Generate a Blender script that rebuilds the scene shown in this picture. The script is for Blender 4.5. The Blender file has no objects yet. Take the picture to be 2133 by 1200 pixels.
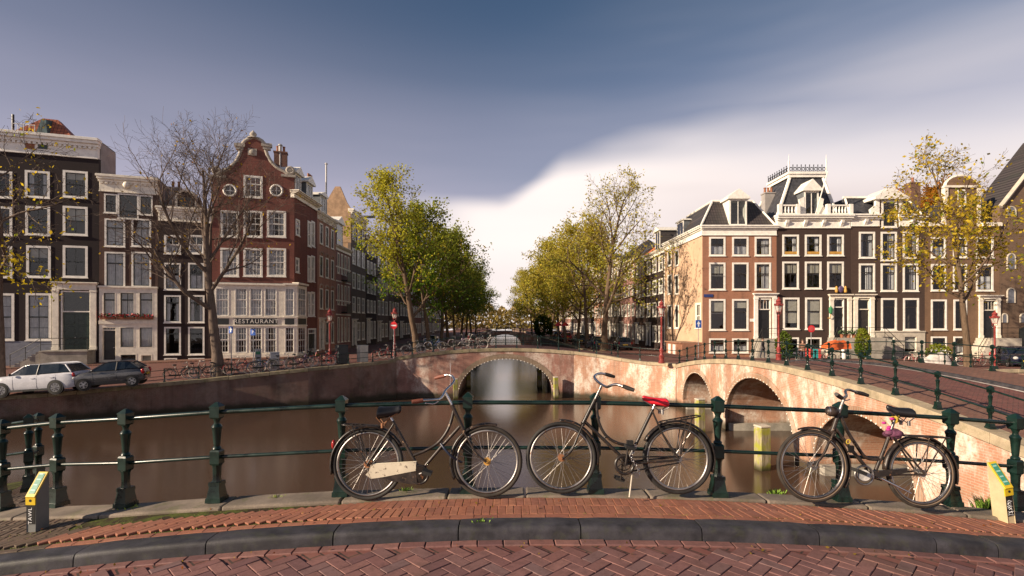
import bpy, math, random
import numpy as np
from mathutils import Vector, Matrix
from mathutils.geometry import tessellate_polygon

# ------------------------------------------------------------------ camera, world, sun, exposure
SC = bpy.context.scene
COL = SC.collection
F, CX, HZ, EYE = 1066.5, 1066.5, 675.0, 1.68      # focal length in photo pixels, principal column, horizon row, eye height
WATER = -3.55
R = math.radians

cam_d = bpy.data.cameras.new('camera'); cam = bpy.data.objects.new('camera', cam_d); COL.objects.link(cam)
cam.location = (0, 0, EYE); cam.rotation_euler = (R(90), 0, 0)
cam_d.sensor_width = 36; cam_d.lens = 18.0; cam_d.shift_y = 75 / 2133.0
cam_d.clip_start = 0.05; cam_d.clip_end = 6000
SC.camera = cam

SUN_AZ, SUN_EL = R(25.0), R(21.0)                  # light travels towards (cos az, sin az) in plan
sun_dir = Vector((math.cos(SUN_AZ) * math.cos(SUN_EL), math.sin(SUN_AZ) * math.cos(SUN_EL), -math.sin(SUN_EL)))
sun_d = bpy.data.lights.new('sun', 'SUN'); sun = bpy.data.objects.new('sun', sun_d); COL.objects.link(sun)
sun.rotation_euler = sun_dir.to_track_quat('-Z', 'Y').to_euler()
sun.location = (-60, -20, 60)
sun_d.energy = 5.0; sun_d.angle = R(0.6); sun_d.color = (1.0, 0.82, 0.62)

W = bpy.data.worlds.new('World'); SC.world = W; W.use_nodes = True
wn, wl = W.node_tree.nodes, W.node_tree.links
wn.clear()
def wnode(t, **k):
    n = wn.new(t)
    for a, b in k.items(): setattr(n, a, b)
    return n
def wmath(op, a, b=None, c=None, clamp=False):
    n = wnode('ShaderNodeMath', operation=op, use_clamp=clamp)
    for i, v in enumerate((a, b, c)):
        if v is None: continue
        if isinstance(v, (int, float)): n.inputs[i].default_value = v
        else: wl.new(v, n.inputs[i])
    return n.outputs[0]
def wstep(v, a, b, lo=0.0, hi=1.0):
    n = wnode('ShaderNodeMapRange', interpolation_type='SMOOTHSTEP')
    wl.new(v, n.inputs[0])
    for i, x in enumerate((a, b, lo, hi)): n.inputs[i + 1].default_value = x
    return n.outputs[0]
def wmix(f, a, b):
    n = wnode('ShaderNodeMix', data_type='RGBA')
    for s, v in ((n.inputs[0], f), (n.inputs[6], a), (n.inputs[7], b)):
        if isinstance(v, (tuple, float, int)): s.default_value = v
        else: wl.new(v, s)
    return n.outputs[2]
out = wnode('ShaderNodeOutputWorld'); bg = wnode('ShaderNodeBackground')
bg.inputs[1].default_value = 0.10
sky = wnode('ShaderNodeTexSky', sky_type='NISHITA'); sky.sun_disc = False
sky.sun_elevation = SUN_EL; sky.sun_rotation = math.atan2(-sun_dir.x, -sun_dir.y)
sky.air_density = 1.0; sky.dust_density = 0.6; sky.ozone_density = 2.5
tc = wnode('ShaderNodeTexCoord'); sep = wnode('ShaderNodeSeparateXYZ'); wl.new(tc.outputs['Generated'], sep.inputs[0])
sx, sy, sz = sep.outputs
def wnoise(sc3, scale, detail, rough=0.5):
    mp = wnode('ShaderNodeMapping'); mp.inputs['Scale'].default_value = sc3
    wl.new(tc.outputs['Generated'], mp.inputs[0])
    n = wnode('ShaderNodeTexNoise'); n.inputs['Scale'].default_value = scale; n.inputs['Detail'].default_value = detail
    n.inputs['Roughness'].default_value = rough; wl.new(mp.outputs[0], n.inputs['Vector'])
    return n.outputs['Fac']
n1 = wnoise((1.0, 1.0, 3.0), 2.2, 3.0)
n2 = wnoise((0.6, 0.6, 4.5), 2.0, 3.0, 0.42)
# cloud bank: a long soft-edged sheet whose top rises from the left towards the right
edge = wmath('ADD', wstep(sx, -0.03, 0.10, 0.222, 0.298), wmath('MULTIPLY', wmath('SUBTRACT', n1, 0.5), 0.07))
edge = wmath('ADD', edge, wstep(sx, 0.04, 0.22, 0.0, 0.022))
edge = wmath('ADD', edge, wmath('MULTIPLY', wmath('SUBTRACT', n2, 0.5), 0.09))
edge = wmath('ADD', edge, wstep(sx, 0.30, 0.75, 0.0, -0.03))
soft = wstep(sx, 0.0, 0.65, 0.022, 0.10)
dz = wmath('DIVIDE', wmath('SUBTRACT', edge, sz), soft)
bank = wmath('MULTIPLY', wstep(dz, -1.0, 1.0), wstep(sx, -0.24, -0.05))
veil = wmath('MULTIPLY', wstep(n2, 0.38, 0.80, 0.0, 0.42), wstep(sx, -0.1, 0.6))
veil = wmath('MULTIPLY', veil, wstep(sz, 0.62, 0.36))
lilac = wmath('MULTIPLY', wstep(sz, 0.55, 0.08, 0.0, 0.85), wstep(n2, 0.25, 0.75, 0.75, 1.1))
mask = wmath('MAXIMUM', bank, veil, clamp=True)
hs = wnode('ShaderNodeHueSaturation'); hs.inputs['Saturation'].default_value = 1.05; hs.inputs['Value'].default_value = 0.50
wl.new(sky.outputs[0], hs.inputs['Color'])
deep = wmix(wstep(sx, -0.75, 0.15, 0.45, 0.0), hs.outputs[0], (0.95, 1.0, 1.45, 1))
base = wmix(lilac, deep, (3.7, 3.35, 4.1, 1))
shade = wstep(wmath('ADD', sx, wmath('MULTIPLY', n1, 0.35)), 0.25, 0.95)
shade = wmath('MULTIPLY', shade, wstep(dz, 0.0, 1.6))
cloud = wmix(shade, (7.0, 6.25, 5.95, 1), (3.8, 3.1, 3.1, 1))
cloud = wmix(wstep(n2, 0.35, 0.75, 0.0, 0.32), cloud, (4.3, 3.9, 4.1, 1))
wl.new(wmix(mask, base, cloud), bg.inputs[0])
wl.new(bg.outputs[0], out.inputs[0])

SC.view_settings.view_transform = 'Standard'; SC.view_settings.look = 'None'
SC.view_settings.exposure = 0.68; SC.view_settings.gamma = 1.0; SC.view_settings.use_curve_mapping = False
SC.render.engine = 'CYCLES'
SC.cycles.use_denoising = True
try: SC.cycles.denoiser = 'OPENIMAGEDENOISE'
except Exception: pass
SC.cycles.max_bounces = 6; SC.cycles.diffuse_bounces = 3; SC.cycles.glossy_bounces = 3
SC.cycles.transparent_max_bounces = 16; SC.cycles.transmission_bounces = 3
SC.cycles.caustics_reflective = False; SC.cycles.caustics_refractive = False
SC.cycles.sample_clamp_indirect = 6.0

# ------------------------------------------------------------------ helpers
rnd = random.Random(7)
def P(px, py, D): return Vector(((px - CX) * D / F, D, EYE - (py - HZ) * D / F))   # photo pixel + distance -> point
def PX(px, D): return (px - CX) * D / F
def PG(px, py, z):                                                                # photo pixel on a level z
    D = (EYE - z) * F / (py - HZ); return Vector((PX(px, D), D, z))

class MB:
    """collects shapes, links them as one mesh object"""
    def __init__(s): s.v = []; s.f = []; s.m = []
    def add(s, vs, fs, m=0, M=None):
        o = len(s.v)
        s.v += [tuple(M @ Vector(v)) for v in vs] if M is not None else [tuple(v) for v in vs]
        s.f += [tuple(i + o for i in f) for f in fs]; s.m += [m] * len(fs); return s
    def box(s, x0, x1, y0, y1, z0, z1, m=0, M=None):
        return s.add([(x0,y0,z0),(x1,y0,z0),(x1,y1,z0),(x0,y1,z0),(x0,y0,z1),(x1,y0,z1),(x1,y1,z1),(x0,y1,z1)],
                     [(0,3,2,1),(4,5,6,7),(0,1,5,4),(1,2,6,5),(2,3,7,6),(3,0,4,7)], m, M)
    def frus(s, cx, cy, z0, z1, w0, w1, m=0, M=None):
        a, b = w0 / 2, w1 / 2
        return s.add([(cx-a,cy-a,z0),(cx+a,cy-a,z0),(cx+a,cy+a,z0),(cx-a,cy+a,z0),(cx-b,cy-b,z1),(cx+b,cy-b,z1),(cx+b,cy+b,z1),(cx-b,cy+b,z1)],
                     [(0,3,2,1),(4,5,6,7),(0,1,5,4),(1,2,6,5),(2,3,7,6),(3,0,4,7)], m, M)
    def tube(s, pts, r, n=6, m=0, closed=False, M=None):
        pts = [Vector(p) for p in pts]; k = len(pts)
        rs = r if isinstance(r, (list, tuple)) else [r] * k
        vs, fs = [], []; N = None
        for i, p in enumerate(pts):
            if closed: t = pts[(i + 1) % k] - pts[i - 1]
            else: t = pts[min(i + 1, k - 1)] - pts[max(i - 1, 0)]
            if t.length < 1e-9: t = Vector((0, 0, 1))
            t.normalize()
            if N is None:
                N = t.cross(Vector((0, 0, 1)))
                if N.length < 0.1: N = t.cross(Vector((1, 0, 0)))
            N = N - t * N.dot(t)
            if N.length < 1e-6: N = t.orthogonal()
            N.normalize(); B = t.cross(N)
            for j in range(n):
                a = 2 * math.pi * j / n
                vs.append(p + (N * math.cos(a) + B * math.sin(a)) * rs[i])
        for i in range(k if closed else k - 1):
            i2 = (i + 1) % k
            for j in range(n):
                j2 = (j + 1) % n
                fs.append((i*n+j, i*n+j2, i2*n+j2, i2*n+j))
        if not closed:
            fs.append(tuple(range(n - 1, -1, -1))); fs.append(tuple((k - 1) * n + j for j in range(n)))
        return s.add(vs, fs, m, M)
    def lathe(s, prof, n=12, c=(0,0,0), m=0, M=None, phase=0.0):
        vs, fs = [], []
        for r, z in prof:
            for j in range(n):
                a = 2 * math.pi * j / n + phase
                vs.append((c[0] + r * math.cos(a), c[1] + r * math.sin(a), c[2] + z))
        for i in range(len(prof) - 1):
            for j in range(n):
                j2 = (j + 1) % n
                fs.append((i*n+j, i*n+j2, (i+1)*n+j2, (i+1)*n+j))
        fs.append(tuple(range(n - 1, -1, -1))); fs.append(tuple((len(prof) - 1) * n + j for j in range(n)))
        return s.add(vs, fs, m, M)
    def ball(s, c, r, n=10, k=6, m=0, sc=(1,1,1)):
        prof = [(max(1e-4, math.sin(math.pi * i / k)), -math.cos(math.pi * i / k)) for i in range(k + 1)]
        M = Matrix.Translation(c) @ Matrix.Diagonal((r * sc[0], r * sc[1], r * sc[2], 1))
        return s.lathe(prof, n, (0,0,0), m, M)
    def torus(s, c, U, V, Rr, r, nu=40, nv=8, m=0, squash=1.0):
        c, U, V = Vector(c), Vector(U).normalized(), Vector(V).normalized(); Wd = U.cross(V)
        vs, fs = [], []
        for i in range(nu):
            a = 2 * math.pi * i / nu; d = U * math.cos(a) + V * math.sin(a)
            for j in range(nv):
                b = 2 * math.pi * j / nv
                vs.append(c + d * (Rr + r * math.cos(b)) + Wd * (r * squash * math.sin(b)))
        for i in range(nu):
            i2 = (i + 1) % nu
            for j in range(nv):
                j2 = (j + 1) % nv
                fs.append((i*nv+j, i2*nv+j, i2*nv+j2, i*nv+j2))
        return s.add(vs, fs, m)
    def poly(s, outer, holes=(), d0=0.0, d1=0.3, m=0, M=None, back=True, axis='y'):
        """polygon in (u, z) with holes, extruded from d0 to d1"""
        loops = [list(outer)] + [list(h) for h in holes]
        flat = [p for l in loops for p in l]; n = len(flat)
        mk = (lambda u, z, d: (u, d, z)) if axis == 'y' else ((lambda u, z, d: (u, z, d)) if axis == 'z' else (lambda u, z, d: (d, u, z)))
        tris = tessellate_polygon([[Vector((p[0], p[1], 0)) for p in l] for l in loops])
        vs = [mk(p[0], p[1], d0) for p in flat]; fs = [tuple(t) for t in tris]
        vs += [mk(p[0], p[1], d1) for p in flat]
        if back: fs += [tuple(i + n for i in t[::-1]) for t in tris]
        o = 0
        for l in loops:
            k = len(l)
            for i in range(k):
                a, b = o + i, o + (i + 1) % k
                fs.append((a, b, b + n, a + n))
            o += k
        return s.add(vs, fs, m, M)
    def build(s, name, mats, parent=None, smooth=None, L=None, loc=None):
        me = bpy.data.meshes.new(name); me.from_pydata(s.v, [], s.f)
        if not isinstance(mats, (list, tuple)): mats = [mats]
        for mm in mats: me.materials.append(mm)
        if len(mats) > 1: me.polygons.foreach_set('material_index', s.m)
        if smooth is not None:
            me.polygons.foreach_set('use_smooth', [True] * len(s.f)); me.set_sharp_from_angle(angle=R(smooth))
        me.update()
        return link(name, me, parent, L, loc)
def link(name, me, parent=None, L=None, loc=None):
    o = bpy.data.objects.new(name, me); COL.objects.link(o)
    if parent is not None: o.parent = parent
    if L is not None: o.matrix_local = L
    if loc is not None: o.location = loc
    return o
def lab(o, label=None, cat=None, group=None, kind=None):
    if label: o['label'] = label
    if cat: o['category'] = cat
    if group: o['group'] = group
    if kind: o['kind'] = kind
    return o
def empty(name, loc=(0,0,0), rz=0.0):
    o = bpy.data.objects.new(name, None); COL.objects.link(o); o.location = loc; o.rotation_euler = (0, 0, rz)
    o.empty_display_size = 0.2; return o
def copy_tree(o, parent=None):
    kids = list(o.children); c = o.copy(); COL.objects.link(c); c.parent = parent
    for ch in kids: copy_tree(ch, c)
    return c
def bevel(o, w=0.01, seg=2):
    b = o.modifiers.new('bevel', 'BEVEL'); b.width = w; b.segments = seg; b.limit_method = 'ANGLE'; b.angle_limit = R(40); return o
def curve(pts, n=6):
    """Catmull-Rom through points"""
    p = [Vector(q) for q in pts]; p = [p[0] * 2 - p[1]] + p + [p[-1] * 2 - p[-2]]; o = []
    for i in range(1, len(p) - 2):
        for k in range(n):
            t = k / n
            o.append(0.5 * ((2 * p[i]) + (p[i+1] - p[i-1]) * t + (2*p[i-1] - 5*p[i] + 4*p[i+1] - p[i+2]) * t*t + (-p[i-1] + 3*p[i] - 3*p[i+1] + p[i+2]) * t**3))
    o.append(p[-2]); return o

# ------------------------------------------------------------------ materials
MATS = {}
class NT:
    def __init__(s, name):
        s.mat = bpy.data.materials.new(name); s.mat.use_nodes = True
        s.n, s.l = s.mat.node_tree.nodes, s.mat.node_tree.links
        s.b = s.n['Principled BSDF']; s.out = s.n['Material Output']
    def node(s, t, **k):
        n = s.n.new(t)
        for a, b in k.items(): setattr(n, a, b)
        return n
    def put(s, sock, v):
        if isinstance(v, bpy.types.NodeSocket): s.l.new(v, sock)
        elif isinstance(v, tuple) and len(v) == 3 and sock.type == 'RGBA': sock.default_value = (*v, 1)
        else: sock.default_value = v
    def math(s, op, a, b=None, clamp=False):
        n = s.node('ShaderNodeMath', operation=op, use_clamp=clamp); s.put(n.inputs[0], a)
        if b is not None: s.put(n.inputs[1], b)
        return n.outputs[0]
    def mix(s, f, a, b, mode='MIX'):
        n = s.node('ShaderNodeMix', data_type='RGBA', blend_type=mode); s.put(n.inputs[0], f); s.put(n.inputs[6], a); s.put(n.inputs[7], b); return n.outputs[2]
    def step(s, v, a, b, lo=0.0, hi=1.0):
        n = s.node('ShaderNodeMapRange', interpolation_type='SMOOTHSTEP'); s.put(n.inputs[0], v)
        for i, x in enumerate((a, b, lo, hi)): s.put(n.inputs[i + 1], x)
        return n.outputs[0]
    def coord(s, kind='Object', scale=None):
        o = s.node('ShaderNodeTexCoord').outputs[kind]
        if scale is None: return o
        m = s.node('ShaderNodeMapping'); m.inputs['Scale'].default_value = scale; s.l.new(o, m.inputs[0]); return m.outputs[0]
    def noise(s, vec, scale, detail=4.0, rough=0.55, out='Fac'):
        n = s.node('ShaderNodeTexNoise'); s.put(n.inputs['Vector'], vec); n.inputs['Scale'].default_value = scale
        n.inputs['Detail'].default_value = detail; n.inputs['Roughness'].default_value = rough; return n.outputs[out]
    def bump(s, h, strength=0.3, dist=0.01):
        n = s.node('ShaderNodeBump'); n.inputs['Strength'].default_value = strength; n.inputs['Distance'].default_value = dist
        s.put(n.inputs['Height'], h); s.l.new(n.outputs[0], s.b.inputs['Normal']); return n
    def set(s, col=None, rough=None, metal=None, spec=None):
        if col is not None: s.put(s.b.inputs['Base Color'], col)
        if rough is not None: s.put(s.b.inputs['Roughness'], rough)
        if metal is not None: s.put(s.b.inputs['Metallic'], metal)
        if spec is not None: s.put(s.b.inputs['Specular IOR Level'], spec)
        return s
def paint(name, col, rough=0.5, metal=0.0, var=0.12, scale=3.0, spec=0.5, chips=None, coat=0.0):
    """painted / plain surface with faint mottling, optional rust or chips"""
    if name in MATS: return MATS[name]
    t = NT(name); c = t.coord()
    n = t.noise(c, scale, 5.0, 0.6)
    dark = tuple(x * (1 - var * 1.6) for x in col); lite = tuple(min(1, x * (1 + var)) for x in col)
    cc = t.mix(t.step(n, 0.3, 0.7), dark, lite)
    if chips:
        ch = t.noise(c, chips[1], 6.0, 0.7); f = t.step(ch, chips[2], chips[2] + 0.05); cc = t.mix(f, cc, chips[0])
    t.set(cc, t.step(n, 0.2, 0.8, max(0.02, rough - 0.08), min(1, rough + 0.1)), metal, spec)
    if coat: t.b.inputs['Coat Weight'].default_value = coat
    t.bump(t.noise(c, scale * 12, 3.0), 0.12, 0.004)
    MATS[name] = t.mat; return t.mat
def brick(name, c1, c2, mortar, dirt=(0.03, 0.025, 0.02), dirt_amt=0.35, efflo=0.0, moss=0.0, bw=0.22, bh=0.065, joint=0.10, tide=None, streak=0.45):
    if name in MATS: return MATS[name]
    t = NT(name); c = t.coord(); sp = t.node('ShaderNodeSeparateXYZ'); t.l.new(c, sp.inputs[0])
    u = t.math('ADD', sp.outputs[0], sp.outputs[1]); cb = t.node('ShaderNodeCombineXYZ'); t.l.new(u, cb.inputs[0]); t.l.new(sp.outputs[2], cb.inputs[1])
    b = t.node('ShaderNodeTexBrick'); t.l.new(cb.outputs[0], b.inputs['Vector'])
    b.inputs['Color1'].default_value = (*c1, 1); b.inputs['Color2'].default_value = (*c2, 1); b.inputs['Mortar'].default_value = (*mortar, 1)
    b.inputs['Scale'].default_value = 1.0; b.inputs['Mortar Size'].default_value = bh * joint; b.inputs['Mortar Smooth'].default_value = 0.2
    b.inputs['Brick Width'].default_value = bw; b.inputs['Row Height'].default_value = bh; b.inputs['Bias'].default_value = -0.1
    n = t.noise(c, 0.55, 6.0, 0.62); n2 = t.noise(t.coord('Object', (1.2, 1.2, 0.25)), 1.4, 5.0, 0.6)
    col = t.mix(t.math('MULTIPLY', t.step(n, 0.42, 0.72), dirt_amt), b.outputs['Color'], dirt)
    col = t.mix(t.step(n2, 0.35, 0.75, 0.0, 0.28), col, tuple(x * 1.25 for x in c1))
    n3 = t.noise(t.coord('Object', (2.2, 2.2, 0.10)), 1.0, 6.0, 0.65); col = t.mix(t.step(n3, 0.48, 0.78, 0, streak), col, dirt)
    if efflo:
        e = t.noise(t.coord('Object', (1.0, 1.0, 0.5)), 0.75, 7.0, 0.68); f = t.math('MULTIPLY', t.step(e, 0.43, 0.60), efflo)
        fine = t.noise(c, 9.0, 4.0, 0.7); f = t.math('MULTIPLY', f, t.step(fine, 0.25, 0.58))
        col = t.mix(f, col, (0.78, 0.72, 0.62))
    if moss:
        g = t.noise(c, 1.6, 6.0, 0.65); col = t.mix(t.math('MULTIPLY', t.step(g, 0.55, 0.7), moss), col, (0.09, 0.11, 0.03))
    if tide is not None:
        w = t.node('ShaderNodeNewGeometry').outputs['Position']; sw = t.node('ShaderNodeSeparateXYZ'); t.l.new(w, sw.inputs[0])
        zz = t.math('ADD', sw.outputs[2], t.math('MULTIPLY', t.noise(w, 1.3, 5.0, 0.6), -0.55)); col = t.mix(t.step(zz, tide + 0.30, tide - 0.12, 0, 0.9), col, (0.030, 0.030, 0.016))
    t.set(col, 0.85, 0, 0.25); t.bump(b.outputs['Fac'], -0.35, 0.012)
    MATS[name] = t.mat; return t.mat
def stone(name, col, var=0.3, rough=0.8, moss=0.0, scale=1.5, rand=0.0):
    if name in MATS: return MATS[name]
    t = NT(name); c = t.coord(); n = t.noise(c, scale, 7.0, 0.65); f = t.noise(c, scale * 22, 4.0, 0.7)
    cc = t.mix(t.step(n, 0.3, 0.7), tuple(x * (1 - var) for x in col), tuple(min(1, x * (1 + var)) for x in col))
    cc = t.mix(t.step(f, 0.35, 0.7, 0.0, 0.35), cc, tuple(x * 0.45 for x in col))
    if rand:
        oi = t.node('ShaderNodeObjectInfo'); cc = t.mix(t.math('MULTIPLY', oi.outputs['Random'], rand), cc, tuple(x * 0.35 for x in col))
    if moss: cc = t.mix(t.math('MULTIPLY', t.step(t.noise(c, scale * 2.2, 6.0, 0.7), 0.5, 0.66), moss), cc, (0.10, 0.115, 0.03))
    t.set(cc, rough, 0, 0.3); t.bump(f, 0.35, 0.006); MATS[name] = t.mat; return t.mat

def glass_mat():
    t = NT('window_glass'); n = t.n; tr = t.node('ShaderNodeBsdfTransparent'); tr.inputs[0].default_value = (0.75, 0.78, 0.78, 1)
    gl = t.node('ShaderNodeBsdfGlossy'); gl.inputs['Roughness'].default_value = 0.015; gl.inputs[0].default_value = (0.9, 0.92, 0.95, 1)
    wob = t.node('ShaderNodeBump'); wob.inputs['Strength'].default_value = 0.05; wob.inputs['Distance'].default_value = 0.05
    t.l.new(t.noise(t.coord(), 1.8, 2.0), wob.inputs['Height']); t.l.new(wob.outputs[0], gl.inputs['Normal'])
    ge = t.node('ShaderNodeNewGeometry'); dt = t.node('ShaderNodeVectorMath', operation='DOT_PRODUCT'); t.l.new(ge.outputs['Normal'], dt.inputs[0]); t.l.new(ge.outputs['Incoming'], dt.inputs[1])
    fr = t.math('POWER', t.math('SUBTRACT', 1.0, t.math('ABSOLUTE', dt.outputs['Value'])), 5.0)   # the same from both sides of the pane
    mx = t.node('ShaderNodeMixShader'); t.l.new(t.math('ADD', t.math('MULTIPLY', fr, 0.95), 0.055, True), mx.inputs[0])
    t.l.new(tr.outputs[0], mx.inputs[1]); t.l.new(gl.outputs[0], mx.inputs[2]); t.l.new(mx.outputs[0], t.out.inputs[0]); return t.mat
GLASS = glass_mat()
WHITE = paint('white_paint', (0.84, 0.80, 0.72), 0.45, var=0.08)
CREAM = paint('cream_paint', (0.83, 0.76, 0.63), 0.5, var=0.09, chips=((0.55, 0.47, 0.36), 2.2, 0.68))
BLACK = paint('black_paint', (0.012, 0.012, 0.013), 0.35)
DGREEN = paint('dark_green_paint', (0.012, 0.028, 0.02), 0.3)
RAILG = paint('railing_green_paint', (0.006, 0.021, 0.016), 0.30, var=0.4, scale=6.0, chips=((0.16, 0.15, 0.13), 30.0, 0.70))
IRON = paint('black_iron', (0.015, 0.014, 0.014), 0.42, metal=0.3)
CURT = paint('curtain_fabric', (0.72, 0.69, 0.70), 0.9, var=0.1, spec=0.1)
BLIND = paint('roller_blind', (0.55, 0.50, 0.42), 0.9, var=0.08, spec=0.1)
STONE = stone('grey_stone', (0.36, 0.33, 0.28))
PALE = stone('pale_stone', (0.55, 0.49, 0.40), 0.2)
SLATE = stone('slate', (0.055, 0.055, 0.062), 0.35, 0.5, scale=3.0)
LEAD = paint('lead_sheet', (0.13, 0.14, 0.15), 0.5)
def tiles(name, c1, c2, w=0.24, h=0.30, rough=0.55):
    t = NT(name); c = t.coord(); sp = t.node('ShaderNodeSeparateXYZ'); t.l.new(c, sp.inputs[0])
    u = t.math('ADD', sp.outputs[0], t.math('MULTIPLY', sp.outputs[1], 0.02))
    cb = t.node('ShaderNodeCombineXYZ'); t.l.new(t.math('ADD', sp.outputs[0], 0), cb.inputs[0]); t.l.new(sp.outputs[2], cb.inputs[1])
    b = t.node('ShaderNodeTexBrick'); t.l.new(cb.outputs[0], b.inputs['Vector']); b.offset = 0.0
    b.inputs['Color1'].default_value = (*c1, 1); b.inputs['Color2'].default_value = (*c2, 1); b.inputs['Mortar'].default_value = (*[x * 0.25 for x in c1], 1)
    b.inputs['Scale'].default_value = 1; b.inputs['Mortar Size'].default_value = 0.03; b.inputs['Mortar Smooth'].default_value = 0.6
    b.inputs['Brick Width'].default_value = w; b.inputs['Row Height'].default_value = h
    n = t.noise(c, 0.9, 5.0); col = t.mix(t.step(n, 0.45, 0.75, 0, 0.4), b.outputs['Color'], (0.05, 0.05, 0.035))
    t.set(col, rough, 0, 0.4); t.bump(b.outputs['Fac'], -0.8, 0.03); MATS[name] = t.mat; return t.mat
TILE_RED = tiles('red_roof_tiles', (0.42, 0.13, 0.06), (0.30, 0.09, 0.05))
TILE_DARK = tiles('dark_roof_tiles', (0.075, 0.06, 0.058), (0.05, 0.045, 0.045))
RUBBER = paint('rubber', (0.016, 0.015, 0.014), 0.75)
CHROME = paint('chrome', (0.62, 0.60, 0.58), 0.22, metal=1.0, var=0.2)
STEEL = paint('dull_steel', (0.36, 0.34, 0.32), 0.4, metal=1.0, var=0.3, chips=((0.20, 0.09, 0.04), 25.0, 0.60))
# ------------------------------------------------------------------ ground, water, streets
def paving(name, c1, c2, mortar, w=0.21, h=0.105, ang=0.0, dirt=0.3, bump=0.25):
    t = NT(name); c = t.coord(); mp = t.node('ShaderNodeMapping'); mp.inputs['Rotation'].default_value = (0, 0, ang); t.l.new(c, mp.inputs[0])
    b = t.node('ShaderNodeTexBrick'); t.l.new(mp.outputs[0], b.inputs['Vector'])
    b.inputs['Color1'].default_value = (*c1, 1); b.inputs['Color2'].default_value = (*c2, 1); b.inputs['Mortar'].default_value = (*mortar, 1)
    b.inputs['Scale'].default_value = 1; b.inputs['Mortar Size'].default_value = 0.008; b.inputs['Brick Width'].default_value = w; b.inputs['Row Height'].default_value = h
    n = t.noise(c, 0.7, 6.0, 0.65); n2 = t.noise(c, 6.0, 5.0, 0.6)
    col = t.mix(t.math('MULTIPLY', t.step(n, 0.42, 0.7), dirt), b.outputs['Color'], (0.05, 0.042, 0.036))
    col = t.mix(t.step(n2, 0.4, 0.75, 0, 0.25), col, (0.30, 0.20, 0.15))
    t.set(col, 0.8, 0, 0.3); t.bump(b.outputs['Fac'], -bump, 0.01); MATS[name] = t.mat; return t.mat
PAVE_ROAD = paving('red_street_paving', (0.22, 0.085, 0.065), (0.16, 0.066, 0.058), (0.06, 0.04, 0.034))
PAVE_DIAG = paving('red_road_paving', (0.235, 0.088, 0.070), (0.155, 0.062, 0.056), (0.045, 0.030, 0.026), ang=R(45), bump=0.5)
PAVE_WALK = paving('brown_walk_paving', (0.26, 0.125, 0.085), (0.20, 0.095, 0.07), (0.085, 0.06, 0.045))
PAVE_OLD = paving('old_mossy_paving', (0.115, 0.075, 0.05), (0.085, 0.06, 0.042), (0.045, 0.045, 0.02), ang=R(12), h=0.07)
def soil_mat():
    t = NT('moss_and_sand'); c = t.coord(); n = t.noise(c, 7.0, 6.0, 0.7)
    t.set(t.mix(t.step(n, 0.42, 0.6), (0.045, 0.032, 0.022), (0.085, 0.10, 0.025)), 0.95, 0, 0.1); t.bump(t.noise(c, 60, 4), 0.5, 0.01); return t.mat
SOIL = soil_mat()
def water_mat():
    t = NT('canal_water'); c = t.coord('Object', (0.35, 1.0, 1.0)); n = t.noise(c, 0.9, 3.0, 0.5); n2 = t.noise(t.coord('Object', (1, 1, 1)), 0.08, 3.0)
    t.set(t.mix(t.step(n2, 0.35, 0.7), (0.078, 0.046, 0.029), (0.060, 0.037, 0.025)), 0.17, 0, 0.5)
    t.b.inputs['IOR'].default_value = 1.45; t.bump(n, 0.05, 0.05); return t.mat
m = MB(); m.box(-260, 260, -60, 420, WATER - 0.5, WATER); lab(m.build('water', water_mat()), kind='structure')

def sheet(name, rows, mat, kind='structure', parent=None, thick=None):
    """rows: list of point rows of equal length"""
    m = MB(); n = len(rows[0]); vs = [p for r in rows for p in r]; fs = []
    for i in range(len(rows) - 1):
        for j in range(n - 1):
            fs.append((i*n+j, i*n+j+1, (i+1)*n+j+1, (i+1)*n+j))
    m.add(vs, fs)
    if thick:
        k = len(vs); m.add([(p[0], p[1], p[2] - thick) for p in vs], [f[::-1] for f in fs])
        ring = list(range(n)) + [i*n+n-1 for i in range(1, len(rows))] + [(len(rows)-1)*n+j for j in range(n-2, -1, -1)] + [i*n for i in range(len(rows)-2, 0, -1)]
        o = len(m.v) - 2 * k
        fs2 = [(a, b, b + k, a + k) for a, b in zip(ring, ring[1:] + ring[:1])]
        m.f += [tuple(i + o for i in f) for f in fs2]; m.m += [0] * len(fs2)
    o = m.build(name, mat, parent)
    if kind: lab(o, kind=kind)
    return o

# left house row: a line in plan turned 18 degrees; flank rows follow the far canal
Q0 = Vector((-22.2, 45.0)); QD = Vector((math.cos(R(18)), math.sin(R(18))))
def rowpt(px, back=0.0):
    k = (px - CX) / F; o = Q0 + Vector((-QD.y, QD.x)) * back
    t = (k * o.y - o.x) / (QD.x - k * QD.y); return o + QD * t
LC = rowpt(613)                                   # restaurant corner
RD, RC = 48.0, Vector((PX(1463, 48.0), 48.0))     # right house row is parallel to the picture at RD, corner RC
def flankL(D): return Vector((LC.x - 0.02 * (D - LC.y), D))
def flankR(D): return Vector((RC.x - 0.02 * (D - RC.y), D))
LEDGE = [(-60, 11.5, -2.6), (-33, 23.9, -2.3), (-25, 27.6, -2.1), (-18.2, 30.6, -1.62), (-13.0, 32.7, -1.18), (-10.9, 34.0, -1.05), (-9.3, 35.4, -0.97), (-8.2, 36.3, -0.86)]
LROW = [(-75, 24.5, -2.2), (*rowpt(-120), -1.75), (*rowpt(0), -1.66), (*rowpt(250), -1.5), (*rowpt(470), -1.36), (*rowpt(560), -1.32), (*rowpt(613), -1.3), (LC.x - 0.1, LC.y + 4, -1.28)]
rows = []
for k in range(9):
    f = k / 8 * 1.25
    rows.append([tuple(Vector(a).lerp(Vector(b), f)) for a, b in zip(LEDGE, LROW)])
sheet('street', rows, PAVE_ROAD)
rows = []
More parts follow.
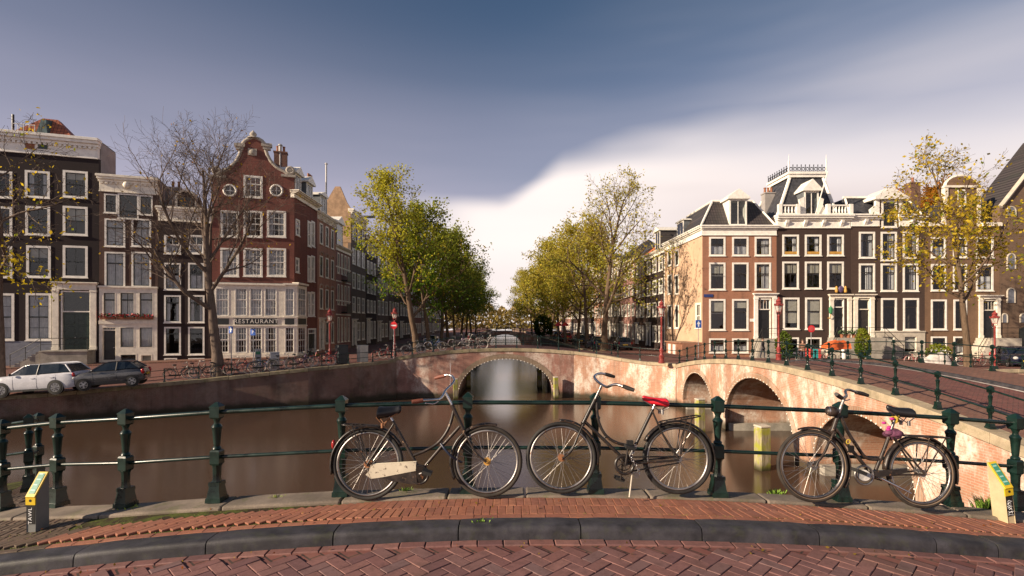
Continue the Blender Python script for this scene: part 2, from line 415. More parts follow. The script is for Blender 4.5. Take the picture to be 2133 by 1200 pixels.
for a, b in zip(LROW[:7], LEDGE[:7]):
    A, B = Vector(a), Vector(b); d = (B - A).normalized()
    rows.append([tuple(A - d * 0.3 + Vector((0, 0, 0.11))), tuple(A + d * 2.1 + Vector((0, 0, 0.10)))])
sheet('pavement', rows, PAVE_WALK, thick=0.16)
def cz(X): return -0.08 - 0.0104 * (X + 0.4) ** 2      # centre bridge deck
def rz(D): return 0.03 - 0.0075 * (D - 21.5) ** 2      # right bridge deck
# quays beyond the centre bridge
ql = [(-8.2, 36.3, -0.86), (-8.0, 43.3, -0.95), (-7.6, 60, -1.15), (-8.4, 110, -1.1), (-10.5, 250, -1.0), (-13, 330, -1.0)]
qb = [(LC.x - 1, LC.y, -1.3), (LC.x - 1, LC.y + 6, -1.3), (LC.x - 1, 66, -1.3), (LC.x - 2, 110, -1.2), (LC.x - 8, 250, -1.0), (-40, 330, -1.0)]
sheet('quay_street', [ql, qb], PAVE_ROAD)
qr = [(9.35, 36.3, -1.0), (8.2, 43.3, -0.95), (7.6, 60, -1.15), (6.4, 110, -1.1), (3.5, 250, -1.0), (0, 330, -1.0)]
qrb = [(RC.x + 1, 44.0, -1.25), (RC.x + 1, 49, -1.4), (RC.x + 1, 66, -1.35), (RC.x, 110, -1.2), (RC.x - 3, 250, -1.0), (20, 330, -1.0)]
sheet('quay_street', [qr, qrb], PAVE_ROAD)
# street in front of the right house row
sheet('street', [[(9.9, 36.9, -1.02), (10.9, 33.2, -0.95), (17.6, 33.2, -0.93), (24, 33.4, -1.3), (60, 33.6, -1.45), (120, 34, -1.5)],
                 [(12.0, 40, -1.15), (14, 39, -1.15), (18, 39, -1.2), (24, 39, -1.42), (60, 39, -1.5), (120, 39, -1.5)],
                 [(17.5, 44.0, -1.25), (17.8, 45, -1.3), (18.5, 46.5, -1.35), (24, 46.5, -1.45), (60, 46.5, -1.5), (120, 46.5, -1.5)],
                 [(17.8, 49.5, -1.4), (18, 49.5, -1.4), (19, 49.5, -1.4), (24, 49.5, -1.45), (60, 49.5, -1.5), (120, 49.5, -1.5)]], PAVE_ROAD)
sheet('ground', [[(-900, 320, -1.1), (900, 320, -1.1)], [(-3000, 3000, -1.1), (3000, 3000, -1.1)]], PAVE_OLD)
sheet('ground', [[(-300, 52, -1.9), (LC.x - 8, 60, -1.5)], [(-900, 330, -1.2), (-38, 330, -1.2)]], PAVE_OLD)
sheet('ground', [[(RC.x + 6, 56, -1.6), (300, 52, -1.7)], [(20, 330, -1.2), (900, 330, -1.2)]], PAVE_OLD)

# ------------------------------------------------------------------ near bridge: road, kerb, pavement, coping
def zN(X): return 0.02 - (0.012 if X < 0 else 0.0095) * X * X if -9 < X < 9.6 else (0.02 - 0.012 * 81 if X < 0 else 0.02 - 0.0095 * 9.6 ** 2)
KW, KD = 0.19, 0.105                                       # kerb width and drop
def slopeN(X): return -2 * (0.012 if X < 0 else 0.0095) * X
def edge_off(X): return 0.0 if X > -3.2 else 0.16 * (X + 3.2) ** 2 * 0.55
def stone_in(X): return max(kb(X) + 0.49, 4.83 + min(edge_off(X), 0.5))
def kb(X): return 4.39 + 0.028 * X - 0.0065 * X * X          # back edge of the kerb
xs = [-10 + 0.25 * i for i in range(89)]
road = sheet('road', [[(X, y if y < 4 else kb(X) - 0.10, zN(X) - KD - 0.014) for X in xs] for y in (-6, 3.0, 4.2)], PAVE_DIAG)
walk = sheet('pavement', [[(X, y + (kb(X) - 0.1 if y < 1 else 0), zN(X) - 0.011) for X in xs] for y in (0, 4.95)], SOIL)
def pave_brick_mat(name, cols, moss=0.25):
    t = NT(name); oi = t.node('ShaderNodeObjectInfo'); ge = t.node('ShaderNodeNewGeometry')
    r = t.math('FRACT', t.math('ADD', oi.outputs['Random'], ge.outputs['Random Per Island']))
    cr = t.node('ShaderNodeValToRGB'); t.l.new(r, cr.inputs[0]); cr.color_ramp.elements[0].color = (*cols[0], 1); cr.color_ramp.elements[1].color = (*cols[-1], 1)
    for i, c in enumerate(cols[1:-1]):
        e = cr.color_ramp.elements.new((i + 1) / (len(cols) - 1)); e.color = (*c, 1)
    w = t.node('ShaderNodeNewGeometry').outputs['Position']
    n = t.noise(w, 14.0, 6.0, 0.7); n2 = t.noise(w, 1.1, 5.0, 0.65)
    c = t.mix(t.step(n, 0.4, 0.72, 0, 0.55), cr.outputs[0], tuple(x * 0.45 for x in cols[0]))
    c = t.mix(t.step(n2, 0.5, 0.75, 0, moss), c, (0.06, 0.052, 0.03))
    t.set(c, t.step(n, 0.3, 0.7, 0.55, 0.85), 0, 0.35); t.bump(t.noise(w, 90, 4.0, 0.7), 0.35, 0.004); MATS[name] = t.mat; return t.mat
BR_ROAD = pave_brick_mat('road_brick_clay', [(0.205, 0.098, 0.090), (0.27, 0.135, 0.115), (0.155, 0.078, 0.078), (0.225, 0.105, 0.090), (0.19, 0.115, 0.11)], 0.4)
BR_WALK = pave_brick_mat('walk_brick_clay', [(0.34, 0.135, 0.080), (0.29, 0.115, 0.075), (0.37, 0.16, 0.095), (0.25, 0.10, 0.07)], 0.45)
BR_OLD = pave_brick_mat('old_brick_clay', [(0.13, 0.085, 0.055), (0.10, 0.07, 0.048), (0.155, 0.10, 0.07)], 0.75)
def brick_verts(l, w, h, ch, jit=0.0):
    a, b = l / 2, w / 2; j = lambda: rnd.uniform(-jit, jit)
    vs = [(sx * a, sy * b, -h) for sx, sy in ((-1,-1),(1,-1),(1,1),(-1,1))] + [(sx * a + j(), sy * b + j(), -ch) for sx, sy in ((-1,-1),(1,-1),(1,1),(-1,1))] + \
         [(sx * (a - ch) + j(), sy * (b - ch) + j(), j() * 0.5) for sx, sy in ((-1,-1),(1,-1),(1,1),(-1,1))]
    fs = [(0,1,5,4),(1,2,6,5),(2,3,7,6),(3,0,4,7),(4,5,9,8),(5,6,10,9),(6,7,11,10),(7,4,8,11),(8,9,10,11)]
    return vs, fs
def brick_set(parent, places, dims, mat, limit=300, extra_mat=None):
    """places: (x, y, z, rotz, slope, old); the ones that show largest become parts, the others one joined part"""
    meshes = []
    for k in range(5):
        m = MB(); m.add(*brick_verts(*dims, 0.0025)); me = bpy.data.meshes.new('brick'); me.from_pydata(m.v, [], m.f); me.materials.append(mat); meshes.append(me)
    old_me = None
    inside = [p for p in places if abs(p[0] / p[1]) < 1.02 and p[1] > 3.55 and not p[5]]; rest = [p for p in places if p not in inside]
    inside.sort(key=lambda p: p[1]); rest += inside[limit:]; inside = inside[:limit]
    def mtx(p): return Matrix.Translation((p[0], p[1], p[2] + rnd.uniform(-0.002, 0.002))) @ Matrix.Rotation(-math.atan(p[4]) + rnd.uniform(-0.009, 0.009), 4, 'Y') @ Matrix.Rotation(rnd.uniform(-0.009, 0.009), 4, 'X') @ Matrix.Rotation(p[3] + rnd.uniform(-0.012, 0.012), 4, 'Z')
    for p in inside:
        link('brick', rnd.choice(meshes), parent, mtx(p))
    for flag, mm in ((False, mat), (True, extra_mat or mat)):
        sel = [p for p in rest if bool(p[5]) == flag]
        if not sel: continue
        m = MB()
        for p in sel: m.add(*brick_verts(*dims, 0.0025), 0, mtx(p))
        lab(m.build('more_bricks', mm, parent), kind='stuff')
# herringbone road
pl = []; ca = math.cos(R(45))
for i in range(-75, 76):
    for j in range(-75, 76):
        c = (i - j) % 4
        if c == 0: cx_, cy_, rot = i + 1.0, j + 0.5, 0
        elif c == 3: cx_, cy_, rot = i + 0.5, j + 1.0, R(90)
        else: continue
        X = (cx_ - cy_) * ca * 0.105; Y = 2.9 + (cx_ + cy_) * ca * 0.105
        if abs(X) < 6.0 and 2.55 < Y < kb(X) - KW - 0.105 - 0.072: pl.append((X, Y, zN(X) - KD, rot + R(45), slopeN(X), False))
brick_set(road, pl, (0.2055, 0.1005, 0.06, 0.0045), BR_ROAD)
pl = []; X = -6.0
while X < 6.2:
    pl.append((X, kb(X) - KW - 0.058, zN(X) - KD, math.atan(0.028 - 0.013 * X), slopeN(X), False)); X += 0.208
rb = [p for p in pl]; brick_set(road, rb, (0.200, 0.095, 0.06, 0.006), BR_ROAD)
# pavement: one row along the kerb, two rows across
pl = []; X = -6.2
while X < 6.4:
    pl.append((X, kb(X) + 0.045, zN(X), math.atan(0.028 - 0.013 * X), slopeN(X), X < -3.9)); X += 0.206
long_row = pl; pl = []
for rowi in range(4):
    X = -6.2 + 0.03 * rowi
    while X < 6.4:
        f = min(1.0, max(0.0, (-0.9 - X) / 1.2)); g = min(1.0, max(0.0, (X - 1.2) / 1.5)); a = -R(38) * f + R(20) * g
        y = kb(X) + 0.085 + 0.104 + rowi * 0.203 * math.cos(a) + 0.02 * f
        if rowi < 2 or y + 0.06 < stone_in(X): pl.append((X + math.sin(-a) * (-0.1 + 0.2 * rowi), y, zN(X) + 0.002, R(90) + a, slopeN(X), X < -3.9))
        X += 0.0705 / math.cos(a)
brick_set(walk, pl + long_row[:0], (0.200, 0.068, 0.06, 0.0035), BR_WALK, 258, BR_OLD)
brick_set(walk, long_row, (0.203, 0.078, 0.06, 0.0035), BR_WALK, 42, BR_OLD)
# old mossy bricks towards the quay corner
pl = []
for i in range(60):
    for j in range(34):
        X = -4.05 - j * 0.072 + (i % 2) * 0.01; Y = 4.78 + i * 0.205 - 2.2 - 0.18 * j * 0.072
        if kb(X) + 0.1 + (0.42 if X > -3.95 else 0) < Y < 6.4 and X > -6.4 and (Y < 5.15 or X < -4.85 - (Y - 5.15) * 0.95): pl.append((X, Y, zN(X) - 0.004, R(96), slopeN(X), True))
brick_set(walk, pl, (0.196, 0.066, 0.06, 0.006), BR_OLD, 0, BR_OLD)
sheet('pavement', [[(X, y, zN(max(X, -8.9)) - 0.02) for X in [-9.8 + (xr + 9.8) * i / 14 for i in range(15)]] for y, xr in ((4.6, -4.3), (5.1, -4.8), (5.65, -5.5), (6.6, -6.5), (7.5, -7.05))], SOIL)
# kerb stones
KERB = stone('kerb_bluestone', (0.047, 0.045, 0.053), 0.5, 0.55, moss=0.14, scale=5.0, rand=0.25)
kerb = empty('kerb', (0, 4.3, 0)); lab(kerb, kind='structure')
kj = [-6.45, -5.45, -4.45, -3.45, -2.45, -1.45, -0.44, 0.567, 1.57, 2.54, 3.5, 4.0, 5.0, 6.0]
prof = [(-0.012, -0.26), (-0.002, -0.045), (0.004, -0.022), (0.016, -0.006), (0.034, 0.0), (0.12, 0.002), (0.195, 0.0), (0.195, -0.26)]
for a, b in zip(kj, kj[1:]):
    m = MB(); n = 7; vs = []; dz0 = rnd.uniform(-0.006, 0.006)
    for i in range(n):
        X = a + 0.005 + (b - a - 0.010) * i / (n - 1)
        e = 0.006 if i in (0, n - 1) else 0
        for d, z in prof: vs.append((X, kb(X) - 0.195 + d + (e if d < 0.1 else 0) - 4.3, zN(X) + z - e + dz0))
    k = len(prof); fs = [(i*k+j, i*k+(j+1) % k, (i+1)*k+(j+1) % k, (i+1)*k+j) for i in range(n-1) for j in range(k)]
    fs += [tuple(range(k)), tuple((n-1)*k+j for j in range(k-1, -1, -1))]
    m.add(vs, fs); m.build('kerb_stone', KERB, kerb, 50)
# coping stones on the water side and the masonry that carries the near bridge
COPE = stone('coping_stone_grey', (0.235, 0.19, 0.15), 0.35, 0.8, moss=0.4, scale=2.4, rand=0.2)
nb = empty('near_bridge', (0, 5, -0.3)); lab(nb, 'low brick canal bridge in front carrying the three bicycles, grey stone edge', 'bridge')
def hexa(m, p): m.add(p, [(0,3,2,1),(4,5,6,7),(0,1,5,4),(1,2,6,5),(2,3,7,6),(3,0,4,7)])
cj = [-5.9, -5.0, -3.95, -2.75, -1.62, -0.62, 0.13, 1.32, 2.45, 3.42, 4.35, 5.3, 6.3, 7.3]
for a, b in zip(cj, cj[1:]):
    m = MB(); x0, x1 = a + 0.006, b - 0.006
    q = []
    for z in (-0.35, 0.025):
        for X, D in ((x0, stone_in(x0) - edge_off(x0)), (x1, stone_in(x1) - edge_off(x1)), (x1, 5.15), (x0, 5.15)):
            q.append((X, D + edge_off(X) - 5, zN(X) + z + 0.3 + rnd.uniform(-0.003, 0.003)))
    hexa(m, q); bevel(m.build('coping_stone', COPE, nb), 0.018, 2)
NBB = brick('near_bridge_brick', (0.22, 0.10, 0.07), (0.16, 0.08, 0.06), (0.2, 0.18, 0.15), efflo=0.3)
out_ = [(-6, WATER - 0.6)] + [(x, zN(x) - 0.36) for x in (-6, -4, -2, 0, 2, 4, 6.8)] + [(6.8, WATER - 0.6), (4.2, WATER - 0.6)]
out_ += [(4.2 * math.cos(a), -3.3 + 2.6 * math.sin(a)) for a in [R(180) * i / 14 for i in range(15)]] + [(-4.2, WATER - 0.6)]
m = MB(); m.poly(out_, d0=-0.02, d1=-10.5); o = m.build('masonry', NBB, nb); o.location = (0, 0, 0.3)
# quay corners beside the near bridge
NLQ = brick('near_quay_brick', (0.15, 0.09, 0.065), (0.11, 0.07, 0.055), (0.15, 0.13, 0.11), moss=0.3)
m = MB(); m.poly([(-4.9, 5.0), (-5.5, 5.65), (-6.55, 6.6), (-7.1, 7.55), (-80, 4.0), (-80, -10), (-6, -10)], d0=WATER - 0.6, d1=-1.0, axis='z')
lab(m.build('quay_wall', NLQ), 'dark brick quay corner beside the near bridge under old mossy paving', 'quay wall')
sheet('street', [[(-9.7, 7.6, -0.99), (-80, 4, -1.3)], [(-9.7, -6, -0.99), (-80, -10, -1.3)]], PAVE_OLD)
m = MB(); m.poly([(6.4, -10), (6.4, 4.9), (7.6, 5.3), (10.66, 7.2), (10.66, 12.2), (60, 12.2), (60, -10)], d0=WATER - 0.6, d1=-1.02, axis='z')
lab(m.build('quay_wall', NBB), 'brick quay corner where the near bridge meets the three arched bridge', 'quay wall')
sheet('pavement', [[(6.3, 4.55, zN(6.3) - 0.03), (6.3, 4.8, zN(6.3) - 0.03), (6.4, 5.05, zN(6.4) - 0.03)], [(8.2, 4.5, zN(8.2) - 0.03), (8.2, 5.6, zN(8.2) - 0.03), (8.2, 5.7, zN(8.2) - 0.03)],
      [(10.6, 4.5, -0.9), (10.7, 6.0, -0.93), (10.7, 7.3, -1.0)], [(14, 4.5, -0.95), (14, 6, -0.97), (14, 7.3, -1.0)], [(60, 4.5, -1.0), (60, 7.5, -1.0), (60, 9.6, -1.0)]], PAVE_WALK)
sheet('street', [[(9.5, -6, -0.97), (9.5, 4.6, -0.95)], [(60, -6, -1.01), (60, 4.6, -1.01)]], PAVE_DIAG)

# ------------------------------------------------------------------ three-arched bridge on the right
RX = 10.6
RBB = brick('sunlit_bridge_brick', (0.48, 0.245, 0.155), (0.40, 0.19, 0.12), (0.46, 0.38, 0.29), dirt_amt=0.2, efflo=0.85, moss=0.12, tide=WATER)
RING = brick('arch_ring_brick', (0.40, 0.24, 0.15), (0.33, 0.18, 0.11), (0.40, 0.34, 0.27), dirt_amt=0.3, efflo=0.3, bw=0.11, bh=0.5, joint=0.02)
SAND = stone('sandstone_coping', (0.46, 0.37, 0.25), 0.25, 0.8, moss=0.2, scale=2.0, rand=0.2)
BULB = paint('bulb_glass', (0.85, 0.8, 0.7), 0.2)
def ellipse(a, b, zt, zs, n=22): return [((a + b) / 2 + (b - a) / 2 * math.cos(math.pi * i / n), zs + (zt - zs) * math.sin(math.pi * i / n)) for i in range(n + 1)]
def ring_poly(a, b, zt, zs, w, n=22):
    i_, o_ = ellipse(a, b, zt, zs, n), ellipse(a - w, b + w, zt + w, zs, n); return o_ + i_[::-1]
rbr = empty('arched_bridge', (RX, 21, -0.5)); lab(rbr, 'sunlit brick bridge with three arches, white salt stains and sandstone edge', 'bridge')
off = Matrix.Translation((-RX, -21, 0.5))
def rzz(y): return rz(y) if y > 9.4 else rz(9.4)
ARCH = [(13.4, 17.9, -1.11), (19.2, 25.4, -0.69), (27.0, 31.7, -1.14)]
top = [(D, rzz(D) - 0.20) for D in [6.9 + i * (33.6 - 6.9) / 24 for i in range(25)]]
bot = [(33.6, WATER - 0.6)]
for a, b, zt in reversed(ARCH): bot += [(b, WATER - 0.6)] + ellipse(a, b, zt, -3.0) + [(a, WATER - 0.6)]
bot += [(6.9, WATER - 0.6)]
m = MB(); m.poly(top + bot, d0=RX, d1=RX + 7.1, axis='x', M=None); o = m.build('masonry', RBB, rbr, L=off)
for a, b, zt in ARCH:
    m = MB(); m.poly(ring_poly(a, b, zt, -3.0, 0.26), d0=RX - 0.035, d1=RX + 0.2, axis='x'); m.build('arch_ring', RING, rbr, L=off)
    m = MB()
    for i, (u, z) in enumerate(ellipse(a - 0.03, b + 0.03, zt + 0.03, -3.0, 34)):
        if z > -3.0 + 0.25: m.ball((RX - 0.06, u, z), 0.028, 6, 4)
    lab(m.build('light_bulbs', BULB, rbr, L=off), kind='stuff')
    for s in (a, b):
        m = MB(); m.box(RX + 0.15, RX + 6.9, s + (0 if s == a else -0.30), s + (0.30 if s == a else 0), WATER - 0.5, -3.22); m.build('ledge', STONE, rbr, L=off)
D = 6.9
while D < 33.5:
    e = min(33.6, D + rnd.uniform(0.95, 1.2)); m = MB()
    q = [(x, y, rzz(y) + z) for z in (-0.21, 0.03) for x, y in ((RX - 0.07, D + 0.005), (RX + 0.42, D + 0.005), (RX + 0.42, e - 0.005), (RX - 0.07, e - 0.005))]
    hexa(m, q); bevel(m.build('coping_stone', SAND, rbr, L=off), 0.015, 1); D = e
ys = [6.9 + i * 26.6 / 40 for i in range(41)]
sheet('pavement', [[(x, y, rzz(y)) for y in ys] for x in (RX + 0.43, 12.25)], PAVE_WALK, thick=0.3)
m = [[(x, y, rzz(y) - 0.09) for y in ys] for x in (12.2, 15.5)]; sheet('road', m, PAVE_DIAG, thick=0.2)
sheet('pavement', [[(x, y, rzz(y)) for y in ys] for x in (15.55, 17.7)], PAVE_WALK, thick=0.3)
for x in (12.25, 15.42):
    m = MB(); m.add([(xx, y, rzz(y) + z) for y in ys for xx, z in ((x, -0.2), (x, 0.006), (x + 0.13, 0.006), (x + 0.13, -0.2))],
                    [(i*4+j, i*4+j+1, i*4+j+5, i*4+j+4) for i in range(40) for j in range(3)]); lab(m.build('kerb', KERB), kind='structure')
LINE = paint('road_line_white', (0.62, 0.57, 0.50), 0.7, var=0.3, scale=2)
m = MB(); m.add([(x, y, rzz(y) - 0.084) for y in ys for x in (15.22, 15.34)], [(i*2, i*2+1, i*2+3, i*2+2) for i in range(40)]); lab(m.build('road_marking', LINE), kind='structure')
# ------------------------------------------------------------------ bridge in the middle and the quay walls
CD = 36.4
CBB = brick('centre_bridge_brick', (0.33, 0.15, 0.115), (0.26, 0.115, 0.09), (0.33, 0.27, 0.22), dirt_amt=0.45, efflo=0.5, moss=0.1, tide=WATER)
LQB = brick('left_quay_brick', (0.195, 0.105, 0.080), (0.15, 0.082, 0.064), (0.26, 0.21, 0.17), dirt_amt=0.75, efflo=0.08, moss=0.25, tide=WATER)
MOSSY = stone('mossy_coping', (0.30, 0.245, 0.16), 0.3, 0.85, moss=0.55, scale=1.6, rand=0.2)
cb = empty('arch_bridge', (0, CD, -0.5)); lab(cb, 'brick bridge with one wide low arch across the middle of the canal', 'bridge')
off = Matrix.Translation((0, -CD, 0.5))
xs2 = [-8.3 + i * 12.7 / 24 for i in range(25)]
ol = [(x, cz(x) - 0.18) for x in xs2] + [(4.4, WATER - 0.6), (2.97, WATER - 0.6)] + ellipse(-3.8, 2.97, -0.78, -3.3, 26) + [(-3.8, WATER - 0.6), (-8.3, WATER - 0.6)]
m = MB(); m.poly(ol, d0=CD, d1=CD + 7.0); m.build('masonry', CBB, cb, L=off)
m = MB(); m.poly(ring_poly(-3.8, 2.97, -0.78, -3.3, 0.34, 26), d0=CD - 0.04, d1=CD + 0.2); m.build('arch_ring', brick('centre_ring', (0.24, 0.17, 0.12), (0.19, 0.13, 0.09), (0.3, 0.26, 0.2), bw=0.11, bh=0.6, joint=0.02, moss=0.3), cb, L=off)
m = MB()
for u, z in ellipse(-3.8, 2.97, -0.80, -3.3, 40):
    if z > -3.0: m.ball((u, CD - 0.06, z), 0.035, 6, 4)
lab(m.build('light_bulbs', BULB, cb, L=off), kind='stuff')
X = -8.3
while X < 4.35:
    e = min(4.4, X + rnd.uniform(1.1, 1.5)); m = MB()
    q = [(x, y, cz(x) + z) for z in (-0.19, 0.05) for x, y in ((X + 0.006, CD - 0.08), (e - 0.006, CD - 0.08), (e - 0.006, CD + 0.4), (X + 0.006, CD + 0.4))]
    hexa(m, q); bevel(m.build('coping_stone', MOSSY if X < 1 else SAND, cb, L=off), 0.015, 1); X = e
xs3 = [-8.3 + i * 18.5 / 24 for i in range(25)]
sheet('road', [[(x, y, cz(x)) for x in xs3] for y in (CD + 0.38, CD + 7.2)], PAVE_ROAD)
RQ = [(4.4, 36.4, cz(4.4) - 0.0), (6.0, 36.05, cz(6.0)), (7.6, 35.35, cz(7.6)), (9.1, 34.45, -0.92), (10.1, 33.7, -0.93), (10.56, 33.0, -0.93)]
sheet('pavement', [[(x + 0.1, y + 0.2, z + 0.005) for x, y, z in RQ], [(4.6, 36.9, cz(4.6) + 0.005), (6.3, 36.9, cz(6.3) + 0.005), (8.2, 36.9, cz(8.2) + 0.005), (9.9, 36.8, -1.0), (11.2, 36.0, -0.99), (12.5, 34.0, -0.95)]], PAVE_WALK)
def quay(label, pts, mat, cope, inner, stones=1.2, depth=1.0):
    """vertical wall along plan points (x, y, ztop) with coping stones; inner: plan direction away from the water"""
    root = empty('quay_wall', (pts[0][0], pts[0][1], pts[0][2])); lab(root, label, 'quay wall'); L = Matrix.Translation((-pts[0][0], -pts[0][1], -pts[0][2]))
    m = MB(); n = len(pts); vs = []; I = Vector((*inner, 0)) * depth
    for p in pts: vs += [(p[0], p[1], WATER - 0.6), (p[0], p[1], p[2] - 0.16), (p[0] + I.x, p[1] + I.y, p[2] - 0.16), (p[0] + I.x, p[1] + I.y, WATER - 0.6)]
    m.add(vs, [(i*4+j, i*4+(j+1) % 4, i*4+4+(j+1) % 4, i*4+4+j) for i in range(n-1) for j in range(4)] + [(0,1,2,3), tuple((n-1)*4+j for j in (3,2,1,0))])
    m.build('masonry', mat, root, L=L)
    I = Vector((*inner, 0)).normalized() * 0.45
    for a, b in zip(pts, pts[1:]):
        A, B = Vector(a), Vector(b); k = max(1, round((B - A).length / stones)); d = (B - A).normalized() * 0.006
        for i in range(k):
            p, q = A.lerp(B, i / k) + d, A.lerp(B, (i + 1) / k) - d; o_ = -I * 0.15; m = MB(); zz = rnd.uniform(-0.01, 0.01)
            hexa(m, [tuple(v + Vector((0, 0, z + zz))) for z in (-0.165, 0.045) for v in (p + o_, q + o_, q + I, p + I)])
            bevel(m.build('coping_stone', cope, root, L=L), 0.015, 1)
    return root
quay('dark weathered brick quay wall below the parked cars and bicycles', LEDGE, LQB, MOSSY, (-0.38, 0.92))
quay('sunlit brick quay corner between the arched bridges', RQ, RBB, SAND, (0.45, 0.9))
quay('canal wall under the trees beyond the arch bridge, restaurant side', [(-8.0, 43.4, -0.95), (-7.6, 60, -1.15), (-8.4, 110, -1.1), (-10.5, 250, -1.0), (-13, 330, -1)], LQB, MOSSY, (-1, 0), 3.0)
quay('canal wall under the trees beyond the arch bridge, sunlit house side', [(8.2, 43.4, -0.95), (7.6, 60, -1.15), (6.4, 110, -1.1), (3.5, 250, -1.0), (0, 330, -1)], LQB, MOSSY, (1, 0), 3.0)
quay('quay wall of the side canal behind the three arched bridge', [(17.6, 33.2, -0.95), (24, 33.4, -1.3), (60, 33.6, -1.45)], RBB, SAND, (0, 1), 3.0)
WOODP = stone('mossy_timber', (0.42, 0.36, 0.22), 0.35, 0.85, moss=0.0, scale=4.0)
def timber_mat():
    t = NT('algae_timber'); c = t.coord('Object', (6, 6, 0.6)); n = t.noise(c, 3.0, 6.0, 0.7); g = t.noise(t.coord(), 2.5, 4.0)
    cc = t.mix(t.step(n, 0.3, 0.7), (0.20, 0.16, 0.09), (0.50, 0.44, 0.30)); sp = t.node('ShaderNodeSeparateXYZ'); t.l.new(t.coord(), sp.inputs[0])
    cc = t.mix(t.step(g, 0.40, 0.6, 0, 0.85), cc, (0.32, 0.33, 0.03)); cc = t.mix(t.step(sp.outputs[2], 0.35, 0.0), cc, (0.05, 0.045, 0.02))
    t.set(cc, 0.85, 0, 0.2); t.bump(n, 0.5, 0.02); return t.mat
ALG = timber_mat()
def mooring(px, ytop, ybase, w, label):
    p = PG(px, ybase, WATER); h = (ybase - ytop) * p.y / F; m = MB()
    a = w / 2; m.add([(x * a, y * a, z) for z, s in ((-0.6, 1), (h - 0.06, 1), (h, 0.86)) for x, y in ((-s, -s), (s, -s), (s, s), (-s, s))],
                     [(i*4+j, i*4+(j+1) % 4, i*4+4+(j+1) % 4, i*4+4+j) for i in range(2) for j in range(4)] + [(8, 9, 10, 11)])
    o = m.build('mooring_post', ALG, loc=(p.x, p.y, WATER)); o.rotation_euler = (R(0.8), R(-1), R(12)); bevel(o, 0.02, 1)
    t_ = MB(); t_.box(-a * 1.04, a * 1.04, -a * 1.04, a * 1.04, h - 0.02, h + 0.05); bevel(t_.build('cap', PALE, o), 0.015, 1)
    lab(o, label, 'mooring post', 'mooring posts in the canal')
mooring(1588, 888, 978, 0.40, 'yellow algae covered timber post in front of the largest sunlit arch')
mooring(1458, 832, 903, 0.36, 'yellow mossy timber post before the arch farthest from the near railing')
mooring(1158, 786, 830, 0.30, 'pale timber fender post beside the sunlit foot of the wide arch')
mooring(949, 790, 832, 0.30, 'mossy timber fender post beside the shaded foot of the wide arch')
mooring(976, 770, 808, 0.34, 'dark timber post seen through the wide arch, restaurant side')
mooring(1124, 770, 808, 0.34, 'dark timber post seen through the wide arch, sunlit house side')

# ------------------------------------------------------------------ railings
def post_mesh():
    m = MB()
    m.frus(0, 0, 0, 0.045, 0.150, 0.145); m.frus(0, 0, 0.045, 0.16, 0.130, 0.098); m.frus(0, 0, 0.16, 0.195, 0.112, 0.106)
    m.lathe([(0.044, 0.195), (0.037, 0.23), (0.039, 0.33), (0.048, 0.36)], 8, phase=R(22.5))
    m.frus(0, 0, 0.36, 0.375, 0.080, 0.094); m.box(-0.046, 0.046, -0.046, 0.046, 0.375, 0.49); m.frus(0, 0, 0.49, 0.505, 0.094, 0.075)
    m.lathe([(0.036, 0.505), (0.042, 0.517), (0.036, 0.53), (0.027, 0.54), (0.030, 0.56), (0.041, 0.70), (0.046, 0.715), (0.049, 0.73), (0.041, 0.745), (0.027, 0.76), (0.025, 0.78), (0.034, 0.80), (0.038, 0.812)], 14)
    m.frus(0, 0, 0.812, 0.825, 0.078, 0.094); m.box(-0.047, 0.047, -0.047, 0.047, 0.825, 0.92); m.frus(0, 0, 0.92, 0.93, 0.102, 0.102); m.frus(0, 0, 0.93, 0.97, 0.100, 0.02)
    me = bpy.data.meshes.new('post'); me.from_pydata(m.v, [], m.f); me.materials.append(RAILG)
    me.polygons.foreach_set('use_smooth', [True] * len(m.f)); me.set_sharp_from_angle(angle=R(35)); me.update(); return me
POST = post_mesh()
def resample(pts, step):
    pts = [Vector(p) for p in pts]; out = [pts[0]]; acc = 0
    tot = sum((b - a).length for a, b in zip(pts, pts[1:])); n = max(1, round(tot / step)); st = tot / n; need = st
    for a, b in zip(pts, pts[1:]):
        L_ = (b - a).length
        while acc + L_ >= need - 1e-6 and len(out) <= n: out.append(a.lerp(b, (need - acc) / L_)); need += st
        acc += L_
    return out
def railing(label, posts, s=1.0, mat=None, r=0.021, zfn=None, group=None):
    posts = [Vector(p) for p in posts]
    if zfn: posts = [Vector((p.x, p.y, zfn(p))) for p in posts]
    root = empty('railing', posts[0]); lab(root, label, 'railing', group)
    for i, p in enumerate(posts):
        q = posts[min(i + 1, len(posts) - 1)] - posts[max(i - 1, 0)]
        link('post', POST, root, Matrix.Translation(p - posts[0]) @ Matrix.Rotation(math.atan2(q.y, q.x), 4, 'Z') @ Matrix.Diagonal((s, s, s, 1)))
    for h, rr, nm in ((0.872, r, 'top_rail'), (0.432, r * 0.85, 'lower_rail')):
        m = MB(); m.tube([p - posts[0] + Vector((0, 0, h * s)) for p in posts], rr, 8); m.build(nm, RAILG, root, 60)
    return root
def nb_post(px, D): X = PX(px, D); return (X, D, zN(X) + 0.025)
railing('dark green railing along the near bridge that the three bicycles lean on',
        [nb_post(x, d) for x, d in ((5, 5.5), (120, 5.38), (262, 5.08), (452, 5.02), (712, 5.0), (975, 5.0), (1240, 5.0), (1495, 5.0), (1750, 5.05), (1980, 5.16), (2115, 5.22), (2300, 5.5), (2480, 6.3))])
railing('black railing turning away along the near quay corner', [(PX(60, 6.5), 6.5, zN(-6) - 0.02), (PX(80, 7.3), 7.3, zN(-6.8) - 0.02), (-9.3, 7.55, -0.95), (-11.5, 7.5, -1.0)])
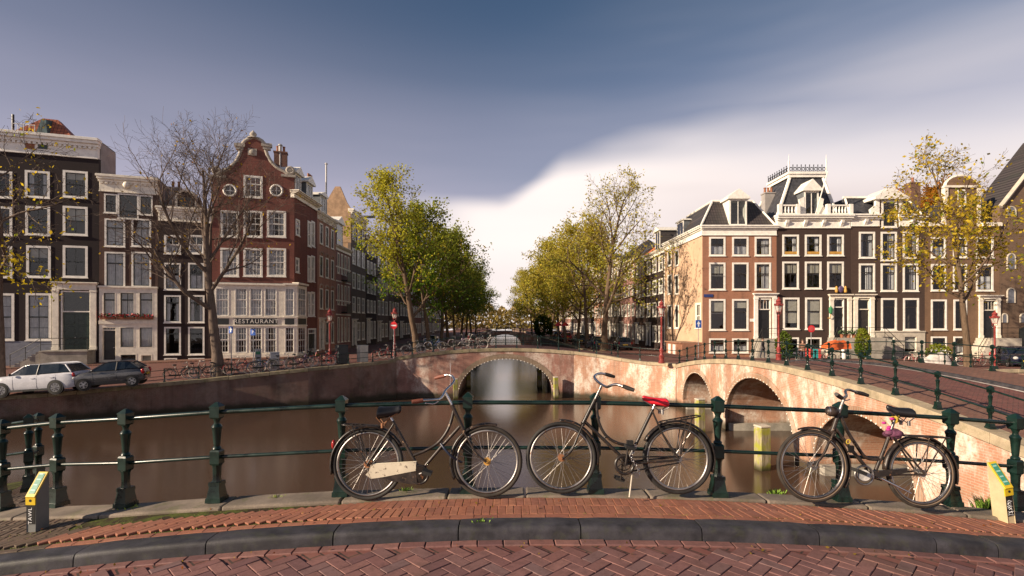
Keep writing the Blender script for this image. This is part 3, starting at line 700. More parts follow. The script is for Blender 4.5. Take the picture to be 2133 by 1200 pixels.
railing('green railing following the sandstone edge of the three arched bridge', [(RX + 0.2, 8.7 + 1.43 * i, rzz(8.7 + 1.43 * i) + 0.03) for i in range(18)] + [(9.95, 34.1, -0.89), (8.75, 35.0, -0.86), (7.4, 35.75, -0.68), (6.0, 36.3, -0.46)])
railing('green railing on the house side of the three arched bridge', [(17.45, 12.2 + 1.6 * i, rzz(12.2 + 1.6 * i)) for i in range(14)])
railing('green railing along the side canal below the sunlit houses', [(18.2 + 1.7 * i, 33.6, -0.97 - 0.022 * i * 1.7) for i in range(12)])
railing('green railing on the near side of the wide arch bridge', [(-8.6 + 1.49 * i, CD + 0.15, cz(-8.6 + 1.49 * i) + 0.05) for i in range(10)], 0.95)
railing('green railing on the far side of the wide arch bridge', [(-8.0 + 1.49 * i, CD + 6.8, cz(-8.0 + 1.49 * i)) for i in range(12)], 0.95)
lq = resample([(x - 0.12, y + 0.3, z + 0.04) for x, y, z in LEDGE[2:]], 1.75)
railing('thin black railing along the quay edge behind the row of bicycles', [p for p in lq if p.x > -22.2], 0.80, r=0.018)
# ------------------------------------------------------------------ house building kit
ROOM = paint('room_shade_dark', (0.045, 0.035, 0.028), 0.9, var=0.3)  # the dimness of the rooms is put into this dark colour
class House:
    def __init__(s, name, label, loc, cat='house', group=None):
        s.root = empty(name, loc); lab(s.root, label, cat, group); s.inv = Matrix.Translation(-Vector(loc))
class Face:
    """a vertical house front between two plan points; local x along it (to the viewer's right), y into the house, z up"""
    def __init__(s, H, p0, p1, zb):
        s.H = H; d = Vector((p1[0] - p0[0], p1[1] - p0[1])); s.w = d.length; d.normalize()
        s.M = Matrix(((d.x, -d.y, 0, p0[0]), (d.y, d.x, 0, p0[1]), (0, 0, 1, zb), (0, 0, 0, 1)))
        s.Mi = s.M.inverted(); s.L = H.inv @ s.M; s.holes = []
        c = s.M @ Vector((s.w / 2, 0, 4)); s.pxm = F / c.y * max(0.12, abs(d.x - d.y * c.x / c.y))   # photo px per metre along x
        s.pzm = F / c.y
    def uz(s, px, py):
        o = s.Mi @ Vector((0, 0, EYE)); d = s.Mi.to_3x3() @ Vector(((px - CX) / F, 1, -(py - HZ) / F)); t = -o.y / d.y
        p = o + d * t; return (p.x, p.z)
    def rc(s, x0, y0, x1, y1):
        ym, xm = (y0 + y1) / 2, (x0 + x1) / 2
        return (s.uz(x0, ym)[0], s.uz(xm, y1)[1], s.uz(x1, ym)[0], s.uz(xm, y0)[1])
    def put(s, mb, name, mats, parent=None, smooth=None):
        return mb.build(name, mats, parent or s.H.root, smooth, s.L if parent is None else None)
    def wall(s, mat, outline=None, z1=None, name='wall', thick=0.35, holes=None, z0=-0.6):
        ol = outline or [(0, z0), (s.w, z0), (s.w, z1), (0, z1)]
        m = MB(); m.poly(ol, s.holes if holes is None else holes, 0.0, thick); return s.put(m, name, mat)
    def boxp(s, name, mat, u0, u1, y0, y1, z0, z1, parent=None):
        m = MB(); m.box(u0, u1, y0, y1, z0, z1); return s.put(m, name, mat, parent)
def rect_pts(u0, z0, u1, z1): return [(u0, z0), (u1, z0), (u1, z1), (u0, z1)]
def curtain_mesh(u0, z0, u1, z1, y, fold=0.03, pitch=0.11):
    m = MB(); n = max(4, int((u1 - u0) / pitch * 4)); n = min(n, 40); vs = []
    ph = rnd.random() * 6
    for i in range(n + 1):
        u = u0 + (u1 - u0) * i / n; yy = y + fold * math.sin(ph + 2 * math.pi * (u - u0) / pitch) + fold * 0.5 * math.sin(ph * 2 + 9.1 * u)
        vs += [(u, yy, z0), (u, yy, z1)]
    m.add(vs, [(2*i, 2*i+2, 2*i+3, 2*i+1) for i in range(n)]); return m
def window(f, r, fw=0.12, frame=WHITE, sash=None, nx=2, nt=1, nb=1, split=0.5, cur=None, sill=True, proud=0.035, bar=0.035, arch=0.0, name='window', hole=True, sills=None, glass=None):
    """opening + frame (window) > sash, pane, sill, curtain"""
    u0, z0, u1, z1 = r; sash = sash or frame
    if hole: f.holes.append(rect_pts(u0 + 0.01, z0 + 0.01, u1 - 0.01, z1 - 0.01))
    y0, y1 = -proud, 0.10
    m = MB(); m.box(u0, u0 + fw, y0, y1, z0, z1); m.box(u1 - fw, u1, y0, y1, z0, z1); m.box(u0 + fw, u1 - fw, y0, y1, z1 - fw, z1); m.box(u0 + fw, u1 - fw, y0, y1, z0, z0 + fw * 0.8)
    w = f.put(m, name, frame)
    a0, a1, b0, b1 = u0 + fw, u1 - fw, z0 + fw * 0.8, z1 - fw
    if a1 - a0 < 0.08 or b1 - b0 < 0.08: return w
    zs = b0 + (b1 - b0) * (1 - split); st = min(0.05, (a1 - a0) * 0.09)
    m = MB(); ys0, ys1 = 0.03, 0.075
    rows = []
    for lo, hi, k, dy in ((b0, zs, nb, 0.0), (zs, b1, nt, -0.02)):
        if k == 0: continue
        m.box(a0, a0 + st, ys0 + dy, ys1 + dy, lo, hi); m.box(a1 - st, a1, ys0 + dy, ys1 + dy, lo, hi)
        m.box(a0 + st, a1 - st, ys0 + dy, ys1 + dy, lo, lo + st); m.box(a0 + st, a1 - st, ys0 + dy, ys1 + dy, hi - st, hi)
        A0, A1, B0, B1 = a0 + st, a1 - st, lo + st, hi - st
        for i in range(1, nx):
            u = A0 + (A1 - A0) * i / nx; m.box(u - bar / 2, u + bar / 2, ys0 + dy + 0.004, ys1 + dy - 0.004, B0, B1)
        for j in range(1, k):
            z = B0 + (B1 - B0) * j / k
            for i in range(nx):
                ua, ub = A0 + (A1 - A0) * i / nx + bar / 2 * (i > 0), A0 + (A1 - A0) * (i + 1) / nx - bar / 2 * (i < nx - 1)
                m.box(ua, ub, ys0 + dy + 0.006, ys1 + dy - 0.006, z - bar / 2, z + bar / 2)
        rows.append((A0, A1, B0, B1, k, dy))
    f.put(m, 'sash', sash, w)
    for A0, A1, B0, B1, k, dy in rows:
        cw, ch = (A1 - A0) / nx, (B1 - B0) / k
        kx, kz = (nx, k) if cw * f.pxm >= 8 and ch * f.pzm >= 8 else (1, 1)
        for i in range(kx):
            for j in range(kz):
                p = MB(); ua, ub = A0 + (A1 - A0) * i / kx, A0 + (A1 - A0) * (i + 1) / kx; za, zb = B0 + (B1 - B0) * j / kz, B0 + (B1 - B0) * (j + 1) / kz
                y = 0.055 + dy; t1, t2 = rnd.uniform(-0.004, 0.004), rnd.uniform(-0.004, 0.004)
                p.add([(ua, y + t1, za), (ub, y - t1, za), (ub, y - t1 + t2, zb), (ua, y + t1 + t2, zb)], [(0, 1, 2, 3)]); f.put(p, 'pane', glass or GLASS, w)
    if sill:
        p = MB(); p.box(u0 - 0.04, u1 + 0.04, -proud - 0.07, 0.0, z0 - 0.07, z0 - 0.001); f.put(p, 'sill', sills or frame, w)
    if cur:
        kind = cur if isinstance(cur, str) else rnd.choice(cur)
        W_ = a1 - a0
        if kind == 'net': f.put(curtain_mesh(a0, b0, a1, b1, 0.17), 'curtain', CURT, w, 60)
        elif kind == 'half': f.put(curtain_mesh(a0, b0, a1, b0 + (b1 - b0) * 0.55, 0.16), 'curtain', CURT, w, 60)
        elif kind == 'drapes':
            for s0, s1 in ((a0, a0 + W_ * 0.26), (a1 - W_ * 0.26, a1)): f.put(curtain_mesh(s0, b0, s1, b1, 0.2, 0.04), 'curtain', CURT, w, 60)
        elif kind == 'one': f.put(curtain_mesh(a0 + W_ * 0.5, b0, a1, b1, 0.2, 0.04), 'curtain', CURT, w, 60)
        elif kind in ('blind', 'blind2'):
            fr = rnd.uniform(0.25, 0.5) if kind == 'blind' else rnd.uniform(0.7, 0.95)
            q = MB(); q.box(a0, a1, 0.15, 0.158, b1 - (b1 - b0) * fr, b1); f.put(q, 'blind', BLIND, w)
    return w
def panel_door(f, r, col=BLACK, split=0.68, frame=WHITE, fw=0.10, leaf=2, bars=True, glass_top=True):
    u0, z0, u1, z1 = r; f.holes.append(rect_pts(u0 + 0.01, z0 + 0.01, u1 - 0.01, z1 - 0.01))
    m = MB(); m.box(u0, u0 + fw, -0.03, 0.2, z0, z1); m.box(u1 - fw, u1, -0.03, 0.2, z0, z1); m.box(u0 + fw, u1 - fw, -0.03, 0.2, z1 - fw, z1)
    zt = z0 + (z1 - z0) * split; m.box(u0 + fw, u1 - fw, -0.02, 0.2, zt, zt + 0.09); fr = f.put(m, 'door_frame', frame)
    a0, a1 = u0 + fw, u1 - fw
    m = MB(); m.box(a0, a1, 0.10, 0.16, z0, zt); W_ = (a1 - a0) / leaf
    for i in range(leaf):
        for lo, hi in ((0.05, 0.28), (0.33, 0.62), (0.67, 0.95)):
            x0, x1 = a0 + W_ * (i + 0.14), a0 + W_ * (i + 0.86); m.box(x0, x1, 0.075, 0.10, z0 + (zt - z0) * lo, z0 + (zt - z0) * hi)
    d = f.put(m, 'door', col); bevel(d, 0.012, 1)
    m = MB(); m.ball((a0 + (a1 - a0) * (0.46 if leaf > 1 else 0.85), 0.05, z0 + 1.0), 0.045, 8, 6); f.put(m, 'handle', CHROME, d)
    if z1 - fw - zt > 0.2:
        p = MB(); p.add([(a0, 0.12, zt + 0.09), (a1, 0.12, zt + 0.09), (a1, 0.12, z1 - fw), (a0, 0.12, z1 - fw)], [(0, 1, 2, 3)]); f.put(p, 'transom_pane', GLASS, fr)
        if bars:
            p = MB()
            for i in range(1, 4): u = a0 + (a1 - a0) * i / 4; p.box(u - 0.015, u + 0.015, 0.10, 0.115, zt + 0.09, z1 - fw)
            f.put(p, 'transom_bars', frame, fr)
    return fr
def surround(f, u0, u1, z0, z1, pw=0.30, mat=None, head=0.55, proj=0.14):
    """door case of pilasters and entablature round a doorway (u0..u1 outside)"""
    mat = mat or WHITE; m = MB()
    for a, b in ((u0, u0 + pw), (u1 - pw, u1)):
        m.box(a, b, -proj, 0.0, z0 + 0.25, z1 - head - 0.16); m.box(a - 0.03, b + 0.03, -proj - 0.03, 0.0, z0, z0 + 0.25); m.box(a - 0.03, b + 0.03, -proj - 0.03, 0, z1 - head - 0.16, z1 - head)
    m.box(u0, u1, -proj, 0, z1 - head, z1 - 0.18); m.box(u0 - 0.08, u1 + 0.08, -proj - 0.10, 0, z1 - 0.18, z1 - 0.09); m.box(u0 - 0.14, u1 + 0.14, -proj - 0.20, 0, z1 - 0.09, z1)
    o = f.put(m, 'door_case', mat); bevel(o, 0.012, 1); return o
def cornice(f, u0, u1, z0, z1, proj=0.45, mat=None, dent=True, brackets=0, name='cornice', back=0.3):
    mat = mat or WHITE; h = z1 - z0; m = MB()
    m.box(u0, u1, -0.06, back, z0, z0 + h * 0.58); m.box(u0 - 0.02, u1 + 0.02, -0.11, back, z0, z0 + h * 0.07)
    m.box(u0 - 0.05, u1 + 0.05, -proj * 0.45, back, z0 + h * 0.58, z0 + h * 0.72); m.box(u0 - 0.10, u1 + 0.10, -proj * 0.8, back, z0 + h * 0.72, z0 + h * 0.86); m.box(u0 - 0.16, u1 + 0.16, -proj, back, z0 + h * 0.86, z1)
    c = f.put(m, name, mat); bevel(c, 0.015, 1)
    if dent:
        m = MB(); n = int((u1 - u0) / 0.32)
        for i in range(n):
            u = u0 + (u1 - u0) * (i + 0.5) / n; m.box(u - 0.09, u + 0.09, -proj * 0.42, -0.055, z0 + h * 0.48, z0 + h * 0.575)
        lab(f.put(m, 'dentils', mat, c), kind='stuff')
    for i in range(brackets):
        u = u0 + (u1 - u0) * (i + 0.5) / brackets if brackets > 1 else (u0 + u1) / 2
        m = MB(); m.poly([(-0.06, z0 + h * 0.1), (-0.06, z0 + h * 0.58), (-proj * 0.75, z0 + h * 0.58), (-proj * 0.6, z0 + h * 0.4), (-0.16, z0 + h * 0.25)], d0=u - 0.13, d1=u + 0.13, axis='x'); f.put(m, 'bracket', mat, c)
    return c
def shell(f, depth, z1, mat, sides=True, roof=True, roof_mat=None, ridge=0.0, name='rear_walls'):
    """side and rear walls, and a roof that closes the house"""
    w = f.w; m = MB(); m.box(0.0, w, depth - 0.3, depth, -0.6, z1)
    if sides: m.box(0.0, 0.3, 0.36, depth - 0.3, -0.6, z1); m.box(w - 0.3, w, 0.36, depth - 0.3, -0.6, z1)
    f.put(m, name, mat)
    m = MB(); m.box(0.32, w - 0.32, depth - 0.42, depth - 0.31, -0.5, z1 - 0.2); m.box(0.31, 0.34, 0.5, depth - 0.43, -0.5, z1 - 0.2); m.box(w - 0.34, w - 0.31, 0.5, depth - 0.43, -0.5, z1 - 0.2); f.put(m, 'room_shade', ROOM)  # dark sheets added behind the windows to carry the rooms' shade
    if roof:
        m = MB()
        if ridge: m.add([(-0.02, 0.25, z1), (w + 0.02, 0.25, z1), (w + 0.02, depth + 0.02, z1), (-0.02, depth + 0.02, z1), (-0.02, depth / 2, z1 + ridge), (w + 0.02, depth / 2, z1 + ridge)], [(0, 1, 5, 4), (2, 3, 4, 5), (0, 4, 3), (1, 2, 5), (0, 3, 2, 1)])
        else: m.box(0.02, w - 0.02, 0.1, depth - 0.02, z1 - 0.02, z1 + 0.1)
        f.put(m, 'roof', roof_mat or SLATE)
def chimney(f, u, y, z0, h, w=0.7, d=0.6, mat=None, pots=2, potmat=None):
    mat = mat or MATS['chimney_brick']; m = MB(); m.box(u - w / 2, u + w / 2, y - d / 2, y + d / 2, z0, z0 + h); m.box(u - w / 2 - 0.06, u + w / 2 + 0.06, y - d / 2 - 0.06, y + d / 2 + 0.06, z0 + h, z0 + h + 0.12)
    c = f.put(m, 'chimney', mat)
    for i in range(pots):
        p = MB(); p.lathe([(0.12, 0), (0.10, 0.45), (0.13, 0.47), (0.13, 0.55)], 10, (u - w / 2 + w * (i + 0.5) / pots, y, z0 + h + 0.12)); f.put(p, 'chimney_pot', potmat or MATS['terracotta'], c, 40)
    return c
paint('terracotta', (0.30, 0.12, 0.06), 0.8); brick('chimney_brick', (0.22, 0.10, 0.07), (0.17, 0.08, 0.06), (0.2, 0.17, 0.14))
def dormer(f, u0, u1, z0, z1, depth=1.6, y=0.2, cheeks=None, ped=0.0, nx=2, frame=None, roofmat=None, cur=None, nt=1, nb=1):
    """dormer box: window in front, cheeks, roof"""
    cheeks = cheeks or LEAD; fr = frame or WHITE
    m = MB(); m.box(u0, u0 + 0.10, y, y + depth, z0, z1); m.box(u1 - 0.10, u1, y, y + depth, z0, z1); d = f.put(m, 'dormer', cheeks)
    m = MB(); h = 0.14
    if ped: m.poly([(u0 - 0.2, z1), (u1 + 0.2, z1), (u1 + 0.2, z1 + 0.16), ((u0 + u1) / 2, z1 + ped), (u0 - 0.2, z1 + 0.16)], d0=y - 0.28, d1=y + depth)
    else: m.box(u0 - 0.14, u1 + 0.14, y - 0.18, y + depth, z1, z1 + h)
    f.put(m, 'dormer_roof', roofmat or fr, d)
    a0, a1, b0, b1 = u0 + 0.02, u1 - 0.02, z0, z1; fw = min(0.14, (u1 - u0) * 0.12)
    m = MB()
    m.box(a0, a0 + fw, y - 0.05, y, b0, b1); m.box(a1 - fw, a1, y - 0.05, y, b0, b1); m.box(a0 + fw, a1 - fw, y - 0.05, y, b1 - fw, b1); m.box(a0 + fw, a1 - fw, y - 0.05, y, b0, b0 + fw)
    for i in range(1, nx):
        u = a0 + fw + (a1 - a0 - 2 * fw) * i / nx; m.box(u - 0.03, u + 0.03, y - 0.04, y - 0.005, b0 + fw, b1 - fw)
    f.put(m, 'dormer_window', fr, d)
    p = MB(); p.add([(a0 + fw, y - 0.012, b0 + fw), (a1 - fw, y - 0.012, b0 + fw), (a1 - fw, y - 0.012, b1 - fw), (a0 + fw, y - 0.012, b1 - fw)], [(0, 1, 2, 3)]); f.put(p, 'pane', GLASS, d)
    p = MB(); p.box(u0 + 0.1, u1 - 0.1, y + depth - 0.05, y + depth, z0, z1); f.put(p, 'dormer_back', cheeks, d)
    return d
def steps_mesh(f, u0, u1, z0, z1, n, y0, y1, dirn=1, mat=None, name='stoop'):
    """flight of steps along the front rising from u0 to u1"""
    m = MB()
    for i in range(n):
        a = u0 + (u1 - u0) * i / n; b = u0 + (u1 - u0) * (i + 1) / n; z = z0 + (z1 - z0) * (i + 1) / n
        m.box(min(a, b), max(a, b), y0, y1, z0 - 0.3, z)
    return f.put(m, name, mat or STONE)
def handrail(f, pts, h=0.95, name='stoop_railing', parent=None, y=None):
    m = MB()
    for p in pts: m.tube([p, (p[0], p[1], p[2] + h)], 0.022, 6)
    m.tube([(p[0], p[1], p[2] + h) for p in pts], 0.026, 6); m.tube([(p[0], p[1], p[2] + h * 0.5) for p in pts], 0.015, 6)
    return f.put(m, name, IRON, parent)
def anchors(f, spots, mat=None):
    for u, z in spots:
        m = MB(); m.box(u - 0.03, u + 0.03, -0.035, 0, z - 0.28, z + 0.28); f.put(m, 'wall_anchor', mat or IRON)

def letters(cu, mat, parent, L, name='lettering'):
    """turn a text curve into a real mesh of letters"""
    t_ = bpy.data.objects.new(name, cu); COL.objects.link(t_); dg = bpy.context.evaluated_depsgraph_get(); me = bpy.data.meshes.new_from_object(t_.evaluated_get(dg)); bpy.data.objects.remove(t_)
    me.materials.clear(); me.materials.append(mat); return link(name, me, parent, L)
def text_part(body, size, mat, parent, L, name='lettering', spacing=1.0, extrude=0.003):
    cu = bpy.data.curves.new(name, 'FONT'); cu.body = body; cu.size = size; cu.extrude = extrude; cu.align_x = 'CENTER'; cu.align_y = 'CENTER'; cu.space_character = spacing; cu.resolution_u = 3
    return letters(cu, mat, parent, L, name)
# ------------------------------------------------------------------ left row of houses
B_BLACK = brick('tarred_brick', (0.030, 0.020, 0.020), (0.022, 0.016, 0.017), (0.035, 0.027, 0.026), dirt_amt=0.2)
B_BROWN = brick('brown_brick', (0.105, 0.058, 0.043), (0.08, 0.046, 0.037), (0.13, 0.10, 0.085))
B_DBROWN = brick('dark_brown_brick', (0.042, 0.026, 0.024), (0.032, 0.022, 0.021), (0.05, 0.038, 0.034), dirt_amt=0.2)
B_RED = brick('restaurant_brick', (0.215, 0.070, 0.052), (0.165, 0.055, 0.044), (0.18, 0.115, 0.09), dirt_amt=0.25)
PLAST = stone('grey_plaster', (0.36, 0.33, 0.31), 0.15)
BLUEP = paint('blue_grey_plaster', (0.18, 0.19, 0.23), 0.7)
FLUE = paint('flue_metal', (0.50, 0.48, 0.46), 0.55)
CASH = paint('dark_sash_paint', (0.018, 0.022, 0.018), 0.4)

H = House('canal_house', 'tall black tarred brick house with wide white cornice behind the white car', (*rowpt(70), -1.66)); f = Face(H, rowpt(-75), rowpt(206), -1.66)
kw = dict(fw=0.17, sash=CASH, nx=2, split=0.5)
for y0, y1, x0 in ((356, 412, 0), (430, 490, 1), (512, 578, 3)):
    for a, b in ((-26, 26), (52 + x0, 104 + x0 * 0.7), (131, 183)):
        window(f, f.rc(a, y0, b, y1), cur=(None, 'blind', None, 'drapes', None)[rnd.randrange(5)], **kw)
window(f, f.rc(-26, 611, 30, 709), fw=0.17, sash=CASH, nx=2, nt=2, nb=2, cur='net'); window(f, f.rc(54, 611, 107, 709), fw=0.17, sash=CASH, nx=2, nt=2, nb=2, cur='net')
panel_door(f, f.rc(127, 606, 190, 729), DGREEN, 0.64, leaf=2, bars=False)
u0, z0, u1, z1 = f.rc(110, 588, 202, 729); surround(f, u0, u1, z0, z1, 0.42, CREAM, 0.62)
zc0, zc1 = f.uz(150, 328)[1], f.uz(150, 286)[1]
window(f, f.rc(60, 741, 106, 752), fw=0.1, cur=None, nx=2, nt=1, nb=0, split=1.0, sill=False)
f.wall(B_BLACK, z1=zc0 + 0.05); c = cornice(f, 0, f.w - 0.05, zc0, zc1, 0.5)
for a, b, mm in ((54, 73, MATS['terracotta']), (80, 100, DGREEN)):
    u0, z0, u1, z1 = f.rc(a, 299, b, 311); m = MB(); m.box(u0, u1, -0.085, -0.06, z0, z1); f.put(m, 'attic_hatch', mm, c)
shell(f, 3.2, zc1 - 0.1, PLAST)
u0, z0, u1, z1 = f.rc(-60, 711, 108, 742); m = MB(); m.box(u0, u1, -0.06, -0.003, -0.5, z1); f.put(m, 'plinth', BLUEP)
u0, z0, u1, z1 = f.rc(106, 731, 200, 760)
m = MB(); m.box(u0, u1, -1.5, -0.005, -0.3, z1); m.box(u0 - 0.06, u1 + 0.06, -1.58, -0.005, z1, z1 + 0.10); st = f.put(m, 'stoop', STONE)
us, zs = f.uz(45, 770); steps_mesh(f, us, u0 - 0.06, 0.0, z1, 7, -1.4, -0.15, mat=STONE, name='stoop_steps')
handrail(f, [(us, -1.45, 0.1), ((us + u0) / 2, -1.45, (z1 + 0.1) / 2), (u0, -1.45, z1 + 0.1), ((u0 + u1) / 2, -1.45, z1 + 0.1), (u1, -1.45, z1 + 0.1)])
ur, zr = f.uz(85, 243); m = MB(); zb_ = zc1 - 0.1; a, b = f.uz(0, 283)[0], f.uz(150, 283)[0]
m.add([(a, 0.6, zb_), (b, 0.6, zb_), (b, 3.1, zb_), (a, 3.1, zb_), (ur - 0.6, 1.6, zr + 0.4), (ur + 0.4, 1.6, zr + 0.4), (ur + 0.4, 2.2, zr + 0.4), (ur - 0.6, 2.2, zr + 0.4)], [(0,1,5,4),(1,2,6,5),(2,3,7,6),(3,0,4,7),(4,5,6,7)]); rf = f.put(m, 'tiled_roof', TILE_RED)
COPPER = paint('green_copper', (0.07, 0.11, 0.11), 0.6, var=0.3)
ua, ub = f.uz(64, 260)[0], f.uz(92, 260)[0]; m = MB(); m.add([(ua, 0.5, zb_), (ub, 0.5, zb_), (ub - 0.1, 1.7, zr + 0.3), (ua + 0.7, 1.7, zr + 0.3), (ua + 0.25, 0.9, zr + 0.1), (ub - 0.3, 0.9, zr + 0.1)], [(0,1,5,4),(4,5,2,3),(1,2,5),(0,4,3)]); f.put(m, 'copper_dormer', COPPER, rf)
u_, z_ = f.uz(7, 287); m = MB(); m.tube([(u_, 1.2, z_ - 0.2), (u_, 1.2, f.uz(7, 226)[1])], 0.09, 8); f.put(m, 'flue_pipe', IRON)
m = MB(); ua, ub = f.uz(12, 270)[0], f.uz(60, 270)[0]
for z in (0.25, 0.9): m.tube([(ua, 0.8, zc1 + z), (ub, 0.8, zc1 + z)], 0.03, 5)
for i in range(5): u = ua + (ub - ua) * i / 4; m.tube([(u, 0.8, zc1 - 0.1), (u, 0.8, zc1 + 0.95)], 0.03, 5)
f.put(m, 'roof_terrace_rail', WHITE)

# --- brown house with white frontage and geraniums
H = House('canal_house', 'narrow brown brick house with cream ground floor and red flower boxes', (*rowpt(268), -1.52)); f = Face(H, rowpt(206.5), rowpt(329), -1.52)
for a, b, c_, d in ((217, 404, 245, 444), (245.5, 404, 289, 456), (289.5, 407, 318, 448)): window(f, f.rc(a, c_ if False else b, c_, d), fw=0.11, sash=CASH, nx=2 if c_ - a < 40 else 1, split=0.5 if c_ - a < 40 else 0.72)
for y0, y1 in ((456, 514), (525, 598)):
    for a, b in ((218, 261), (274, 315)): window(f, f.rc(a, y0, b, y1), fw=0.13, sash=CASH, nx=2, nt=1, nb=1, split=0.3, cur='net')
zs0, zs1 = f.uz(268, 771)[1], f.uz(268, 600)[1]
for a, b in ((215, 242), (250, 281), (290, 320)): window(f, f.rc(a, 609, b, 663), fw=0.06, frame=CREAM, sash=CASH, nx=1 if a != 250 else 2, split=0.28, cur='net', sill=False, proud=0.10)
for a, b in ((250, 281), (290, 320)): window(f, f.rc(a, 681, b, 724), fw=0.06, frame=CREAM, sash=CASH, nx=1, nt=0, nb=1, split=0.0, cur='net', sill=False, proud=0.10)
panel_door(f, f.rc(214, 682, 242, 750), BLACK, 0.9, CREAM, 0.05, leaf=1)
window(f, f.rc(250, 737, 286, 768), fw=0.08, frame=CREAM, sash=CASH, nx=2, split=0.3, cur=None, proud=0.10, sill=False); window(f, f.rc(293, 738, 318, 766), fw=0.08, frame=CREAM, nx=1, nt=0, nb=1, split=0, cur='blind2', proud=0.10, sill=False)
zc0, zc1 = f.uz(268, 403)[1], f.uz(268, 368)[1]
low = [h for h in f.holes if max(p[1] for p in h) < zs1]; f.wall(B_BROWN, z1=zc0 + 0.05)
m = MB(); m.poly(rect_pts(0.03, 0.0, f.w - 0.03, zs1), low, -0.09, -0.003); fr = f.put(m, 'cream_frontage', CREAM)
u0, u1 = 0.0, f.w; m = MB(); m.box(u0 - 0.02, u1 + 0.02, -0.22, 0, zs1, zs1 + 0.14); f.put(m, 'string_course', CREAM, fr); m = MB(); m.box(u0 + 0.02, u1 - 0.02, -0.17, -0.09, f.uz(268, 675)[1], f.uz(268, 668)[1]); f.put(m, 'string_course', CREAM, fr)
cornice(f, 0.03, f.w - 0.03, zc0, zc1, 0.4, CREAM); m = MB(); um = f.w / 2; m.ball((um - 0.1, -0.25, zc0 + (zc1 - zc0) * 0.45), 0.26, 10, 8, sc=(1, 0.7, 1.1)); f.put(m, 'carved_keystone', CREAM, None, 60)
shell(f, 3.2, zc1 - 0.1, PLAST, ridge=0)
LEAFG = paint('plant_leaf_green', (0.045, 0.085, 0.02), 0.7, var=0.4, scale=20); PETAL = paint('red_petals', (0.55, 0.03, 0.04), 0.6, var=0.3, scale=20)
def flower_box(f, u0, u1, z, name='flower_box', petals=True, parent=None):
    m = MB(); m.box(u0, u1, -0.36, -0.12, z, z + 0.2); b = f.put(m, name, MATS['terracotta'], parent)
    m = MB(); q = MB()
    for i in range(int((u1 - u0) * 60)):
        c = Vector((rnd.uniform(u0 - 0.05, u1 + 0.05), rnd.uniform(-0.5, -0.1), z + 0.15 + rnd.random() * 0.3)); s = rnd.uniform(0.05, 0.09)
        a = Vector((rnd.uniform(-1, 1), rnd.uniform(-1, 1), rnd.uniform(-1, 1))).normalized(); e = a.orthogonal().normalized()
        (q if petals and rnd.random() < 0.45 else m).add([c - a * s, c + e * s, c + a * s, c - e * s], [(0, 1, 2, 3)])
    f.put(m, 'leaves', LEAFG, b)
    if petals: f.put(q, 'petals', PETAL, b)
for a, b in ((212, 243), (247, 283), (287, 321)):
    u0, z0, u1, z1 = f.rc(a, 655, b, 664); flower_box(f, u0, u1, z0 - 0.05)

# --- dark small house
H = House('canal_house', 'small dark brown brick house with round topped dormer behind the bare tree', (*rowpt(384), -1.44)); f = Face(H, rowpt(329.5), rowpt(441), -1.44)
for y0, y1, cu, sp in ((490, 529, 'half', 0.5), (548, 604, 'half', 0.35), (615, 672, 'drapes', 0.25), (681, 739, None, 0.22)):
    for a, b in ((342, 377), (392, 426)): window(f, f.rc(a, y0, b, y1), fw=0.13, sash=CASH if y0 > 540 else WHITE, nx=2 if y0 < 600 else 1, split=sp, cur=cu)
for a, b in ((342, 369), (392, 426)): window(f, f.rc(a, 746, b, 768), fw=0.1, sash=CASH, nx=2, nt=0, nb=1, split=0)
zc0, zc1 = f.uz(384, 463)[1], f.uz(384, 433)[1]; f.wall(B_DBROWN, z1=zc0 + 0.05); cornice(f, 0.02, f.w - 0.02, zc0, zc1, 0.35, CREAM); shell(f, 3.2, zc1 - 0.1, PLAST)
u0, z0, u1, z1 = f.rc(362, 393, 404, 432); m = MB(); um = (u0 + u1) / 2; rr = (u1 - u0) / 2
arc = [(um + rr * math.cos(a), z1 - rr * 0.8 + rr * 0.8 * math.sin(a)) for a in [math.pi * i / 10 for i in range(11)]]
m.poly([(u1, z0 - 0.3)] + arc + [(u0, z0 - 0.3)], d0=0.7, d1=2.6); dm = f.put(m, 'dormer', B_DBROWN)
m = MB(); m.tube([(p[0], 0.68, p[1]) for p in [(u1, z0 - 0.3)] + arc + [(u0, z0 - 0.3)]], 0.10, 6); f.put(m, 'dormer_trim', CREAM, dm)
m = MB(); m.box(um - 0.45, um + 0.45, 0.66, 0.70, z0, z0 + 1.0); f.put(m, 'dormer_shutter', CASH, dm)
u_, z_ = f.uz(348, 432); chimney(f, u_, 2.4, z_ - 0.5, 2.6, 0.9, 0.7, PLAST, 2)

# --- restaurant on the corner
ZB = -1.34
H = House('corner_restaurant', 'red brick corner restaurant with curved white trimmed gable and white shop front', (*rowpt(530), ZB), 'building')
f = Face(H, rowpt(441.5), LC, ZB); fl = Face(H, LC, flankL(51.6), ZB)
for y0, y1, ny in ((439, 494, 2), (517, 576, 2)):
    for a, b in ((459, 498), (507, 547), (556, 596)): window(f, f.rc(a, y0, b, y1), fw=0.15, nx=3 if ny == 2 and y0 < 500 else 4, nt=ny, nb=ny, cur='net' if y0 > 500 else ('drapes' if a == 556 else None))
gh = []
window(f, f.rc(507, 366, 547, 412), fw=0.15, nx=3, nt=1, nb=2, split=0.36)
mid = 527.5
Rside = [(613, 366), (612, 365), (600, 364), (590, 357), (581, 353), (574, 348), (567, 341), (561, 333), (556, 323), (553, 313), (552.5, 306), (550, 300), (545, 294), (538, 290), (530, 288)]
Lside = [(2 * mid - x, y) for x, y in Rside][::-1]
wout = [f.uz(613, 600)]; zsh = f.uz(530, 597)[1]
wt = f.uz(613, 366)
shape = [f.uz(x, y) for x, y in Rside + Lside]
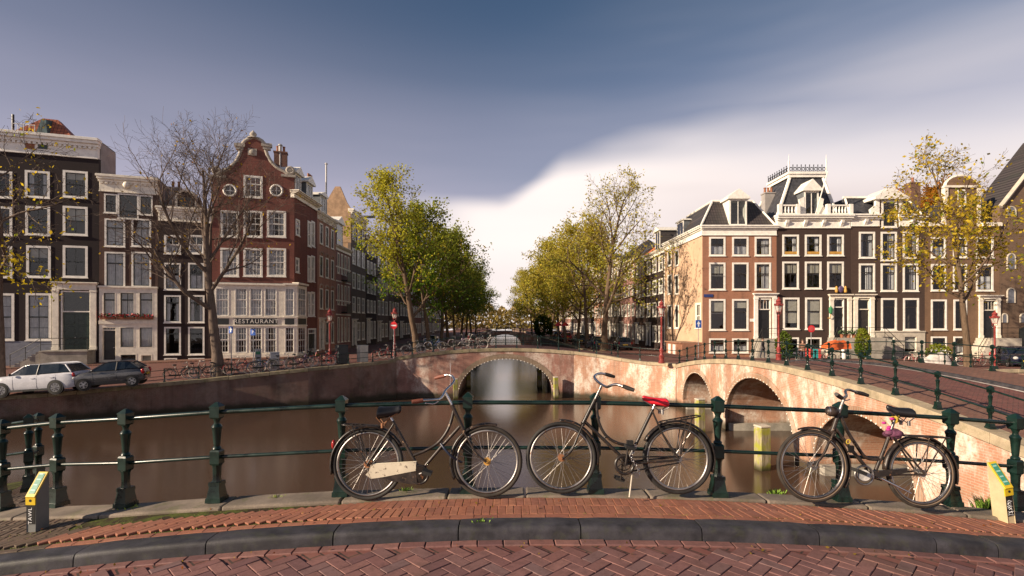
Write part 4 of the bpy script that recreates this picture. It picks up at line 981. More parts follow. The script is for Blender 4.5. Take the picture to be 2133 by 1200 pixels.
shape = [(min(max(u, 0.0), f.w), z) for u, z in shape]
for cx_ in (576, 479):
    uc, zc_ = f.uz(cx_, 397); r_ = 13.2 / f.pzm * 1.0
    f.holes.append([(uc + r_ * 0.93 * math.cos(a), zc_ + r_ * 0.93 * math.sin(a)) for a in [2 * math.pi * i / 20 for i in range(20)]])
    m = MB(); m.torus((uc, 0.0, zc_), (1, 0, 0), (0, 0, 1), r_ * 0.86, r_ * 0.16, 28, 8); w = f.put(m, 'round_window', WHITE, None, 50)
    m = MB(); m.box(uc - 0.025, uc + 0.025, 0.03, 0.06, zc_ - r_ * 0.8, zc_ + r_ * 0.8); m.box(uc - r_ * 0.8, uc + r_ * 0.8, 0.035, 0.055, zc_ - 0.025, zc_ + 0.025); f.put(m, 'sash', WHITE, w)
    m = MB(); m.add([(uc + r_ * 0.85 * math.cos(a), 0.045, zc_ + r_ * 0.85 * math.sin(a)) for a in [2 * math.pi * i / 20 for i in range(20)]], [tuple(range(20))]); f.put(m, 'pane', GLASS, w)
f.wall(B_RED, [(0, zsh), (f.w, zsh)] + shape)
GTRIM = stone('gable_stone', (0.46, 0.41, 0.34), 0.2, scale=3)
m = MB(); pth = [f.uz(x, y) for x, y in Rside[2:] + Lside[:-2]]; m.tube([(u, 0.10, z + 0.05) for u, z in pth], 0.17, 8); tr = f.put(m, 'gable_trim', GTRIM, None, 50)
for s in (1, -1):
    uc, zc_ = f.uz(mid + s * 77, 355); m = MB()
    m.torus((uc, 0.05, zc_), (1, 0, 0), (0, 0, 1), 0.27, 0.13, 24, 8); m.torus((uc, 0.0, zc_), (1, 0, 0), (0, 0, 1), 0.09, 0.08, 16, 6); m.box(uc - 0.75 * s if s > 0 else uc - 0.45, uc + 0.45 if s > 0 else uc + 0.75, -0.12, 0.3, zc_ - 0.62, zc_ - 0.40); f.put(m, 'scroll', GTRIM, tr, 50)
    uc, zc_ = f.uz(mid + s * 28, 306); m = MB(); m.box(uc - 0.42, uc + 0.42, -0.18, 0.32, zc_, zc_ + 0.28); m.box(uc - 0.3, uc + 0.3, -0.1, 0.3, zc_ - 0.25, zc_); f.put(m, 'impost', GTRIM, tr)
uc, zc_ = f.uz(527, 288); m = MB(); m.lathe([(0.5, 0), (0.42, 0.12), (0.22, 0.2), (0.30, 0.35), (0.24, 0.5), (0.10, 0.62), (0.05, 0.7)], 12, (uc, 0.1, zc_)); f.put(m, 'finial', GTRIM, tr, 50)
uc, zc_ = f.uz(526, 317); m = MB(); m.box(uc - 0.35, uc + 0.35, -0.09, 0, zc_ - 0.3, zc_ + 0.3); m.ball((uc, -0.08, zc_), 0.26, 10, 6, sc=(1, 0.4, 1)); f.put(m, 'crest', GTRIM, None, 50)
# flank: narrow windows, pairs, cornice, dormers, door
for a, b, c_, d in ((615.5, 457, 624, 491), (615.5, 537, 623, 568)): window(fl, fl.rc(a, b, c_, d), fw=0.13, nx=1, split=0.5)
for y0, y1 in ((461, 514), (533, 587), (608, 659)):
    for a, b in ((640.5, 647.5), (648.3, 655.5)): window(fl, fl.rc(a, y0, b, y1), fw=0.16, nx=2, nt=1, nb=1, split=0.5)
panel_door(fl, fl.rc(641, 684, 658, 741), CASH, 0.8, WHITE, 0.15, leaf=2)
zk0, zk1 = fl.uz(613, 412)[1], fl.uz(613, 396)[1]
fl.wall(B_RED, z1=zk0 + 0.05); cornice(fl, -0.1, fl.w, zk0, zk1, 0.55, CREAM, dent=False)
m = MB(); m.box(0.02, 0.3, 0.36, 6, -0.6, zk1 - 0.4); m.box(0.02, f.w - 0.02, 5.8, 6.1, -0.6, zk1 - 0.4); f.put(m, 'rear_walls', B_RED)
zr = f.uz(527, 305)[1]; m = MB(); ze = zk1 - 0.15
m.add([(-0.1, 0.3, ze), (f.w + 0.05, 0.3, ze), (f.w / 2, 0.3, zr), (-0.1, 6.3, ze), (f.w + 0.05, 6.3, ze), (f.w / 2, 6.3, zr)], [(0,1,2),(5,4,3),(1,4,5,2),(0,2,5,3),(0,3,4,1)]); f.put(m, 'roof', TILE_RED)
for a, b, y0, y1 in ((617, 630, 365, 402), (641, 654, 384, 417)):
    u0, z0, u1, z1 = fl.rc(a, y0, b, y1); dormer(fl, u0, u1, z0, z1, 1.7, 0.15, ped=0.75, nx=2)
uc, zc_ = f.uz(570, 335); chimney(f, uc + 0.25, 3.0, zr - 2.4, 2.9, 1.1, 0.7, None, 2)
uc, zc_ = fl.uz(633, 380); m = MB(); m.tube([(uc, 2.2, zc_ - 1), (uc, 2.2, fl.uz(633, 322)[1] + 0.8)], 0.14, 10); m.lathe([(0.22, 0), (0.18, 0.12), (0.02, 0.2)], 10, (uc, 2.2, fl.uz(633, 322)[1] + 0.8)); f.H and fl.put(m, 'flue_pipe', FLUE, None, 40)
# shop front: front, chamfered corner, flank
nF = Vector((QD.y, -QD.x)); n2 = Vector((1, 0.02)); OUT = 0.38
o0 = Q0 + nF * OUT
def on_line(px, o, d):
    k = (px - CX) / F; t = (k * o.y - o.x) / (d.x - k * d.y); return o + d * t
sa, sb = on_line(444, o0, QD), on_line(592, o0, QD); d2 = Vector((-0.02, 1)); sc_, sd = on_line(619.5, LC + n2 * OUT, d2), on_line(639, LC + n2 * OUT, d2)
shop_top, sgn0, sgn1 = 594, 663, 676
SIGNB = paint('sign_black', (0.02, 0.022, 0.02), 0.35)
root_shop = None
for k, (pa, pb, wins) in enumerate(((sa, sb, ((449, 477), (489.5, 515), (520.5, 546), (551.5, 576.5))), (sb, sc_, ((593.5, 613),)), (sc_, sd, ((621, 637),)))):
    s = Face(H, pa, pb, ZB); zt = s.uz((CX + PX(0, 1) * 0) if False else {0: 530, 1: 605, 2: 629}[k], shop_top)[1]; xm = {0: 530, 1: 605, 2: 629}[k]
    for a, b in wins:
        window(s, s.rc(a, 600, b, 658), fw=0.05, nx=4 if k == 0 else 3, nt=2, nb=2, split=0.42, cur='net', sill=False, bar=0.03, proud=0.02)
        window(s, s.rc(a, 681, b, 735), fw=0.05, nx=4 if k == 0 else 3, nt=2, nb=2, split=0.5, cur='drapes' if a in (489.5, 551.5) else None, sill=False, bar=0.03, proud=0.02)
    s.wall(CREAM, rect_pts(0, 0, s.w, zt), name='shop_wall', thick=0.18)
    m = MB(); m.box(-0.1, s.w + 0.1, -0.16, 0.42, zt, zt + 0.16); m.box(0, s.w, -0.07, -0.002, s.uz(xm, 662)[1], s.uz(xm, 659.5)[1]); m.box(0, s.w, -0.07, -0.002, s.uz(xm, 679.5)[1], s.uz(xm, 677)[1]); m.box(0, s.w, -0.10, -0.002, -0.1, s.uz(xm, 737.5)[1]); s.put(m, 'shop_moulding', CREAM)
    for a, b in (((489, 577.5),) if k == 0 else wins) + (((449, 477),) if k == 0 else ()):
        u0, z0, u1, z1 = s.rc(a, 663.5, b, 676); m = MB(); m.box(u0, u1, -0.035, -0.002, z0, z1); sg = s.put(m, 'sign_board', SIGNB)
        if k == 0 and b > 570:
            cu = bpy.data.curves.new('lettering', 'FONT'); cu.body = 'RESTAURANT'; cu.size = 0.50; cu.extrude = 0.008; cu.align_x = 'CENTER'; cu.align_y = 'CENTER'; cu.space_character = 1.18
            letters(cu, WHITE, sg, Matrix.Translation(((u0 + u1) / 2, -0.045, (z0 + z1) / 2)) @ Matrix.Rotation(R(90), 4, 'X'))
    if k == 0: root_shop = s
m = MB(); A = [sa - nF * OUT * 0.9, sa, sb, sc_, sd, sd - n2 * OUT * 0.9]; zt = root_shop.uz(530, shop_top)[1] + 0.10
zt = zt + 0.0; inv = Vector((rowpt(530)[0], rowpt(530)[1]))
m.poly([(p.x - inv.x, p.y - inv.y) for p in A], d0=zt - 0.02, d1=zt + 0.10, axis='z'); m.build('shop_roof', LEAD, H.root)
m = MB(); s = root_shop; u0, z0, u1, z1 = s.rc(444.5, 683, 486, 737); panel_door(s, s.rc(463, 686, 479, 738), BLACK, 0.85, CREAM, 0.06, leaf=1) if False else None

# ------------------------------------------------------------------ further houses: a general builder
def gen_house(label, p0, p1, zb, h, floors, bays, wall, frame=WHITE, sash=None, gf=3.4, corn=0.8, cornmat=None, roof=None, roofh=0.0, depth=9.0, cur=('half', 'blind', None, None), wfrac=0.62, hfrac=0.66, door=0, shop=False, arch=False, fw=0.13, dorm=0, hole=True, brk=0, nx=2, name='canal_house', rear=None, win0=0.28):
    H = House(name, label, ((p0[0] + p1[0]) / 2, (p0[1] + p1[1]) / 2, zb)); f = Face(H, p0, p1, zb); w = f.w
    zc0 = h - corn; fh = (zc0 - gf) / (floors - 1) if floors > 1 else 0
    bw = (w - 0.5) / bays
    for k in range(floors):
        zb0 = 0 if k == 0 else gf + fh * (k - 1); hh = gf if k == 0 else fh
        for i in range(bays):
            uc = 0.25 + bw * (i + 0.5); ww = bw * wfrac / 2
            if k == 0 and door is not None and i == door % bays:
                panel_door(f, (uc - ww, 0.35, uc + ww, gf * 0.9), rnd.choice((BLACK, DGREEN, CASH)), 0.76, frame, 0.1, leaf=1); surround(f, uc - ww - 0.16, uc + ww + 0.16, 0.3, gf * 0.9 + 0.4, 0.2, frame, 0.34)
                continue
            r = (uc - ww, zb0 + hh * win0, uc + ww, zb0 + hh * (win0 + hfrac)) if k else (uc - ww, 0.9, uc + ww, gf * 0.9)
            window(f, r, fw=fw, frame=frame, sash=sash, nx=nx, split=0.45, cur=cur, sill=True)
            if arch:
                m = MB(); cxx = uc; zt = r[3] + 0.02; pts = [(cxx + ww * 1.05 * math.cos(a), zt + 0.34 * math.sin(a)) for a in [math.pi * j / 8 for j in range(9)]]; m.tube([(u, -0.02, z + 0.05) for u, z in pts], 0.10, 5); f.put(m, 'window_arch', MATS['arch_ring_brick'])
    f.wall(wall, z1=zc0 + 0.05)
    cornice(f, 0.02, w - 0.02, zc0, h, 0.42, cornmat or frame, dent=False, brackets=brk)
    if rear is not False: shell(f, depth, h - 0.1, rear or wall, ridge=roofh, roof_mat=roof)
    for i in range(dorm):
        u = w * (i + 0.5) / dorm; dormer(f, u - 0.6, u + 0.6, h, h + 1.7, 2.2, 0.3, ped=0.45)
    return H, f
B_ORANGE = brick('orange_brick', (0.48, 0.22, 0.145), (0.40, 0.18, 0.12), (0.42, 0.32, 0.25), dirt_amt=0.35)
B_PINK = brick('banded_red_brick', (0.33, 0.155, 0.13), (0.27, 0.125, 0.105), (0.33, 0.26, 0.22), dirt_amt=0.3)
B_GREY = brick('grey_brown_brick', (0.16, 0.12, 0.10), (0.125, 0.095, 0.082), (0.2, 0.16, 0.135))
B_OCH = stone('sunlit_gable_ochre', (0.38, 0.245, 0.15), 0.3)  # orange sunlight on the gable wall is put into this colour
G = lambda *a, **k: gen_house(*a, **k)
H, f = G('orange brick house with rounded window arches next to the restaurant', flankL(51.6), flankL(57.3), -1.3, 14.4, 4, 3, B_ORANGE, CREAM, CASH, gf=3.6, arch=True, brk=6, roof=SLATE, roofh=2.4, wfrac=0.55, hfrac=0.64)
dormer(f, 1.6, 3.2, 14.2, 16.4, 2.0, 0.3, ped=0.5)
for i, u in enumerate((3.9, 4.3, 4.7, 5.1)): m = MB(); m.tube([(u, 2.5, 15), (u, 2.5, 19.4 - 0.2 * (i == 0) * 6)], 0.13, 8); f.put(m, 'flue_pipe', MATS['terracotta'])
m = MB(); m.tube([(f.w - 0.15, 1.0, 13), (f.w - 0.15, 1.0, 20.8)], 0.10, 8); m.lathe([(0.18, 0), (0.15, 0.1), (0.02, 0.2)], 8, (f.w - 0.15, 1.0, 20.8)); f.put(m, 'metal_flue', FLUE)
H, f = G('low banded red brick house with small balconies and grey attic dormer', flankL(57.35), flankL(63), -1.3, 11.9, 3, 4, B_PINK, CREAM, CASH, gf=4.2, corn=0.6, roof=SLATE, roofh=1.0, wfrac=0.5, door=None)
dormer(f, 1.2, 3.4, 11.8, 14.6, 2.4, 0.3, ped=0.9, cheeks=LEAD, nx=1)
for z in (4.0, 5.6, 7.8, 9.4): f.boxp('stone_band', CREAM, 0.02, f.w - 0.02, -0.03, -0.002, z, z + 0.14)
m = MB(); m.box(2.0, 3.6, -0.7, 0, 4.25, 4.4); m.box(2.0, 3.6, -0.7, -0.66, 4.4, 5.3); f.put(m, 'balcony', IRON); m = MB(); m.box(2.0, 3.6, -0.7, 0, 7.95, 8.1); m.box(2.0, 3.6, -0.7, -0.66, 8.1, 9.0); f.put(m, 'balcony', IRON)
H, f = G('tall dark grey house with gable wall coloured in its sunlit ochre tone, rising above its neighbour', flankL(63.05), flankL(70), -1.3, 17.2, 5, 3, B_GREY, WHITE, WHITE, gf=3.6, corn=1.5, cornmat=CREAM, brk=5, roof=SLATE, roofh=1.2, rear=B_OCH)
m = MB(); m.poly([(-0.02, 13), (3.6, 13), (3.6, 17.0), (1.9, 19.9), (1.3, 19.9), (0.5, 18.0), (0.02, 17.2)], d0=-0.04, d1=0.3, axis='x', M=Matrix.Identity(4)); f.put(m, 'gable_wall', B_OCH)
m = MB(); m.box(0.0, 0.35, 3.7, 7.5, 12, 16.6); f.put(m, 'side_wall', B_OCH)
m = MB(); m.box(f.w - 1.0, f.w - 0.7, -1.5, 0.3, 17.3, 17.6); f.put(m, 'hoist_beam', CASH)
G('narrow almost black house with stepped white trim and cream doorway', flankL(70.05), flankL(76), -1.3, 15.2, 5, 3, B_DBROWN, WHITE, WHITE, gf=3.8, corn=0.5, roof=SLATE, roofh=3.0)
G('grey brick canal house half hidden by the leafy tree', flankL(76.05), flankL(84), -1.25, 14.2, 4, 3, B_GREY, WHITE, WHITE, roof=SLATE, roofh=3.0)
G('brown brick canal house with cream windows behind the leafy tree', flankL(84.05), flankL(93), -1.25, 14.8, 4, 4, B_BROWN, CREAM, CREAM, roof=TILE_DARK, roofh=3.5)
BLUEH = paint('blue_shutters', (0.03, 0.16, 0.42), 0.6)
G('dark brick canal house far along the shaded quay', flankL(93.05), flankL(104), -1.2, 15.5, 4, 4, B_DBROWN, WHITE, WHITE, roof=SLATE, roofh=3, cur=None)
G('red brick canal house far along the shaded quay', flankL(104.05), flankL(118), -1.2, 14.5, 4, 5, B_RED, WHITE, WHITE, roof=SLATE, roofh=3, cur=None)
G('grey canal house at the far end of the shaded quay', flankL(118.05), flankL(136), -1.2, 16, 4, 5, B_GREY, WHITE, WHITE, roof=SLATE, roofh=3, cur=None)
G('brown canal house at the far end of the shaded quay, beyond the grey one', flankL(136.05), flankL(165), -1.1, 15, 4, 7, B_BROWN, WHITE, WHITE, roof=SLATE, roofh=3, cur=None)
# ------------------------------------------------------------------ right row of houses
ZR = -1.42
def ux(f, px, y): return PX(px, RD + y) - f.M.translation.x
def zy(py, y): return P(0, py, RD + y).z - ZR
def rp(px, D=RD): return Vector((PX(px, D), D))
B_R1 = brick('corner_house_brick', (0.34, 0.145, 0.085), (0.28, 0.118, 0.072), (0.34, 0.25, 0.18), dirt_amt=0.2)
B_R2 = brick('dark_painted_brick', (0.060, 0.036, 0.030), (0.046, 0.030, 0.026), (0.065, 0.044, 0.036), dirt_amt=0.2)
B_R3 = brick('chocolate_brick', (0.075, 0.047, 0.037), (0.058, 0.038, 0.032), (0.085, 0.06, 0.048), dirt_amt=0.2)
B_R4 = brick('ochre_brown_brick', (0.20, 0.115, 0.068), (0.16, 0.092, 0.056), (0.22, 0.16, 0.11))
B_R5 = brick('warehouse_brick', (0.17, 0.105, 0.07), (0.13, 0.085, 0.06), (0.18, 0.14, 0.10))
FLANK_SUN = stone('sunlit_flank_tone', (0.62, 0.42, 0.28), 0.12, scale=0.8)  # the flank is brick too; its sunlight is put into this paler colour
SASHD = paint('dark_brown_sash', (0.03, 0.024, 0.02), 0.4)
H = House('corner_house', 'sunlit red brick corner house with dark tiled hipped roof and white dormer', (*rp(1540), ZR)); f = Face(H, RC, rp(1617.5), ZR); fl = Face(H, flankR(59), RC, ZR)
kw = dict(fw=0.16, sash=SASHD, split=0.4)
for y0, y1 in ((493.5, 533), (547, 604)):
    for a, b in ((1477, 1511), (1525, 1559), (1572, 1606)): window(f, f.rc(a, y0, b, y1), nx=2, cur=('blind', 'half', 'one', None, 'drapes'), **kw)
for a, b in ((1477, 1511), (1525, 1559)): window(f, f.rc(a, 623, b, 688), nx=1, cur='blind', **kw); window(f, f.rc(a, 705, b, 735), fw=0.14, sash=SASHD, nx=2, split=0.4, cur='half')
panel_door(f, f.rc(1577, 622, 1606, 706), BLACK, 0.72, WHITE, 0.1, leaf=1); u0, z0, u1, z1 = f.rc(1570, 611, 1619, 706); surround(f, u0, u1 - 0.1, z0, z1, 0.36, WHITE, 0.4)
for y0, y1 in ((520, 554), (572, 613), (635, 684)):
    for a, b in ((1391, 1399), (1406, 1414)): window(fl, fl.rc(a, y0, b, y1), fw=0.16, nx=2, cur=None, sash=SASHD)
window(fl, fl.rc(1449, 631, 1460, 684), fw=0.16, nx=1, cur='blind2')
zc0, zc1 = f.uz(1540, 491)[1], f.uz(1540, 470)[1]
f.wall(B_R1, z1=zc0 + 0.05); fl.wall(FLANK_SUN, z1=zc0 + 0.05); cornice(f, -0.1, f.w, zc0, zc1, 0.4, WHITE, dent=False); cornice(fl, 0.05, fl.w, zc0, zc1, 0.42, WHITE, dent=False, name='side_cornice')
m = MB(); m.box(f.w - 0.3, f.w - 0.02, 0.36, 10.5, -0.6, zc1); m.box(0.4, f.w - 0.02, 10.6, 10.9, -0.6, zc1 - 0.1); f.put(m, 'rear_walls', B_R1)
zt = zy(419, 1.9); a, b = ux(f, 1484, 1.9), ux(f, 1568, 1.9); w_ = f.w
m = MB(); m.add([(-0.1, 0.1, zc1 - 0.05), (w_, 0.1, zc1 - 0.05), (w_, 10.9, zc1 - 0.05), (0.1, 10.9, zc1 - 0.05), (a, 1.9, zt), (b, 1.9, zt), (b, 9.2, zt), (a, 9.2, zt)], [(0,1,5,4),(1,2,6,5),(2,3,7,6),(3,0,4,7),(4,5,6,7)]); rf = f.put(m, 'roof', TILE_DARK)
m = MB()
for p, q in (((-0.1, 0.1, zc1), (a, 1.9, zt)), ((w_, 0.1, zc1), (b, 1.9, zt)), ((a, 1.9, zt), (b, 1.9, zt)), ((a, 1.9, zt), (a, 9.2, zt))): m.tube([p, q], 0.11, 6)
f.put(m, 'hip_trim', WHITE, rf)
u0, z0, u1, z1 = f.rc(1524, 416, 1555, 469); dormer(f, u0 - 0.15, u1 + 0.15, z0, z1 + 0.1, 2.4, 0.25, ped=0.95, nx=2, cheeks=WHITE)
u0, z0, u1, z1 = fl.rc(1404, 470, 1412, 490); dormer(fl, u0 - 0.4, u1 + 0.4, zc1, zc1 + 1.8, 2.0, 0.5, nx=2)
m = MB(); u0, z0 = f.uz(1440, 735)[0], 0; fl_u = fl.w
m.box(fl.w - 4.6, fl.w - 0.02, -1.9, -0.01, -0.4, 1.25); m.box(fl.w - 4.75, fl.w - 0.02, -2.05, -0.01, 1.25, 1.37); fl.put(m, 'basement_porch', B_R1)
for u in (fl.w - 2.2, fl.w - 3.6): m = MB(); m.box(u - 0.35, u + 0.35, -1.94, -1.9, 0.1, 1.1); fl.put(m, 'porch_window', WHITE)
u_, z_ = fl.uz(1383, 600); m = MB(); m.tube([(0.08, -0.08, 0.0), (0.08, -0.08, zc0)], 0.06, 8); fl.put(m, 'drain_pipe', WHITE)
u0 = f.uz(1560, 720)[0]; steps_mesh(f, u0, f.uz(1572, 700)[0], -0.1, f.uz(1590, 705)[1], 7, -1.5, -0.1, mat=STONE, name='stoop_steps'); zz = f.uz(1590, 705)[1]
m = MB(); m.box(f.uz(1572, 700)[0], f.w - 0.05, -1.5, -0.005, -0.4, zz); f.put(m, 'stoop', STONE)
handrail(f, [(u0 - 0.2, -1.45, 0.0), (f.uz(1572, 700)[0], -1.45, zz), (f.w - 0.1, -1.45, zz)])
chimney(f, ux(f, 1600, 4.0), 4.0, f.uz(1599, 470)[1], zy(405, 4.0) - f.uz(1599, 470)[1], 1.0, 0.8, PLAST, 3)
u0, z0, u1, z1 = f.rc(1466, 613, 1485, 619); m = MB(); m.box(u0, u1, -0.05, -0.01, z0, z1); f.put(m, 'street_name_plate', paint('plate_blue', (0.02, 0.04, 0.16), 0.4))
m = MB(); u0, z0, u1, z1 = f.rc(1562, 664, 1571, 670); m.box(u0, u1, -0.03, -0.004, z0, z1); f.put(m, 'name_plate', WHITE)

# --- dark house with mansard tower
H = House('canal_house', 'dark brick house with balustrade, slate mansard tower and iron cresting', (*rp(1695), ZR)); f = Face(H, rp(1618), rp(1771.5), ZR); kw = dict(fw=0.17, sash=SASHD)
for y0, y1 in ((489, 533), (545, 602)):
    for a, b in ((1629.5, 1664), (1676.5, 1711), (1723, 1757.5)):
        w = window(f, f.rc(a, y0, b, y1), nx=2 if y0 > 540 else 1, split=0.42, cur='drapes' if y0 < 540 else 'blind', **kw)
        if y0 < 540:
            u0, z0, u1, z1 = f.rc(a + 4, y1 - 9, b - 4, y1 - 4); m = MB(); m.box(u0, u1, 0.0, 0.025, z0, z1); f.put(m, 'gilt_panel', paint('gilt', (0.55, 0.30, 0.06), 0.5), w)
for a, b in ((1631, 1665), (1677, 1712)): window(f, f.rc(a, 620, b, 686), nx=1, split=0.42, cur='blind2', **kw); window(f, f.rc(a + 2, 703, b - 1, 736), nx=2, split=0.4, cur=None, fw=0.14, sash=SASHD)
panel_door(f, f.rc(1736, 623, 1758, 704), BLACK, 0.78, WHITE, 0.06, leaf=1, bars=False); u0, z0, u1, z1 = f.rc(1727, 613, 1773, 704); surround(f, u0, u1, z0, z1, 0.38, CREAM, 0.4)
uc, zc_ = f.uz(1749, 605); m = MB(); m.ball((uc, -0.2, zc_ + 0.1), 0.32, 12, 8, sc=(0.8, 0.3, 1)); cr = f.put(m, 'coat_of_arms', paint('crest_blue', (0.10, 0.07, 0.16), 0.4), None, 50)
for s in (-1, 1): m = MB(); m.lathe([(0.10, 0), (0.15, 0.15), (0.09, 0.38), (0.11, 0.48), (0.03, 0.6)], 8, (uc + 0.42 * s, -0.2, zc_ - 0.2)); f.put(m, 'crest_lion', MATS['gilt'], cr, 50)
zc0, zc1 = f.uz(1695, 476)[1], f.uz(1695, 448)[1]; f.wall(B_R2, z1=zc0 + 0.05); cornice(f, 0.02, f.w - 0.02, zc0, zc1, 0.5, WHITE, dent=False, brackets=4); shell(f, 10, zc1 - 0.1, B_R2)
zb1 = f.uz(1695, 428)[1] ; gap0, gap1 = f.uz(1663, 440)[0], f.uz(1717, 440)[0]
bal = MB(); bal.box(0.05, gap0, -0.35, -0.13, zb1 - 0.12, zb1); bal.box(gap1, f.w - 0.05, -0.35, -0.13, zb1 - 0.12, zb1); bal.box(0.05, gap0, -0.35, -0.13, zc1, zc1 + 0.12); bal.box(gap1, f.w - 0.05, -0.35, -0.13, zc1, zc1 + 0.12)
for u in (0.15, gap0 - 0.2, gap1 + 0.2, f.w - 0.15): bal.box(u - 0.16, u + 0.16, -0.40, -0.08, zc1, zb1 + 0.05)
ba = f.put(bal, 'balustrade', WHITE)
for lo, hi in ((0.35, gap0 - 0.4), (gap1 + 0.4, f.w - 0.35)):
    n = int((hi - lo) / 0.26)
    for i in range(n + 1):
        u = lo + (hi - lo) * i / n; h = zb1 - zc1 - 0.24; m = MB(); m.lathe([(0.06, 0), (0.05, 0.1 * h), (0.095, 0.35 * h), (0.05, 0.7 * h), (0.06, h)], 8, (u, -0.24, zc1 + 0.12)); f.put(m, 'baluster', WHITE, ba, 50)
zm = zy(370, 2.0); a0, a1 = ux(f, 1619, 0.5), ux(f, 1743, 0.5); b0, b1 = ux(f, 1645, 2.0), ux(f, 1714, 2.0); yb0, yb1 = 0.5, 7.0; yt0, yt1 = 2.0, 5.6
m = MB(); m.add([(a0, yb0, zc1 - 0.1), (a1, yb0, zc1 - 0.1), (a1, yb1, zc1 - 0.1), (a0, yb1, zc1 - 0.1), (b0, yt0, zm), (b1, yt0, zm), (b1, yt1, zm), (b0, yt1, zm)], [(0,1,5,4),(1,2,6,5),(2,3,7,6),(3,0,4,7),(4,5,6,7)]); tw = f.put(m, 'mansard_roof', SLATE)
m = MB()
for p, q in (((a0, yb0, zc1), (b0, yt0, zm)), ((a1, yb0, zc1), (b1, yt0, zm)), ((a0, yb1, zc1), (b0, yt1, zm))): m.tube([p, q], 0.16, 6)
m.box(b0 - 0.2, b1 + 0.2, yt0 - 0.2, yt1 + 0.2, zm, zm + 0.28); m.box(b0 - 0.32, b1 + 0.32, yt0 - 0.32, yt1 + 0.32, zm + 0.28, zm + 0.50); f.put(m, 'mansard_trim', WHITE, tw)
m = MB(); n = 9
for i in range(n + 1):
    for (pu, py) in ([(b0 - 0.2 + (b1 - b0 + 0.4) * i / n, yt0 - 0.2)] + [(b0 - 0.2, yt0 - 0.2 + (yt1 - yt0 + 0.4) * i / n)]):
        m.tube([(pu, py, zm + 0.5), (pu, py, zm + 1.12)], 0.03, 5); m.ball((pu, py, zm + 1.16), 0.06, 6, 4)
        if i < n:
            st = (b1 - b0 + 0.4) / n if py == yt0 - 0.2 and not (i == 0 and pu != b0 - 0.2) else 0
for i in range(n):
    u = b0 - 0.2 + (b1 - b0 + 0.4) * (i + 0.5) / n; m.torus((u, yt0 - 0.2, zm + 0.78), (1, 0, 0), (0, 0, 1), 0.13, 0.028, 14, 5)
    y = yt0 - 0.2 + (yt1 - yt0 + 0.4) * (i + 0.5) / n; m.torus((b0 - 0.2, y, zm + 0.78), (0, 1, 0), (0, 0, 1), 0.15, 0.028, 14, 5)
m.tube([(b0 - 0.2, yt1 + 0.2, zm + 0.95), (b0 - 0.2, yt0 - 0.2, zm + 0.95), (b1 + 0.2, yt0 - 0.2, zm + 0.95)], 0.022, 5); m.tube([(b0 - 0.2, yt1 + 0.2, zm + 0.58), (b0 - 0.2, yt0 - 0.2, zm + 0.58), (b1 + 0.2, yt0 - 0.2, zm + 0.58)], 0.022, 5)
f.put(m, 'iron_cresting', IRON, tw)
for u in (b0 - 0.2, b1 + 0.2): m = MB(); m.lathe([(0.08, 0), (0.05, 0.6), (0.09, 0.9), (0.03, 1.2), (0.01, 1.7)], 8, (u, yt0 - 0.2, zm + 0.5)); f.put(m, 'finial', WHITE, tw, 50)
u0, z0, u1, z1 = f.rc(1675, 398, 1706, 447); dormer(f, u0, u1, zc1, z1, 2.2, 0.05, ped=1.1, nx=2)
for s, u in ((-1, u0), (1, u1)):
    m = MB(); m.poly([(u, zc1), (u + s * 0.75, zc1), (u + s * 0.72, zc1 + 0.5), (u + s * 0.35, zc1 + 0.95), (u + s * 0.45, zc1 + 1.5), (u, zc1 + 1.7)], d0=-0.02, d1=0.22); f.put(m, 'dormer_volute', WHITE)
p0, p1 = f.uz(1696, 448), f.uz(1714, 362); m = MB(); m.tube([(p0[0], -0.2, p0[1]), (p1[0], -0.75, p1[1])], 0.05, 6); f.put(m, 'flag_pole', WHITE)
zz = f.uz(1748, 703)[1]; ua = f.uz(1724, 710)[0]; m = MB(); m.box(ua, f.w + 0.6, -1.5, -0.005, -0.4, zz); f.put(m, 'stoop', STONE); steps_mesh(f, f.uz(1712, 730)[0], ua, -0.1, zz, 7, -1.45, -0.15, name='stoop_steps')
handrail(f, [(f.uz(1712, 730)[0], -1.45, 0.0), (ua, -1.45, zz), (f.w + 0.5, -1.45, zz)])
for k, u in enumerate((ua + 0.5, ua + 1.1, ua + 1.6, ua + 2.1)):
    m = MB(); m.lathe([(0.13, 0), (0.19, 0.3), (0.21, 0.33)], 10, (u, -1.3, zz)); o = f.put(m, 'flower_pot', MATS['terracotta'], None, 40); m = MB()
    for i in range(40):
        c = Vector((u + rnd.gauss(0, 0.16), -1.3 + rnd.gauss(0, 0.14), zz + 0.35 + abs(rnd.gauss(0, 0.18)))); s = 0.09; a_ = Vector((rnd.uniform(-1, 1), rnd.uniform(-1, 1), rnd.uniform(-1, 1))).normalized(); e = a_.orthogonal().normalized(); m.add([c - a_ * s, c + e * s, c + a_ * s, c - e * s], [(0, 1, 2, 3)])
    f.put(m, 'leaves', LEAFG, o)
uc, zc_ = f.uz(1727, 647); m = MB(); m.lathe([(0.05, -0.35), (0.14, -0.25), (0.20, 0.2), (0.06, 0.38), (0.02, 0.5)], 6, (uc - 0.1, -0.4, zc_)); o = f.put(m, 'wall_lantern', paint('lantern_green', (0.05, 0.22, 0.10), 0.3)); m = MB(); m.tube([(uc - 0.1, -0.4, zc_ - 0.35), (uc - 0.1, -0.3, zc_ - 0.7), (uc - 0.1, 0, zc_ - 0.7)], 0.04, 6); f.put(m, 'bracket', MATS['gilt'], o)

